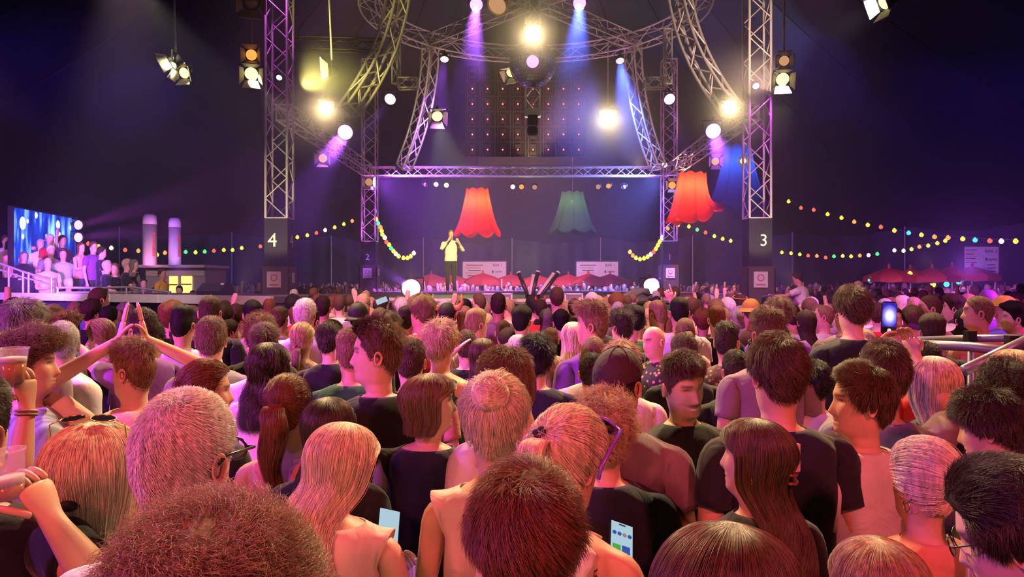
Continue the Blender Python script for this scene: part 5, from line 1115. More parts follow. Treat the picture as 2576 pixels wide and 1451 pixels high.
for x0, x1, z0, z1, nm_ in ((425, 446, 694, 738, 'glowing_door'), (455, 482, 692, 738, 'glowing_door')):
    A_ = P(x0, z0, 22.25); B2 = P(x1, z1, 22.25); dd = MB().box(((A_.x+B2.x)/2-kb.x, -.32, (A_.z+B2.z)/2), (B2.x-A_.x, .03, A_.z-B2.z)).build(nm_, yw, ko)
    MB().box(((A_.x+B2.x)/2-kb.x, -.345, (A_.z+B2.z)/2), (B2.x-A_.x, .02, .03)).build('door_bar', blackm, dd)
MB().box((.0, -.33, zr-.16), (1.7, .03, .18)).build('fascia_board', pbr('kiosk_fascia', (.5, .45, .30), .6), ko)
ro = empty('dark_shed', P(520, 740, 24.5), 0, 'dark low shed next to the bar kiosk', 'shed'); MB().box((0, 0, .1), (.9, 1, 1.3)).build('wall', pbr('shed_wall', (.12, .10, .11), .8), ro); MB().box((0, 0, .8), (1.1, 1.2, .06)).build('roof', kio, ro)
ro.location.z = 1.0
# ================================================================= crowd barrier of scaffold tubes
tubm = pbr('scaffold_tube', (.22, .19, .25), .4, .5); bar = empty('tube_barrier', P(2450, 900, 4.4), 0, 'barrier of scaffold tubes with clamps', 'barrier'); bq = lambda px, py, Y: P(px, py, Y)-bar.location
MB().tube([bq(2295, 856, 5.6), bq(2440, 851, 5.2), bq(2600, 850, 4.8)], .026, 10).build('top_tube', tubm, bar, True)
MB().tube([bq(2270, 864, 4.9), bq(2440, 872, 4.7), bq(2560, 886, 4.4)], .030, 10).build('middle_tube', tubm, bar, True)
MB().tube([bq(2425, 932, 3.7), bq(2620, 838, 3.9)], .028, 10).build('diagonal_tube', tubm, bar, True)
for px, py, Y in ((2440, 845, 5.15), (2545, 858, 4.7)): MB().box(bq(px, py, Y), (.06, .06, .07)).build('clamp', blackm, bar)
for px, Y in ((2442, 5.2), (2548, 4.75)): MB().tube([bq(px, 850, Y), Vector((0, 0, 0))+Vector((P(px, 850, Y).x, Y, 0))-bar.location], .024, 10).build('post', tubm, bar, True)
# ================================================================= the crowd, one record for each person the photograph shows
CROWD = {}
def pp(key, px, top, w, label, yaw=0, hair='crop', hc='brown', shirt='tee', col='black', body=None, Y=None, **k):
    male = k.pop('male', hair in ('crop', 'fade', 'quiff', 'slick', 'messy', 'curly', 'curltop', 'fuzzy', 'afro', 'buzz', 'full', 'brushed', 'grey', 'thin', 'bald'))
    kd, q = HAIRS.get(hair, ('s', dict(top=0, side=0))); q = dict(q); q.update(k.get('hp') or {})
    ht = q.get('top', .02) if kd != 'l' else q.get('vol', .02); hsd = q.get('side', .012)*.8 if kd != 'l' else .024
    a = math.radians(yaw); hs = k.get('hs', 1.0)
    if Y is None:
        hw = 2*math.hypot(.076*math.cos(a), .097*math.sin(a))*hs+2*hsd; Y = hw*F/w
        ztop = CZ-(top-HY)/F*Y; h = ztop-ht*.8
        lo_, hi_ = k.pop('hr', (1.54, 1.93) if male else (1.50, 1.80))
        if not lo_ <= h <= hi_:
            h = min(max(h, lo_), hi_); Y = (CZ-h-ht*.8)*F/(top-HY) if abs(top-HY) > 12 else Y
    else: k.pop('hr', None)
    h = CZ-(top-HY)/F*Y-ht*.8-k.get('z0', 0.0)
    lod = 3 if Y < 3.9 else (2 if Y < 9 else 1); kk = 1.0 if kd == 's' else .8
    n = int(kk*np.interp(Y, [.8, 1.4, 2, 3, 4.2, 6.5, 6.6], [18000, 15000, 11000, 7000, 3200, 1000, 0])) if lod > 1 else 0
    body = (yaw*.35 if abs(yaw) <= 90 else yaw) if body is None else body
    tot = (yaw-body+180) % 360-180; cxp = 0
    k.setdefault('sr', .00018+.00010*Y)
    # shift so that the turned or bowed head, not the feet, lands on the pixel
    hp_, lean = math.radians(k.get('hpitch', 0)), k.get('lean', 0.0)
    fwd = .13*math.sin(hp_)*1.0+(.75*h/1.755)*math.sin(lean); b_ = math.radians(body); ya = math.radians(yaw)
    dx = .13*math.sin(hp_)*math.sin(ya)+.75*math.sin(lean)*math.sin(b_); dy = .13*math.sin(hp_)*math.cos(ya)+.75*math.sin(lean)*math.cos(b_)
    hfix = h
    if lean: hfix = h/(1-.42*(1-math.cos(lean)))
    info = person((px-HX)/F*(Y-.035)-dx, Y-dy, hfix, body, label, lod, male, hair, hc, shirt, col, hyaw=tot, nst=n, sub=Y < 5.3, **k)
    info.update(Y=Y, h=h, px=px); CROWD[key] = info; return info
G1 = 'people close to the camera'; G2 = 'people in the middle of the crowd'
# ---- closest heads along the lower edge
pp('fuzz', 487, 1300, 575, 'person with bushy grey-brown hair filling the lower corner beside the blonde woman', 6, 'fuzzy', (.30, .22, .14), 'tee', 'cream', group=G1, hp=dict(top=.046, side=.046, lift=.72, hug=.9, len=.036, mess=.2, curl=.0065, cf=11), hs=1.06)
pp('swirl', 1325, 1163, 272, 'man with thick brown swept hair seen from above, in front of the phone', 3, 'full', 'red', 'tee', 'white', group=G1, hp=dict(top=.036, side=.020, len=.06, mess=.32))
pp('parted', 1832, 1275, 395, 'woman with parted dark brown hair bowed over at the lower edge, gold earring', 45, 'long', 'brown', 'tank', 'black', group=G1, hpitch=12, hp=dict(vol=.022))
pp('layer', 2235, 1335, 255, 'person with layered blond-brown hair at the lower edge below the blonde ponytail', 0, 'mid', 'light', 'tee', 'black', group=G1)
pp('specs', 2585, 1138, 330, 'man in thin glasses with long dark fringe, looking down at the edge of the picture', -50, 'slick', 'dark', 'tee', 'navy', group=G1, hpitch=20, Y=1.42, hp=dict(top=.04, side=.022, mess=.25))
pp('greyman', 440, 978, 250, 'man with short grey hair and black glasses, ear glowing red', 12, 'grey', 'white', 'polo', 'white', group=G1, skin=(.70, .42, .36), hpitch=4, Y=1.42, hp=dict(top=.012, side=.008, len=.018))
pp('shades', 213, 1035, 216, 'woman with long ash-blond hair tied low and sunglasses pushed up on her head', -3, 'long', 'pale', 'tank', 'white', group=G1, Y=1.85, hp=dict(len=.36, vol=.030, frizz=.008, width=.125))
pp('blondlong', 850, 1040, 222, 'woman with long strawberry-blond hair in a pale sleeveless top, looking at a phone', 35, 'longer', 'pale', 'sleeveless', 'pink', group=G1, hpitch=16, armR=((.25, .02, 1.10), (.20, .22, 1.16), (-.2, .6, .5), (-.6, -.6, .3)), fingers=True, curl=.6, body=8, Y=2.15, hp=dict(len=.44, vol=.020, sweep=-.10, frizz=.007))
pp('updo', 1243, 958, 165, 'woman with messy blond updo and a black strap over a pale sleeveless top', 6, 'updo', 'pale', 'sleeveless', 'pink', group=G1, Y=2.25, hp=dict(tz=.205, r=.046, mess=.6, side=.018))
pp('purpleshades', 1425, 1037, 150, 'woman with blond half-ponytail and purple sunglasses on her head', 42, 'pony', 'pale', 'tank', 'white', group=G1, hpitch=14, hp=dict(tz=.175, top=.022, side=.018, len=.2), Y=1.95, body=14, armR=((.27, .02, 1.10), (.185, .21, 1.12), (-.1, .55, .6), (-.75, -.4, .3)), fingers=True, curl=.6)
pp('curlblond', 1525, 982, 142, 'man with curly reddish-blond hair in a dark tee behind the lit phone', 4, 'curly', 'blond', 'tee', 'navy', group=G1, hr=(1.60, 1.9))
pp('clawclip', 1915, 1037, 200, 'woman with long brown hair held by a claw clip, face turned in profile', -55, 'longer', 'brown', 'tee', 'black', group=G1, hp=dict(len=.42, vol=.02), body=-20, Y=2.15)
pp('hoop', 2343, 1110, 162, 'woman with sleek pale-blond ponytail and a hoop earring', -22, 'pony', 'pale', 'tee', 'salmon', group=G1, hp=dict(tz=.12, len=.34, tx=-.45, top=.012), hr=(1.50, 1.8), Y=2.1)
pp('whitetee', 2180, 910, 160, 'man with brown hair in a pale tee, open mouth, profile towards the stage', -80, 'brushed', 'brown', 'tee', 'white', group=G1, body=-25, stub=.2)
pp('navyback', 1967, 838, 128, 'tall man with short brown hair and navy tee, seen straight from behind', -6, 'full', 'brown', 'tee', 'navy', group=G1, hp=dict(top=.024, side=.012))
# ---- second row
pp('smiler', 1735, 875, 106, 'smiling man with moustache and stubble in a black tee, turned to the camera', 160, 'fade', 'brown', 'tee', 'black', group=G1, hpitch=12, hroll=8, smile=1.0, stub=.8, body=150, hp=dict(side=.006))
pp('capman', 1555, 878, 122, 'man in a backwards plum-coloured cap and mauve tee', 32, 'buzz', 'dark', 'tee', 'mauve', group=G1, body=12)
pp('leaner', 1285, 862, 138, 'man with smooth brown hair bending sideways in a lilac-white shirt', -55, 'crop', 'mid', 'tee', 'lilac', group=G1, hpitch=18, hp=dict(top=.03, side=.012, len=.04), body=-15)
pp('bobwoman', 1072, 925, 136, 'woman with short copper-brown bob in a black sleeveless top, red earring', 74, 'bob', 'mid', 'sleeveless', 'black', group=G1, body=6, Y=2.95, hp=dict(len=.005, ts=.8, vol=.026, open=1.35))
pp('profile', 950, 803, 132, 'tall young man in profile with brown quiff and black tee', -92, 'quiff', 'mid', 'tee', 'black', group=G1, body=-35, Y=3.25, hp=dict(top=.032, side=.007, fade=.16, front=.014))
pp('darklong', 818, 990, 148, 'woman with long dark hair behind the strawberry-blond woman', 8, 'long', 'dark', 'tee', 'black', group=G1, Y=2.6)
pp('redpony', 718, 950, 112, 'bare-shouldered woman with curly auburn ponytail', 4, 'curlypony', 'red', 'tank', 'salmon', group=G1, hr=(1.58, 1.8))
pp('darkcurl', 668, 852, 98, 'woman with long dark curly tied-up hair in a pale tee', 12, 'curlylong', 'dark', 'tee', 'pink', group=G1, armL='drink')
pp('redhead', 508, 908, 128, 'young woman with red-brown ponytail in profile behind the grey-haired man', 66, 'pony', 'red', 'tee', 'black', group=G1, hp=dict(tz=.10))
pp('clapper', 332, 848, 112, 'man in a cream shirt clapping his hands high above his head', -72, 'fade', 'light', 'tee', 'cream', group=G1, body=-32, armL=((.37, .10, 1.57), (.052, .14, 1.765), (-.17, .02, 1), (-1, 0, -.17)), armR=((.40, .10, 1.57), (.052, .14, 1.765), (-.17, .02, 1), (-1, 0, -.17)), fingers=True, curl=.03, hp=dict(top=.036, front=.016))
pp('curltop', 60, 822, 126, 'curly-haired young man in a pale grey tee, in profile beside the raised cups', 72, 'curltop', 'mid', 'stripe' if False else 'tee', 'ltblue', group=G1, body=40, tkind='stripe')
pp('lilacman', 156, 808, 80, 'man with grey cropped hair in a lilac-lit white shirt', -35, 'grey', 'grey', 'shirt', 'white', group=G1, body=25, girth=1.08)
pp('bobtied', 2362, 885, 118, 'woman with blond bob and black top, by the diagonal barrier tube', 4, 'bob', 'pale', 'tee', 'black', group=G1, hp=dict(len=.07, ts=.6))
pp('filmer', 2232, 858, 118, 'man filming with a phone held up, brown combed hair', 12, 'brushed', 'brown', 'tee', 'mauve', group=G1, armR=((.36, .18, 1.47), (.275, .34, 1.68), (-.25, .1, 1), (-.8, -.5, 0)), armL=((.06, .24, 1.42), (-.125, .36, 1.66), (-.2, .1, 1), (-.8, -.5, 0)), fingers=True, curl=.5)
pp('bowed', 2508, 968, 150, 'dark-haired man looking down with a cup at his mouth near the barrier', -45, 'messy', 'dark', 'tee', 'brown', group=G1, hpitch=14, armL=((.20, .16, 1.22), (.06, .20, 1.40), (-.1, .1, 1), (-.5, -.8, 0)), hp=dict(top=.03, side=.014), body=-15)
pp('curledge', 2545, 905, 120, 'person with wavy dark hair behind the bowed dark-haired man', 20, 'curly', 'dark', 'tee', 'charcoal', group=G1)
pp('blondedge', 2565, 868, 110, 'person with golden-blond hair under the diagonal barrier tube', 0, 'shag', 'blond', 'tee', 'lilac', group=G1)
# ---- third row
pp('hoodie', 2058, 905, 78, 'person with black hair and grey hooded sweater behind the pale-tee man', 0, 'full', 'black', 'long', 'lilac', group=G2)
pp('bobface', 2142, 872, 78, 'woman with short pale-blond hair between the hoodie and the filming man', -30, 'bob', 'pale', 'tee', 'pink', group=G2, hp=dict(len=.02))
pp('talltee', 2152, 718, 62, 'tall person in a loose black tee with one forearm raised', -10, 'full', 'brown', 'tee', 'black', group=G2, armL='front', Y=4.9)
pp('oily', 1942, 806, 90, 'man with slicked black hair and sunglasses in profile behind the navy tee', -65, 'slick', 'black', 'tee', 'beige', group=G2, stub=.3)
pp('rearcrop', 1855, 880, 72, 'man with cropped dark hair and black tee beside the smiling man', 4, 'crop', 'dark', 'tee', 'black', group=G2)
pp('floral', 1830, 808, 64, 'man with dark faded hair in a golden patterned shirt', 30, 'fade', 'dark', 'polo', 'brown', group=G2, tkind='floral')
pp('beardless', 1725, 838, 68, 'man with brown crop half hidden behind the smiling man', -12, 'crop', 'brown', 'tee', 'black', group=G2)
pp('baldface', 1647, 820, 62, 'bald man in a dark patterned shirt turned sideways', -120, 'bald', 'brown', 'polo', 'charcoal', group=G2, skin=(.60, .33, .25), hpitch=8, tkind='floral')
pp('baldlilac', 1495, 846, 70, 'bald-headed man in a lilac-white long sleeve', 10, 'thin', 'light', 'long', 'lilac', group=G2, skin=(.60, .36, .30))
pp('beige', 1490, 885, 72, 'dark cropped man in a beige tee next to the plum cap', 6, 'crop', 'dark', 'tee', 'beige', group=G2)
pp('blondtuft', 1565, 858, 74, 'person with short tousled blond hair just behind the plum cap', 5, 'messy', 'blond', 'tee', 'white', group=G2, Y=4.1)
pp('quiffblond', 1495, 755, 76, 'tall young man with blond quiff and shaved sides in profile', -66, 'fade', 'light', 'tee', 'purple', group=G2, hp=dict(top=.045, front=.03, mess=.5))
pp('paleLong', 1442, 805, 62, 'woman with very long pale-blond hair beside the blond-quiff man', 6, 'longer', 'pale', 'tee', 'black', group=G2)
pp('blackmess', 1350, 838, 86, 'person with tousled jet-black hair above the bending man', 4, 'messy', 'black', 'tee', 'navy', group=G2)
pp('blackblond', 1395, 890, 66, 'woman with long blond hair falling over a black top', 0, 'long', 'blond', 'tee', 'black', group=G2)
pp('armup', 1213, 845, 74, 'woman with long brown hair lifting a bare arm beside her head', 4, 'longer', 'brown', 'tank', 'dkgreen', group=G2, armL='head')
pp('greentee', 1105, 803, 82, 'person with tousled yellow-blond hair in a green tee', 18, 'messy', 'blond', 'tank', 'green', group=G2, hp=dict(side=.020, top=.036))
pp('fadegreen', 882, 822, 52, 'man with cropped sandy hair in a bright green tee', -4, 'crop', 'light', 'tee', 'green', group=G2, Y=4.0)
pp('blackshirt', 828, 806, 66, 'dark-haired man in a black collared shirt beside the green tee', 20, 'slick', 'dark', 'polo', 'black', group=G2)
pp('halfhead', 1030, 848, 62, 'person with smooth dark brown hair behind the tall profile man', 0, 'crop', 'brown', 'tee', 'salmon', group=G2, Y=4.0)
pp('goldpony', 757, 812, 56, 'bare-backed young woman with a golden low ponytail', 8, 'lowpony', 'blond', 'tank', 'mauve', group=G2)
pp('flattop', 660, 812, 74, 'man with flat cropped top and bare neck, leaning back', -18, 'fade', 'brown', 'tee', 'lilac', group=G2, hpitch=-20)
pp('wavyred', 650, 788, 72, 'person with wavy chestnut hair above the flat-cropped man', -14, 'curly', 'red', 'tee', 'black', group=G2, Y=5.2)
pp('smilerow', 702, 803, 52, 'brown-haired young woman in profile, smiling, with earrings', 70, 'shag', 'mid', 'tee', 'brown', group=G2)
pp('greytee', 526, 796, 76, 'man with short sandy hair and grey tee behind the red-haired woman', -10, 'crop', 'mid', 'tee', 'grey', group=G2, hp=dict(top=.024, side=.014))
pp('darkmate', 572, 803, 50, 'dark-haired man with black jacket beside the sandy-haired grey tee', 40, 'slick', 'dark', 'tee', 'black', group=G2)
pp('blackhead', 372, 806, 68, 'person with glossy black hair between the clapping arms', 10, 'full', 'black', 'tee', 'black', group=G2, hp=dict(top=.018, side=.015))
pp('pinkpony', 250, 803, 70, 'bare-shouldered blonde woman in profile lit magenta', -70, 'lowpony', 'light', 'tank', 'navy', group=G2)
pp('magman', 46, 752, 88, 'man with grey-dark hair lit violet at the catwalk side of the crowd', 32, 'messy', 'salt', 'tee', 'mauve', group=G2, hp=dict(side=.012, top=.022))
pp('magcurl', 118, 778, 56, 'person with curly dark hair lit magenta beside the grey-haired shirt man', 10, 'curly', 'brown', 'tee', 'black', group=G2)
pp('magwave', 158, 782, 56, 'person with swept wavy hair lit bright magenta', 28, 'curltop', 'red', 'tee', 'navy', group=G2)
pp('pointer', 352, 775, 46, 'person pointing with outstretched arm towards the grandstand', -55, 'crop', 'dark', 'tee', 'purple', group=G2, body=-60, armL=((.10, .32, 1.40), (.02, .58, 1.50), (0, 1, .25), (0, 0, -1)), fingers=True, curl=[(.05, .05, .05), (.9, 1.2, .9), (1.0, 1.2, .9), (1.0, 1.2, .9)], Y=4.7)
pp('bluebald', 243, 723, 40, 'balding man in a blue printed tee below the catwalk edge', 30, 'buzz', 'brown', 'tee', 'blue', group=G2, skin=(.58, .33, .25))
for key, px, top, w, yaw, hr, hcx, sh, cl, lab in (
    ('a1', 30, 748, 44, 0, 'crop', 'dark', 'tee', 'black', 'dark-haired man standing under the catwalk edge at the picture border'),
    ('a2', 128, 765, 46, 0, 'crop', 'light', 'tee', 'navy', 'sandy-haired man just under the wedge monitor end of the catwalk'),
    ('a3', 225, 752, 46, 20, 'full', 'dark', 'tee', 'black', 'dark-haired person directly below the blue printed tee'),
    ('a4', 312, 762, 42, 0, 'curly', 'salt', 'tee', 'purple', 'person with grey curls beside the clapping hands'),
    ('a5', 295, 782, 42, 0, 'messy', 'light', 'tee', 'grey', 'person with tousled sandy hair above the pointing arm'),
    ('a6', 428, 758, 54, 0, 'curly', 'red', 'tee', 'black', 'person with dense red-brown curls behind the clapping arms'),
    ('a7', 452, 802, 58, 50, 'crop', 'dark', 'tee', 'white', 'dark-haired young man in profile behind the clapping elbow'),
    ('a8', 497, 774, 52, -50, 'crop', 'dark', 'tee', 'red', 'dark-haired man in profile with face lit red, under the catwalk lip'),
    ('a9', 524, 744, 50, -10, 'crop', 'brown', 'tee', 'black', 'man with green-tinged brown hair under the second wedge monitor'),
    ('a10', 556, 764, 48, 5, 'full', 'dark', 'tee', 'charcoal', 'dark round head under the second wedge monitor'),
    ('a11', 590, 764, 40, 0, 'crop', 'brown', 'tee', 'navy', 'brown-haired person between the wedge monitor and tower 4'),
    ('a12', 608, 776, 46, -75, 'crop', 'dark', 'tee', 'blue', 'man in profile with glowing red face below tower 4'),
    ('a13', 633, 754, 46, -20, 'slick', 'black', 'tee', 'pink', 'man with combed black hair below tower 4'),
    ('a14', 676, 746, 34, 0, 'mid', 'red', 'tank', 'salmon', 'auburn-haired woman in a salmon top at the foot of tower 4'),
    ('a15', 735, 740, 38, 0, 'afro', 'black', 'tee', 'lilac', 'person with round black afro beside tower 4'),
    ('a16', 764, 750, 52, 10, 'grey', 'white', 'tee', 'lilac', 'white-haired man with violet-lit temple'),
    ('a17', 780, 775, 44, 20, 'crop', 'dark', 'tee', 'purple', 'dark-cropped person in front of the white-haired man'),
    ('a18', 810, 744, 38, 0, 'crop', 'dark', 'tee', 'salmon', 'dark-haired man in a salmon-lit tee'),
    ('a19', 853, 742, 30, 0, 'crop', 'brown', 'tee', 'cream', 'small dark head next to the glowing phone lights'),
    ('a20', 912, 738, 34, 0, 'grey', 'blond', 'tee', 'grey', 'man with ash-blond hair above the black cap'),
    ('a21', 955, 774, 46, -5, 'crop', 'brown', 'tee', 'white', 'brown-cropped man in a pale top beside the black cap'),
    ('a22', 1020, 770, 42, 3, 'fade', 'dark', 'tee', 'red', 'dark-cropped man with a red-clad neighbour behind the tall profile man'),
    ('a23', 1048, 766, 40, 0, 'crop', 'brown', 'tee', 'orange', 'brown-haired person between the two red caps'),
    ('a24', 1078, 757, 42, 170, 'quiff', 'brown', 'tee', 'white', 'man facing the camera with high brown quiff, looking down'),
    ('a25', 1168, 765, 46, 10, 'wavy', 'blond', 'tank', 'beige', 'blonde wavy-haired woman beside the horned helmet'),
    ('a26', 1193, 788, 46, 20, 'long', 'dark', 'tank', 'pink', 'dark-haired woman with sunglasses on her head and pearl earrings'),
    ('a27', 1226, 785, 40, -5, 'long', 'pale', 'tank', 'cream', 'pale-blonde woman with straight hair in a strappy top'),
    ('a28', 1206, 738, 36, -60, 'crop', 'brown', 'tee', 'black', 'man in profile in front of the stage monitor box'),
    ('a29', 1253, 737, 38, 0, 'crop', 'dark', 'tee', 'mauve', 'dark-haired man in front of the first stage box'),
    ('a30', 1265, 805, 42, 0, 'crop', 'mid', 'tee', 'pink', 'brown-haired head below the pale-blonde woman'),
    ('a31', 1312, 768, 50, 20, 'quiff', 'black', 'tee', 'mauve', 'black-haired man with a shaved temple below the cannon tubes'),
    ('a32', 1278, 824, 48, 0, 'full', 'dark', 'tee', 'black', 'dark smooth head above the bending man'),
    ('a33', 1374, 774, 44, 5, 'long', 'salt', 'tank', 'mauve', 'woman with long ash-brown hair below the cannon tubes'),
    ('a34', 1412, 778, 42, 0, 'quiff', 'black', 'tee', 'black', 'man with slicked jet-black hair below the tall brown-haired man'),
    ('a35', 1401, 722, 34, 0, 'crop', 'brown', 'tee', 'black', 'tall brown-haired man standing above the others before the second stage box'),
    ('a36', 1386, 823, 44, 0, 'crop', 'mid', 'tee', 'cream', 'brown-haired head under the ash-brown long hair'),
    ('a37', 1553, 735, 40, 0, 'afro', 'red', 'tee', 'beige', 'person with a ball of ginger curls'),
    ('a38', 1556, 758, 36, 0, 'thin', 'grey', 'tee', 'grey', 'balding man under the ginger curls'),
    ('a39', 1567, 777, 56, -30, 'curltop', 'dark', 'polo', 'charcoal', 'man with curly dark hair beside the blond-quiff man'),
    ('a40', 1605, 770, 42, 0, 'fade', 'dark', 'tee', 'white', 'man with dark flat crop in a white printed tee'),
    ('a41', 1530, 845, 56, 0, 'crop', 'dark', 'tee', 'white', 'dark crown of a head behind the bald lilac man'),
    ('a42', 1657, 755, 46, -30, 'crop', 'light', 'tee', 'lilac', 'ginger-cropped man in a lilac-lit tee'),
    ('a43', 1711, 748, 46, 0, 'crop', 'black', 'tee', 'lilac', 'tall man with black crop in a broad lilac-white tee'),
    ('a44', 1742, 748, 38, 40, 'crop', 'brown', 'tee', 'pink', 'brown-haired man peeping from behind the black-cropped tall man'),
    ('a45', 1863, 735, 42, 0, 'mid', 'dark', 'tank', 'black', 'dark-haired woman with an orange headband'),
    ('a46', 1866, 772, 46, 0, 'curly', 'grey', 'tee', 'brown', 'person with grey curly hair in front of the orange headband'),
    ('a47', 1937, 772, 74, -10, 'fade', 'mid', 'tee', 'mauve', 'man with brown fade towering over the slicked black hair'),
    ('a48', 1962, 747, 58, 0, 'curly', 'mid', 'tee', 'purple', 'man with short brown curls in a violet-lit top'),
    ('a49', 2032, 774, 54, -8, 'mid', 'dark', 'tee', 'black', 'person with dark shoulder hair beside the loose black tee'),
    ('a50', 2077, 767, 48, -60, 'thin', 'light', 'tee', 'lilac', 'bald pink-lit person with hands raised to the face'),
    ('a51', 2162, 706, 22, -60, 'bald', 'brown', 'tee', 'pink', 'small bald head lit magenta above the loose black tee'),
    ('a52', 2300, 768, 50, 0, 'full', 'brown', 'tee', 'red', 'person with dark red-lit hair in a red tee'),
    ('a53', 2345, 742, 52, -70, 'buzz', 'brown', 'tee', 'pink', 'buzz-cut man in profile lit pink below the parasols'),
    ('a54', 2406, 740, 48, -50, 'quiff', 'dark', 'tee', 'purple', 'man with dark quiff in profile below the parasols'),
    ('a55', 2275, 738, 40, -30, 'shag', 'pale', 'tee', 'lilac', 'pink-lit blonde person below the parasol pole'),
    ('a56', 2416, 778, 46, 0, 'long', 'light', 'tank', 'mauve', 'woman with long fair hair before the orange-lit man'),
    ('a57', 2418, 800, 48, 0, 'curly', 'brown', 'tee', 'pink', 'person with short brown curls right by the barrier clamp'.replace('right by', 'close to')),
    ('a58', 2470, 744, 62, -60, 'buzz', 'light', 'polo', 'salmon', 'stocky man with orange-lit shaved head in a pink polo'),
    ('a59', 2558, 760, 56, -70, 'curltop', 'black', 'tee', 'navy', 'dark-haired youth in profile at the border near the yellow turban'),
    ('a60', 2560, 734, 36, -70, 'crop', 'dark', 'tee', 'charcoal', 'young man in profile just above the dark-haired youth'),
    ('a61', 2532, 752, 40, 170, 'bald', 'brown', 'polo', 'blue', 'person in a knotted yellow turban and blue top'),
    ('a62', 2490, 730, 36, 0, 'buzz', 'dark', 'tee', 'purple', 'person in a violet cap behind the orange-lit man'),
    ('a63', 2350, 803, 50, 180, 'buzz', 'dark', 'tee', 'purple', 'youngster in a purple cowboy hat facing the camera'),
    ('a64', 2338, 858, 72, 0, 'crop', 'dark', 'tee', 'red', 'dark head below the barrier tubes beside the blond bob'),
    ('a65', 898, 762, 44, 8, 'buzz', 'black', 'tee', 'black', 'man in a backwards black cap'),
    ('a66', 1072, 750, 36, 0, 'buzz', 'dark', 'tee', 'red', 'person in a red cap beyond the high quiff'),
    ('a67', 1124, 762, 42, 8, 'buzz', 'dark', 'tee', 'brown', 'person in a black horned helmet'),
    ('a68', 1892, 752, 40, 0, 'buzz', 'brown', 'tee', 'mauve', 'person in a mustard bucket hat'),
    ('a69', 1806, 768, 44, 0, 'crop', 'red', 'tee', 'black', 'ginger-haired person in black raising an arm with pointing finger'),
    ('a70', 1770, 776, 46, 10, 'curly', 'red', 'tank', 'salmon', 'auburn curly-haired woman beside the raised pointing arm'),
    ('a71', 1630, 772, 36, 10, 'mid', 'blond', 'tank', 'yellow', 'fair-haired person in yellow between the white tee and the ginger man'),
    ('a72', 1490, 735, 36, 0, 'grey', 'white', 'tee', 'black', 'person with snow-white hair behind the blond quiff'),
    ('a73', 1360, 752, 34, 0, 'crop', 'dark', 'tee', 'red', 'person wearing red devil horns'),
    ('a74', 1172, 830, 56, 0, 'crop', 'brown', 'tee', 'black', 'brown head above the lifted bare arm'),
    ('a75', 700, 770, 42, 5, 'crop', 'brown', 'tee', 'mauve', 'brown-haired man under tower 4 beside the white-haired man'),
    ('a76', 2250, 770, 44, 170, 'crop', 'dark', 'tee', 'lilac', 'person facing the camera behind the raised filming phone'),
    ('a77', 2110, 742, 30, 0, 'mid', 'dark', 'tee', 'pink', 'dark-haired person with pink-lit shoulders behind the loose black tee'),
    ('a78', 1995, 765, 40, 0, 'crop', 'dark', 'tee', 'lilac', 'dark-haired person beside the short brown curls')):
    ex = {}
    if key == 'a69': ex = dict(armL=((.28, .10, 1.56), (.40, .12, 1.80), (.3, .1, 1), (0, 1, 0)), fingers=True, curl=[(.05, .05, .05), (.9, 1.2, .9), (1.0, 1.2, .9), (1.0, 1.2, .9)])
    if key == 'a50': ex = dict(armL='drink', armR='drink')
    if key == 'a58': ex = dict(girth=1.15)
    pp(key, px, top, w, lab, yaw, hr, hcx, sh, cl, group=G2, **ex)

for key, px, top, w, aL, aR, hr, hcx, cl, lab in (
    ('b1', 2222, 742, 24, 'up', 'down', 'crop', 'dark', 'navy', 'dark-haired person raising a bare arm under the outermost bar parasol'),
    ('b2', 2292, 738, 24, 'raise', 'down', 'messy', 'brown', 'black', 'person waving one hand high below the middle bar parasols'),
    ('b3', 2424, 736, 24, 'down', 'raise', 'crop', 'dark', 'charcoal', 'person stretching an arm up under the tall bar sign'),
    ('b4', 852, 744, 22, 'down', 'up', 'crop', 'brown', 'pink', 'pink-lit person with one fist raised beside the bright floor spotlight'),
    ('b5', 1850, 748, 26, 'up', 'down', 'crop', 'black', 'purple', 'person holding two fingers up before tower 3'),
    ('b6', 950, 752, 28, 'raise', 'raise', 'crop', 'dark', 'black', 'person lifting both arms behind the brown-cropped man')):
    pp(key, px, top, w, lab, 0, hr, hcx, 'tee', cl, armL=aL, armR=aR, group=G2)
# ---- two people beyond the picture border whose arms hold up cups
pp('cupman', -112, 938, 150, 'person in black beyond the border whose fist holds the lower cup of beer', 0, 'crop', 'dark', 'tee', 'black', Y=1.75, group=G1, girth=1.12, skin=0, armR=((.37, -.13, 1.345), (.30, -.17, 1.485), (-.50, -.02, 1), (-.9, .3, -.3)), fingers=True, curl=[(.7, .8, .5)]*4)
pp('cuparm', -200, 880, 120, 'person beyond the border whose braceleted arm lifts the upper cup of beer', 0, 'crop', 'brown', 'tee', 'grey', Y=2.5, group=G1, skin=1, armR=((.33, -.05, 1.37), (.325, .0, 1.585), (-.05, -.05, 1), (-.9, .35, 0)), fingers=True, curl=[(.7, .8, .5)]*4)
def wpt(info, v):
    o = info['o']; return Matrix.Translation(o.location) @ Matrix.Rotation(o.rotation_euler.z, 4, 'Z') @ Vector([float(c)*1.0 for c in v])
def handpos(info, s, along=.09, out=.03):
    Wp, hd, hn, wa = info['B'].hands[s]; return wpt(info, (Wp+hd*along+hn*out)*info['k'])
plast = pbr('cup_plastic', (.80, .76, .76), .12, spec=.7, alpha=.20); beer = pbr('beer_amber', (.62, .24, .03), .15); foam = pbr('beer_foam', (.80, .72, .66), .8, noise=.1, scale=40)
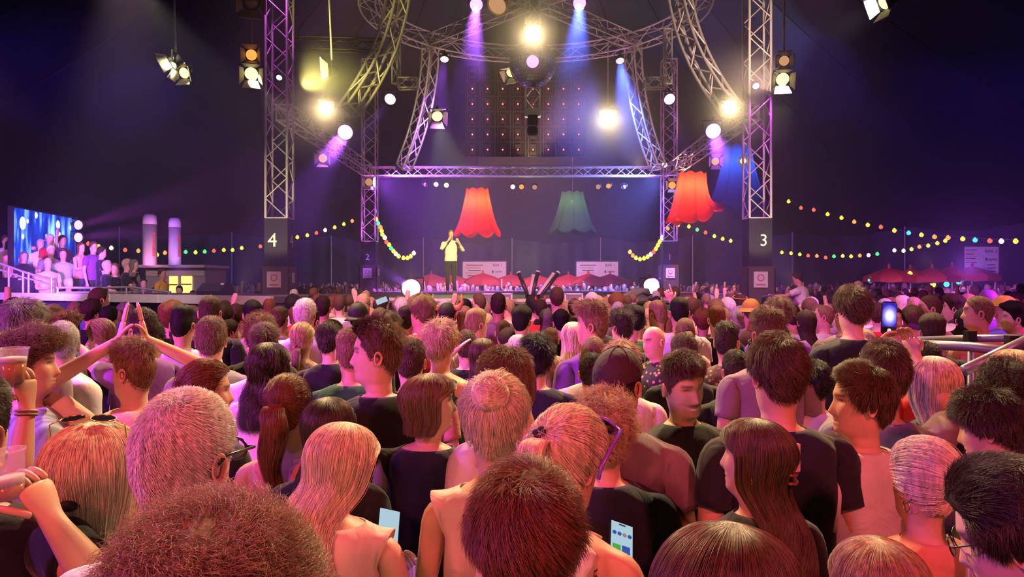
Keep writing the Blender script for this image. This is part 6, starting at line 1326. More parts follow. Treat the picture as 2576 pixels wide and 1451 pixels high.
def cup(loc, label, r=.045, h=.115, fill=.5, tilt=(0, 0)):
    o = empty('beer_cup', loc, 0, label, 'cup', 'cups of beer'); o.rotation_euler = (tilt[0], tilt[1], 0)
    MB().lathe([(r*.70, 0), (r*.98, h), (r*1.04, h), (r*1.04, h+.006), (r*.97, h+.004), (r*.95, h*.99), (r*.67, .006)], n=28).build('cup', plast, o, True)
    zf = h*fill; rf = r*(.70+.28*fill)*.95
    MB().lathe([(r*.66, .008), (rf, zf)], n=24).build('beer', beer, o, True); MB().lathe([(rf, zf), (rf*1.05, zf+h*.16), (rf*.5, zf+h*.18), (.001, zf+h*.18)], n=24).build('foam', foam, o, True)
    return o
c1 = P(26, 1262, 1.55); cup(c1, 'half-empty plastic beer cup held in the fist at the lower border', fill=.35, r=.040, h=.10, tilt=(.05, -.12))
c2 = P(33, 968, 2.46); cup(c2, 'full plastic beer cup raised beside the curly-haired young man', fill=.62)
cup(P(2438, 1115, 2.68), 'pale cup at the mouth of the bowed dark-haired man', r=.030, h=.085, tilt=(.3, .5))
# ---- phones
phb = pbr('phone_body', (.015, .015, .017), .25, .3); scr = glow('phone_screen', (.62, .86, 1.0), .65); ui = {k: glow('phone_'+k, c, .8) for k, c in dict(blue=(.05, .10, .45), tan=(.35, .25, .2), green=(.10, .45, .08), ink=(.03, .05, .07), white=(.8, .9, 1)).items()}
vidm = bpy.data.materials.new('phone_video'); vidm.use_nodes = True; nt = vidm.node_tree; nt.nodes.clear(); o_ = nt.nodes.new('ShaderNodeOutputMaterial'); e_ = nt.nodes.new('ShaderNodeEmission'); tc = nt.nodes.new('ShaderNodeTexCoord'); sp_ = nt.nodes.new('ShaderNodeTexGradient'); sp_.gradient_type = 'SPHERICAL'; mp = nt.nodes.new('ShaderNodeMapping'); mp.inputs['Scale'].default_value = (26, 1, 20); mp.inputs['Location'].default_value = (0, 0, -.2)
rp = nt.nodes.new('ShaderNodeValToRGB'); els = rp.color_ramp.elements; els[0].position = 0; els[0].color = (.03, .02, .35, 1); els[1].position = .75; els[1].color = (1, .95, 1, 1); els.new(.35).color = (.25, .2, .9, 1)
nt.links.new(tc.outputs['Object'], mp.inputs[0]); nt.links.new(mp.outputs[0], sp_.inputs[0]); nt.links.new(sp_.outputs[0], rp.inputs[0]); nt.links.new(rp.outputs[0], e_.inputs[0]); e_.inputs[1].default_value = 1.2; nt.links.new(e_.outputs[0], o_.inputs[0])
def phone(loc, rot, label, screen='ui', w=.072, h=.150):
    o = empty('phone', loc, 0, label, 'phone', 'phones'); o.rotation_euler = rot
    b = MB(); pr = [(-w/2+.01, -h/2), (w/2-.01, -h/2), (w/2, -h/2+.01), (w/2, h/2-.01), (w/2-.01, h/2), (-w/2+.01, h/2), (-w/2, h/2-.01), (-w/2, -h/2+.01)]; b.prism(pr, 'y', -.004, .004); b.build('body', phb, o)
    if screen == 'ui':
        MB().box((0, -.005, 0), (w*.92, .002, h*.95)).build('screen', scr, o); MB().box((0, -.0065, h*.43), (w*.28, .001, h*.028)).build('camera_notch', ui['ink'], o)
        for k in range(4): MB().lathe([(w*.09, 0), (w*.09, .001)], (w*(-.33+.22*k), -.0072, h*.22), 12, (0, 1, 0)).build('round_icon', ui['blue' if k != 2 else 'tan'], o)
        MB().box((-w*.22, -.0065, -h*.10), (w*.34, .001, h*.14)).build('picture_tile', ui['green'], o); MB().box((w*.18, -.0065, -h*.10), (w*.34, .001, h*.16)).build('picture_tile', ui['blue'], o)
        MB().box((0, -.0065, -h*.30), (w*.8, .001, h*.12)).build('text_card', ui['white'], o)
    elif screen == 'video':
        MB().box((0, -.005, h*.1), (w*.92, .002, h*.72)).build('screen', vidm, o); MB().lathe([(w*.13, 0), (w*.13, .001)], (0, -.0065, -h*.37), 14, (0, 1, 0)).build('shutter_button', ui['white'], o)
    else: MB().box((0, -.005, 0), (w*.92, .002, h*.95)).build('screen', scr, o)
    return o
phone(P(1562, 1372, 2.15), (-.92, .36, .10), 'lit phone showing a feed of pictures, below the curly reddish-blond hair')
phone(P(976, 1332, 2.42), (-.9, .30, .3), 'phone edge seen past the shoulder of the strawberry-blond woman', 'plain')
f_ = CROWD['filmer']; phone(P(2236, 800, 3.32), (-.05, .05, 0), 'phone held high filming the stage', 'video', w=.066, h=.145)
phone(P(960, 756, 9.5), (-.3, 1.2, 0), 'small phone held sideways above the crowd near the bright floor spotlight', 'plain')
# ---- glasses, clips, straps, jewellery
blkg = pbr('frame_black', (.01, .01, .012), .3); gold = pbr('gold', (.75, .50, .15), .25, 1.0); lensd = pbr('lens_dark', (.012, .010, .02), .08, spec=.9); lensc = pbr('lens_clear', (.7, .7, .75), .05, alpha=.15); purf = pbr('frame_purple', (.22, .07, .75), .25); whf = pbr('frame_white', (.7, .65, .6), .3)
def glasses(info, ang=0.0, frame=blkg, lens=lensd, sc=1.0, thick=.0022, name='glasses', wide=.027, high=.021):
    xf = info['xf']; c, s = math.cos(ang), math.sin(ang); hub = np.array([0, -.002, .127])
    def T_(p):
        q = (np.array(p, float)-hub)*np.array([sc, sc, sc]); return tuple(xf((np.array([q[0], q[1]*c-q[2]*s, q[1]*s+q[2]*c])+hub)[None])[0])
    b = MB(); lb = MB()
    for sx in (-1, 1):
        ring = [(sx*.033+wide*math.cos(a), .107-.006*math.cos(a)*sx*.4, .125+high*math.sin(a)) for a in np.linspace(0, 2*PI, 15)]
        b.tube([T_(p) for p in ring], thick, 6, False); b.tube([T_((sx*.06, .105, .130)), T_((sx*.082, .095, .132)), T_((sx*.084, .0, .131)), T_((sx*.082, -.02, .118))], thick, 6)
        lb.add([T_(p) for p in ring[:-1]], [tuple(range(14))])
    b.tube([T_((-.008, .11, .128)), T_((0, .112, .130)), T_((.008, .11, .128))], thick, 6)
    g = b.build(name, frame, info['o'], True); lb.build('lenses', lens, g)
C_ = CROWD
xs_ = C_['smiler']['xf']; MB().tube([tuple(xs_(np.array([[q, .0925-.009*(q/.02)**2, .0468+.008*(q/.03)**2]]))[0]) for q in np.linspace(-.019, .019, 9)], [.0015, .003, .0038, .004, .004, .004, .0038, .003, .0015], 6).build('teeth', pbr('teeth_white', (.75, .7, .62), .3), C_['smiler']['o'], True)
glasses(C_['shades'], 1.75, gold, lensd, 1.14, .0016, 'sunglasses'); glasses(C_['purpleshades'], .95, purf, lensd, 1.34, .0048, 'sunglasses', .030, .024); glasses(C_['greyman'], 0, blkg, lensc, 1.02, .0032); glasses(C_['specs'], 0, blkg, lensc, 1.0, .0016); glasses(C_['oily'], 0, blkg, lensd, 1.0, .003, 'sunglasses'); glasses(C_['a26'], 1.0, whf, lensd, 1.12, .004, 'sunglasses')
def blob(info, p, r, mat, name, sq=(1, 1, 1), n=10):
    c = info['xf'](np.array([p], float))[0]; b = MB()
    b.loft([[(c[0]+sq[0]*r*math.sin(f)*math.cos(a), c[1]+sq[1]*r*math.sin(f)*math.sin(a), c[2]+sq[2]*r*math.cos(f)) for a in [2*PI*i/n for i in range(n)]] for f in np.linspace(.15, PI-.15, 7)]); return b.build(name, mat, info['o'], True)
b = MB()
for a in np.linspace(0, 2*PI, 7)[:-1]: pass
blob(C_['shades'], (0, -.122, .055), .016, black, 'hair_tie', (1.5, .8, .8))
for dx, dz in ((-.014, .004), (.012, .006), (0, -.010), (.002, .014), (-.008, -.012)): blob(C_['purpleshades'], (-.01+dx, -.128, .19+dz), .010, black, 'hair_flower')
clipm = pbr('claw_clip', (.20, .07, .04), .25, spec=.7); clipp = pbr('claw_clip_pale', (.75, .55, .50), .25)
xf = C_['clawclip']['xf']; b = MB()
for k in range(5): b.tube([tuple(xf(np.array([[.04*q, -.100-.022*math.cos(q*1.2), .155-.025*k+.006*abs(q)]]))[0]) for q in (-.9, -.45, 0, .45, .9)], .0045, 6)
b.tube([tuple(xf(np.array([[0, -.112, z]]))[0]) for z in (.165, .14, .11, .05)], .008, 6); cl_ = b.build('claw_clip', clipm, C_['clawclip']['o'], True)
b = MB(); 
for z in (.155, .105): c = xf(np.array([[.012, -.112, z]]))[0]; b.box(tuple(c), (.028, .018, .03))
b.build('clip_grip', clipp, cl_)
def body_tube(info, pts, r, mat, name):
    k = info['k']; return MB().tube([(p[0]*k, p[1]*k, p[2]*k) for p in pts], r, 6).build(name, mat, info['o'], True)
body_tube(C_['updo'], [(-.10, .02, 1.445), (-.095, -.06, 1.43), (-.075, -.115, 1.36), (-.03, -.130, 1.26), (.03, -.130, 1.16), (.10, -.12, 1.04)], .007, blkg, 'bag_strap')
chainm = pbr('chain_dark_gold', (.10, .05, .02), .35, .8)
def chain(info, pts, name):
    k = info['k']; pts = [Vector(p)*k for p in pts]; b = MB(); acc = []
    for i in range(len(pts)-1):
        n = max(1, int((pts[i+1]-pts[i]).length/.011))
        for j in range(n): acc.append(pts[i].lerp(pts[i+1], j/n))
    for i, p in enumerate(acc):
        t = (acc[min(i+1, len(acc)-1)]-acc[max(i-1, 0)]).normalized(); u = Vector((1, 0, 0)) if i % 2 else Vector((0, -.8, .6)); u = (u-t*u.dot(t)).normalized()
        b.tube([p+t*.008*math.cos(a)+u*.0045*math.sin(a) for a in np.linspace(0, 2*PI, 7)], .0016, 4, False)
    return b.build(name, chainm, info['o'])
for dx in (0, .03): chain(C_['purpleshades'], [(.075+dx, .03, 1.435), (.08+dx, -.05, 1.425), (.085+dx, -.095, 1.36), (.085+dx, -.110, 1.28), (.08+dx, -.110, 1.2)], 'chain_strap')
def ring_at(info, p, r, t, mat, name, nrm_=(1, 0, 0)):
    c = info['xf'](np.array([p], float))[0]; b = MB(); u = Vector(nrm_).orthogonal().normalized(); w = Vector(nrm_).cross(u); b.tube([Vector(c)+u*r*math.cos(a)+w*r*math.sin(a) for a in np.linspace(0, 2*PI, 15)], t, 5, False); return b.build(name, mat, info['o'], True)
ring_at(C_['hoop'], (-.082, -.008, .058), .014, .0016, gold, 'earring'); ring_at(C_['clawclip'], (-.082, -.008, .062), .011, .0016, gold, 'earring'); ring_at(C_['parted'], (.085, -.008, .058), .012, .0018, gold, 'earring')
blob(C_['bobwoman'], (.082, -.004, .064), .006, pbr('red_bead', (.7, .05, .06), .2), 'earring'); blob(C_['redhead'], (.08, -.004, .066), .004, gold, 'earring')
def bracelet(info, s, frac, r, mat, name='bracelet', n=1):
    S, E, Wp, hd, hn = arm_pose(info_arm[info['o'].name][0 if s < 0 else 1], s, 1.0); k = info['k']
    for q in range(n):
        c = (E+(Wp-E)*(frac-.05*q))*k; d = Vector((Wp-E)).normalized(); u = d.orthogonal().normalized(); w = d.cross(u); b = MB(); b.tube([Vector(c)+u*r*math.cos(a)+w*r*math.sin(a) for a in np.linspace(0, 2*PI, 17)], .0045, 6, False); b.build(name, mat, info['o'], True)
info_arm = {C_['cuparm']['o'].name: (None, ((.33, -.05, 1.37), (.325, .0, 1.585), (-.05, -.05, 1), (-.9, .35, 0))), C_['filmer']['o'].name: (((.06, .24, 1.42), (-.125, .36, 1.66), (-.2, .1, 1), (-.8, -.5, 0)), ((.36, .18, 1.47), (.275, .34, 1.68), (-.25, .1, 1), (-.8, -.5, 0)))}
braid = pbr('bracelet_braid', (.30, .20, .12), .7); bracelet(C_['cuparm'], 1, .93, .031, braid, 'bracelet', 2); bracelet(C_['filmer'], 1, .75, .034, pbr('bracelet_silver', (.7, .7, .7), .2, 1), 'bracelet', 2); bracelet(C_['filmer'], -1, .85, .032, black, 'wristband')
k = C_['profile']['k']; MB().box((0, -.137*k, 1.24*k), (.075, .004, .006)).build('chest_print', white, C_['profile']['o']); MB().box((0, -.137*k, 1.222*k), (.03, .004, .014)).build('chest_print', white, C_['profile']['o'])
# ================================================================= singer, grandstand spectators, the rest of the crowd
GG = 'spectators on the grandstand'
sg_ = pp('singer', 1134, 577, 22, 'singer in a cream jacket and dark trousers holding a microphone to his mouth', 165, 'crop', 'light', 'long', 'cream', body=170, Y=20.3, z0=SZ, armR='mic', armL=((.34, .05, 1.17), (.20, .20, 1.38), (-.3, .2, .6), (-.2, -1, .2)), group='singer on the stage', trousers='charcoal', girth=.98)
mt = sg_['B'].hands[1]; M_ = Matrix.Translation(sg_['o'].location) @ Matrix.Rotation(sg_['o'].rotation_euler.z, 4, 'Z'); q0 = M_ @ Vector(mt[0]*sg_['k']); q1 = M_ @ Vector((0.0, .12, 1.56*sg_['k']))
mic = empty('microphone', q0, 0, 'black hand microphone held to the singer mouth', 'microphone'); MB().tube([Vector((0, 0, -.06)), (q1-q0)*.9], .014, 8).build('handle', blackm, mic, True); MB().lathe([(.001, -.03), (.022, -.015), (.026, 0), (.02, .02), (.001, .03)], (q1-q0)*.95, 10).build('head', pbr('mic_grille', (.4, .4, .4), .3, .9), mic, True)
for px, top, w, yaw, hr, hcx, sh, cl, aL, aR, lab in (
    (12, 590, 20, 110, 'crop', 'brown', 'tee', 'white', 'hip', 'hip', 'man with glasses in a white tee standing at the border of the stand'),
    (42, 570, 22, 120, 'bald', 'brown', 'tee', 'black', 'down', 'down', 'man in a white cap and black tee below the video screen'),
    (62, 560, 20, 130, 'crop', 'brown', 'long', 'mauve', 'fold', 'fold', 'tall person leaning in front of the video screen'),
    (34, 604, 20, 110, 'grey', 'grey', 'tee', 'salmon', 'down', 'down', 'grey-bearded man in a salmon tee behind the handrail'),
    (30, 638, 20, 120, 'mid', 'brown', 'tee', 'pink', 'fold', 'fold', 'woman with glasses in a pink top leaning on the handrail'),
    (58, 630, 20, 120, 'mid', 'salt', 'tee', 'black', 'front', 'front', 'woman with glasses in a black top holding a cup'),
    (100, 600, 20, 140, 'crop', 'grey', 'shirt', 'cream', 'front', 'front', 'man in a cream shirt with a dark neckerchief and walking stick'),
    (124, 590, 18, 110, 'bald', 'brown', 'tee', 'red', 'down', 'down', 'pink-lit person in a pale cap before the video screen'),
    (126, 616, 20, 130, 'grey', 'white', 'tee', 'grey', 'down', 'down', 'white-haired woman in the middle of the stand'),
    (155, 591, 18, 110, 'crop', 'dark', 'tee', 'purple', 'down', 'raise', 'person holding up a camera near the screen corner'),
    (157, 624, 20, 150, 'fade', 'brown', 'long', 'ltblue', 'down', 'down', 'young man in a pale blue open shirt over a white tee'),
    (118, 648, 22, 130, 'thin', 'grey', 'tee', 'pink', 'front', 'front', 'balding man with glasses in a pink shirt and pink trousers with folded hands'),
    (202, 608, 20, 110, 'long', 'red', 'tank', 'salmon', 'fold', 'fold', 'woman with long auburn hair and jeans standing with crossed arms'),
    (233, 606, 18, 110, 'crop', 'brown', 'tee', 'purple', 'down', 'down', 'man in violet light behind the bent man'),
    (254, 619, 19, 60, 'crop', 'dark', 'tee', 'navy', 'front', 'front', 'dark-haired man in a navy tee looking down at his hands'),
    (268, 654, 20, 60, 'grey', 'grey', 'tee', 'navy', 'front', 'front', 'grey-haired man in navy bending over the rail'),
    (288, 661, 20, 180, 'crop', 'mid', 'tee', 'black', 'front', 'front', 'man in a black tee with a white chest print at the rail'),
    (318, 650, 18, 60, 'grey', 'blond', 'tee', 'navy', 'front', 'fold', 'fair-haired man in navy with folded arms'),
    (335, 650, 18, 80, 'mid', 'salt', 'tee', 'grey', 'down', 'out', 'grey-haired person stretching an arm towards the kiosk'),
    (171, 697, 22, 100, 'grey', 'grey', 'long', 'red', 'down', 'down', 'seated older man with glasses in a red sweater with white letters'),
    (406, 675, 17, 100, 'crop', 'brown', 'tee', 'yellow', 'down', 'down', 'person in a yellow vest near the kiosk'),
    (407, 706, 18, 110, 'bald', 'brown', 'tee', 'charcoal', 'down', 'down', 'person in a red cap below the glowing door'),
    (388, 722, 17, 150, 'crop', 'black', 'tee', 'black', 'down', 'down', 'dark-haired man in black before the kiosk'),
    (360, 700, 16, 150, 'crop', 'dark', 'tee', 'purple', 'down', 'down', 'person in purple between the rail and the kiosk'),
    (450, 718, 16, 170, 'crop', 'black', 'tee', 'black', 'down', 'down', 'dark-haired person in front of the second glowing door'),
    (484, 730, 17, 180, 'crop', 'brown', 'tee', 'pink', 'down', 'down', 'pink-lit person at the end of the kiosk'),
    (272, 722, 18, 150, 'bald', 'brown', 'tee', 'salmon', 'down', 'down', 'bald head lit pink just above the catwalk lip'),
    (336, 728, 17, 150, 'bald', 'brown', 'tee', 'purple', 'down', 'down', 'round pink-lit head beside the clapping fingertips')):
    Yg = 17.0 if top > 640 else (17.7 if top > 600 else 18.4)
    if px > 350: Yg = 19.5
    zt = P(px, top, Yg).z; hgt = 1.84 if hr not in ('long', 'mid') else 1.74
    if zt < 1.95: hgt = max(1.0, min(hgt, zt))
    i_ = pp('g%d' % px, px, top, w, lab, yaw, hr, hcx, sh, cl, Y=Yg, z0=max(0, zt-hgt-.01), armL=aL, armR=aR, group=GG, trousers='pink' if 'pink trousers' in lab else ('charcoal' if 'jeans' not in lab else 'denim'), body=yaw*.95)
hatm = {'white': pbr('hat_white', (.6, .55, .55), .7), 'red': pbr('hat_red', (.55, .04, .04), .7), 'plum': pbr('hat_plum', (.045, .016, .03), .8, bump=.3, scale=30), 'black': pbr('hat_black', (.012, .012, .012), .7), 'purple': pbr('hat_purple', (.22, .05, .35), .6), 'mustard': pbr('hat_mustard', (.50, .28, .05), .7), 'yellow': pbr('hat_yellow', (.75, .45, .06), .6), 'horn': pbr('hat_horn', (.55, .30, .08), .5), 'orange': pbr('band_orange', (.7, .2, .05), .6)}
def hat(info, kind, m):
    xf = info['xf']; o = info['o']; th = np.linspace(-PI, PI, 28, endpoint=False); rows = []
    if kind in ('cap', 'helmet', 'turban', 'bucket'):
        zl = .150 if kind != 'turban' else .165; thick = .012 if kind != 'turban' else .03
        tilt = .0 if kind != 'cap' else -.028
        for k in range(9):
            zz = (zl+tilt*np.cos(th)*(-1))*(1-k/8)+.2365*(k/8); zz = np.minimum(.13+.1075*np.sin(np.arcsin(np.clip((zl+(-tilt)*np.cos(th)-.13)/.108, -.4, .99))*(1-k/8)+PI/2*.985*k/8), .2375)
            T_ = thick+(.006*np.sin(th*5+k) if kind == 'turban' else 0)+.004*math.sin(PI*k/8); rows.append(hsurf(th, zz, T_+0*th)[0])
        v, f = grid_mesh([np.array(rows)[::-1]]); c = link(bpy.data.objects.new('cap' if kind == 'cap' else ('helmet' if kind == 'helmet' else 'hat'), mesh_np('hat', xf(v), f, [m])), o)
        if kind == 'cap':   # brim at the back of the head (worn backwards), strap opening at the front
            a = np.linspace(PI-.75, PI+.75, 12); p0 = hsurf(a, 0*a+.152-.028*0, 0*a+.014)[0]; p0[:, 2] = .125; p1 = p0+np.stack([np.sin(a)*.03, np.cos(a)*.065, 0*a-.030], 1); vv = np.concatenate([p0, p1]); ff = [(i, i+1, 12+i+1, 12+i) for i in range(11)]
            b_ = link(bpy.data.objects.new('brim', mesh_np('brim', xf(vv), ff, [m])), c); md = b_.modifiers.new('t', 'SOLIDIFY'); md.thickness = .006
            sm = MB()
            for a0 in np.linspace(0, PI, 4)[:-1]: 
                zz = np.linspace(-1, 1, 13); pts = [hsurf(np.array([a0 if q > 0 else a0+PI]), np.array([.13+.107*math.sqrt(max(0, 1-(q*.95)**2))]), np.array([.0155]))[0][0] for q in zz]; sm.tube([tuple(xf(np.array([p]))[0]) for p in pts], .0018, 5)
            sm.build('seam', m, c); bt = xf(np.array([[0, 0, .2525]]))[0]; MB().lathe([(.008, 0), (.006, .004), (.001, .005)], tuple(bt), 10).build('button', m, c)
        if kind == 'helmet':
            for s in (-1, 1):
                pts = [np.array([s*.06, 0, .19]), np.array([s*.115, .0, .20]), np.array([s*.145, 0, .25]), np.array([s*.135, 0, .33])]; MB().tube([tuple(xf(p[None])[0]) for p in pts], [.034, .028, .018, .003], 8).build('horn', hatm['horn'], c, True)
        if kind == 'bucket' or kind == 'turban':
            if kind == 'bucket':
                rr = [hsurf(th, 0*th+.155, 0*th+.014)[0], hsurf(th, 0*th+.155, 0*th+.014)[0]*np.array([1.45, 1.4, 1])-np.array([0, 0, .035])]; v, f = grid_mesh([np.array(rr)]); f = f[:-1]; b_ = link(bpy.data.objects.new('brim', mesh_np('brim', xf(v), f, [m])), c)
            else:
                kk = xf(np.array([[0, .09, .21]]))[0]; MB().lathe([(.001, -.04), (.03, -.025), (.04, 0), (.03, .025), (.001, .04)], tuple(kk), 12).build('knot', m, c, True)
    elif kind == 'cowboy':
        p_ = [(.17, .150), (.165, .147), (.11, .142), (.088, .15), (.085, .19), (.075, .235), (.05, .255), (.001, .245)]; rows = []
        for r, z in p_: rows.append(np.stack([np.sin(th)*r*1.0, np.cos(th)*r*1.12, z+(.06*(np.abs(np.sin(th))**2)*(r > .1)*(r-.1)/.07)], 1))
        v, f = grid_mesh([np.array(rows)[::-1]]); link(bpy.data.objects.new('cowboy_hat', mesh_np('hat', xf(v), f, [m])), o)
    elif kind == 'headband':
        a = np.linspace(-PI, PI, 25); p0 = hsurf(a, .175+.02*np.cos(a), 0*a+.03)[0]; MB().tube([tuple(xf(p[None])[0]) for p in p0], .006, 6, False).build('headband', m, o, True)
    elif kind == 'horns':
        for s in (-1, 1): MB().tube([tuple(xf(np.array([q]))[0]) for q in ((s*.045, 0, .235), (s*.06, 0, .265), (s*.055, 0, .295))], [.016, .012, .002], 8).build('devil_horn', m, o, True)
hat(CROWD['capman'], 'cap', hatm['plum']); hat(CROWD['a65'], 'cap', hatm['black']); hat(CROWD['a66'], 'cap', hatm['red']); hat(CROWD['a67'], 'helmet', hatm['black']); hat(CROWD['a68'], 'bucket', hatm['mustard'])
hat(CROWD['a61'], 'turban', hatm['yellow']); hat(CROWD['a62'], 'cap', hatm['purple']); hat(CROWD['a63'], 'cowboy', hatm['purple']); hat(CROWD['a45'], 'headband', hatm['orange']); hat(CROWD['a73'], 'horns', hatm['red'])
hat(CROWD['g42'], 'cap', hatm['white']); hat(CROWD['g124'], 'cap', hatm['white']); hat(CROWD['g407'], 'cap', hatm['red'])
# rider on shoulders
pp('carrier', 2004, 716, 22, 'person carrying the rider in white on the shoulders', -20, 'crop', 'dark', 'tee', 'purple', Y=14.0, group=G2)
pp('rider', 2002, 684, 24, 'person in a white tee riding on shoulders and reaching out an arm', -60, 'crop', 'dark', 'tee', 'white', Y=14.0, z0=.52, lean=.25, armL='point', armR='point', body=-50, group=G2)
# ---- filler people on a jittered grid: own objects for those that show largest
placed = [(i['o'].location.x, i['o'].location.y) for i in CROWD.values()]
def blocked(x, y, m=.40):
    if math.hypot(x-SCN[0], y-SCN[1]) < SR+.35: return True
    if y > 14.0 and x < -2.6:
        t = (x-A.x)/(B_.x-A.x); fy = A.y+(B_.y-A.y)*t
        if -1.0 < t < 1.15 and fy-.45 < y < fy+2.4: return True
    if x < -8.0 and y > 15.5 and y < 24 and x > -18: return True
    for tx, ty in ((-5.05, 16.5), (5.3, 16.5), (-4.9, 26), (5.4, 26)):
        if abs(x-tx) < .6 and abs(y-ty) < .6: return True
    return any((x-a)**2+(y-b)**2 < m*m for a, b in placed)
hairs_m = ['crop', 'fade', 'quiff', 'messy', 'curly', 'full', 'grey', 'slick']; hairs_f = ['long', 'mid', 'bob', 'pony', 'wavy']
proto = []
for k in range(18):
    male = k % 2 == 0; hr = (hairs_m[(k//2) % 8] if male else hairs_f[(k//2) % 5]); arms = [('down', 'down'), ('front', 'down'), ('fold', 'fold'), ('down', 'down'), ('down', 'hip'), ('down', 'raise') if k < 7 else ('down', 'down')][k % 6]
    proto.append((male, hr, arms))
hcs = ['dark', 'brown', 'mid', 'light', 'blond', 'black', 'grey', 'red']; scs = ['black', 'white', 'navy', 'lilac', 'grey', 'red', 'blue', 'pink', 'charcoal', 'beige', 'green', 'mauve']
hn_ = {'dark': 'dark-brown', 'brown': 'brown', 'mid': 'chestnut', 'light': 'sandy', 'blond': 'blond', 'black': 'black', 'grey': 'grey', 'red': 'auburn'}
hw_ = {'crop': 'cropped', 'fade': 'faded', 'quiff': 'quiffed', 'messy': 'tousled', 'curly': 'curly', 'full': 'thick', 'grey': 'short', 'slick': 'slicked', 'long': 'long', 'mid': 'shoulder-length', 'bob': 'bobbed', 'pony': 'ponytailed', 'wavy': 'wavy'}
LM = [(60, 'the first wedge monitor'), (250, 'the grandstand rail'), (430, 'the glowing kiosk doors'), (545, 'the second wedge monitor'), (705, 'tower 4'), (880, 'the rising bulb string'), (1035, 'the bright floor spotlight'), (1140, 'the singer'), (1250, 'the first stage box'), (1350, 'the confetti tubes'), (1450, 'the second stage box'), (1590, 'the hose bundle'), (1690, 'tower 1'), (1790, 'the raised pointing arm'), (1903, 'tower 3'), (2010, 'the rider on shoulders'), (2150, 'the loose black tee'), (2250, 'the outermost bar parasol'), (2350, 'the middle bar parasols'), (2470, 'the tall bar sign'), (2560, 'the picture border')]
cand = []; y = 5.6; r2 = np.random.default_rng(11)
while y < 42:
    sp = .60 if y < 14 else (.72 if y < 24 else .95); hw2 = min(21.0, y*.72); x = -hw2
    while x < hw2:
        xx, yy = x+r2.uniform(-.16, .16), y+r2.uniform(-.2, .2)
        if yy > 24 and (xx/24.0)**2+((yy-20)/26.0)**2 > .9: x += sp; continue
        if not blocked(xx, yy): cand.append((yy, xx)); placed.append((xx, yy)) if yy < 9 else None
        x += sp
    y += sp*.95
cand.sort(); NIND = max(0, 298-len(CROWD)); made = {}; used_lab = set(); far = []; ni = 0
for n_, (yy, xx) in enumerate(cand):
    pxx = HX+F*xx/yy
    if pxx < 720 and 9.2 < yy < 24 or 980 < pxx < 1500 and 12.2 < yy < 20: continue
    if ni >= NIND or not -20 < pxx < 2596: far.append((yy, xx)); continue
    ni += 1
    k = int(r2.integers(0, 18)); male, hr, arms = proto[k]; hcx = hcs[int(r2.integers(0, 8))]; cl = scs[int(r2.integers(0, 12))]; h = r2.normal(1.76, .06) if male else r2.normal(1.66, .05)
    h = max(1.5, min(h, CZ-(745+r2.uniform(-4, 8)-HY)/F*yy-.02))
    if pxx < 720: h = max(1.45, min(h, CZ-(756-HY)/F*yy-.02))
    lm = min(LM, key=lambda q: abs(q[0]-pxx))[1]; g2 = 'man' if male else 'woman'
    base = '%s with %s %s hair in %s, amid the crowd before %s' % (g2, hw_[hr], hn_[hcx], {'mauve': 'mauve', 'lilac': 'pale lilac', 'charcoal': 'charcoal', 'navy': 'navy'}.get(cl, cl), lm); tries = 0
    while base in used_lab and tries < 40:
        tries += 1; hcx = hcs[int(r2.integers(0, 8))]; cl = scs[int(r2.integers(0, 12))]; base = '%s with %s %s hair in %s, amid the crowd before %s' % (g2, hw_[hr], hn_[hcx], {'lilac': 'pale lilac'}.get(cl, cl), lm)
    used_lab.add(base); lod = 2 if yy < 7.2 else 1
    if (k, lod) not in made:
        i_ = person(xx, yy, 1.755, 0, base, lod, male, hr, hcx, 'tee', cl, armL=arms[0], armR=arms[1], group='filled-in rows of the crowd', hyaw=float(r2.uniform(-25, 25))); made[(k, lod)] = i_['o']; o = i_['o']
    else:
        src = made[(k, lod)]; o = src.copy(); COL.objects.link(o)
        for ch in src.children:
            c2 = ch.copy(); COL.objects.link(c2); c2.parent = o
            nm = ch.name.split('.')[0]
            if nm in ('hair', 'shirt', 'top') and c2.material_slots:
                c2.material_slots[0].link = 'OBJECT'; c2.material_slots[0].material = tintmat('hair', [c*.9 for c in HC[hcx]]) if nm == 'hair' else tintmat('cloth', CC[cl])
        o['label'] = base
    o.location = (xx, yy, 0); o.rotation_euler = (0, 0, float(r2.normal(0, .45))); s = h/1.755; o.scale = (s, s, s)
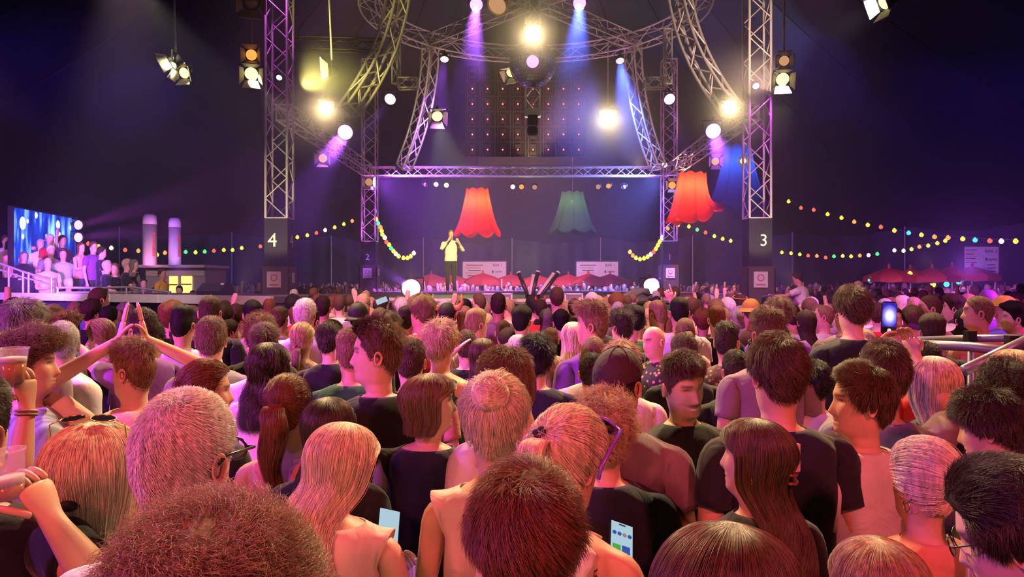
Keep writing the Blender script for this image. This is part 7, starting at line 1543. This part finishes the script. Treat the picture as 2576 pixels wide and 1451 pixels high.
# ---- the people too far away to tell apart: one object
def simple_person(b, x, y, h, f, up):
    c, s = math.cos(f), math.sin(f); T_ = lambda p: (x+p[0]*c-p[1]*s, y+p[0]*s+p[1]*c, p[2]*h/1.75); base = b.n; fs0 = len(b.f); mats = []
    def ring(z, a, d, n=8, cy=0): return [T_((a*math.sin(2*PI*i/n), cy+d*math.cos(2*PI*i/n), z)) for i in range(n)]
    def lof(rs, m):
        f0 = len(b.f); b.loft(rs); mats.extend([m]*(len(b.f)-f0))
    lof([ring(.75, .16, .11), ring(1.1, .17, .12), ring(1.35, .22, .12), ring(1.43, .17, .09), ring(1.47, .07, .07)], 0)
    lof([ring(1.46, .055, .055), ring(1.53, .055, .07, cy=.01), ring(1.60, .07, .09), ring(1.67, .073, .095), ring(1.73, .05, .07)], 1)
    lof([ring(1.60, .075, .06, cy=-.05), ring(1.68, .083, .085, cy=-.022), ring(1.735, .065, .08, cy=-.01), ring(1.765, .02, .03)], 2)
    for sd, u in ((-1, up & 1), (1, up & 2)):
        pts = [(sd*.2, 0, 1.38), (sd*.32, .08, 1.5), (sd*.28, .12, 1.85)] if u else [(sd*.2, 0, 1.38), (sd*.25, -.01, 1.1), (sd*.24, .08, .9)]
        f0 = len(b.f); b.tube([T_(p) for p in pts], [.05, .042, .03], 5); mats.extend([1]*(len(b.f)-f0))
    return mats
b = MB(); mi = []; pal_s = [tintmat('cloth', CC[c]) for c in scs]; pal_h = [tintmat('hair', [v*.9 for v in HC[c]]) for c in hcs]; pal_k = [tintmat('skin', c) for c in SKINS[:3]]
for yy, xx in far[:1500]:
    ms = simple_person(b, xx, yy, r2.normal(1.73, .07), r2.uniform(-.6, .6)+(PI if yy > 22 else 0), int(r2.choice([0]*16+[1, 2])))
    a0, a1, a2 = int(r2.integers(0, 12)), 12+int(r2.integers(0, 3)), 15+int(r2.integers(0, 8)); mi.extend([(a0, a1, a2)[m] for m in ms])
me = bpy.data.meshes.new('crowd'); me.from_pydata(b.v, [], b.f)
for m in pal_s+pal_k+pal_h: me.materials.append(m)
me.polygons.foreach_set('material_index', mi); me.shade_smooth(); me.attributes.new('tint', 'FLOAT_COLOR', 'POINT').data.foreach_set('color', np.ones(len(b.v)*4))
cr = link(bpy.data.objects.new('crowd', me)); tag(cr, 'dense mass of tiny spectators packed around and beyond the stage', 'crowd', kind='stuff')
print('CROWD', len(CROWD), 'ind', NIND, 'cand', len(cand), 'far', len(far))
# ---- lettering becomes plain mesh
dg = bpy.context.evaluated_depsgraph_get()
for o in [o for o in bpy.data.objects if o.type == 'FONT']:
    me = bpy.data.meshes.new_from_object(o.evaluated_get(dg)); n = o.name; p = o.parent; mw = o.matrix_basis.copy(); bpy.data.objects.remove(o)
    q = link(bpy.data.objects.new(n, me), p); q.matrix_basis = mw
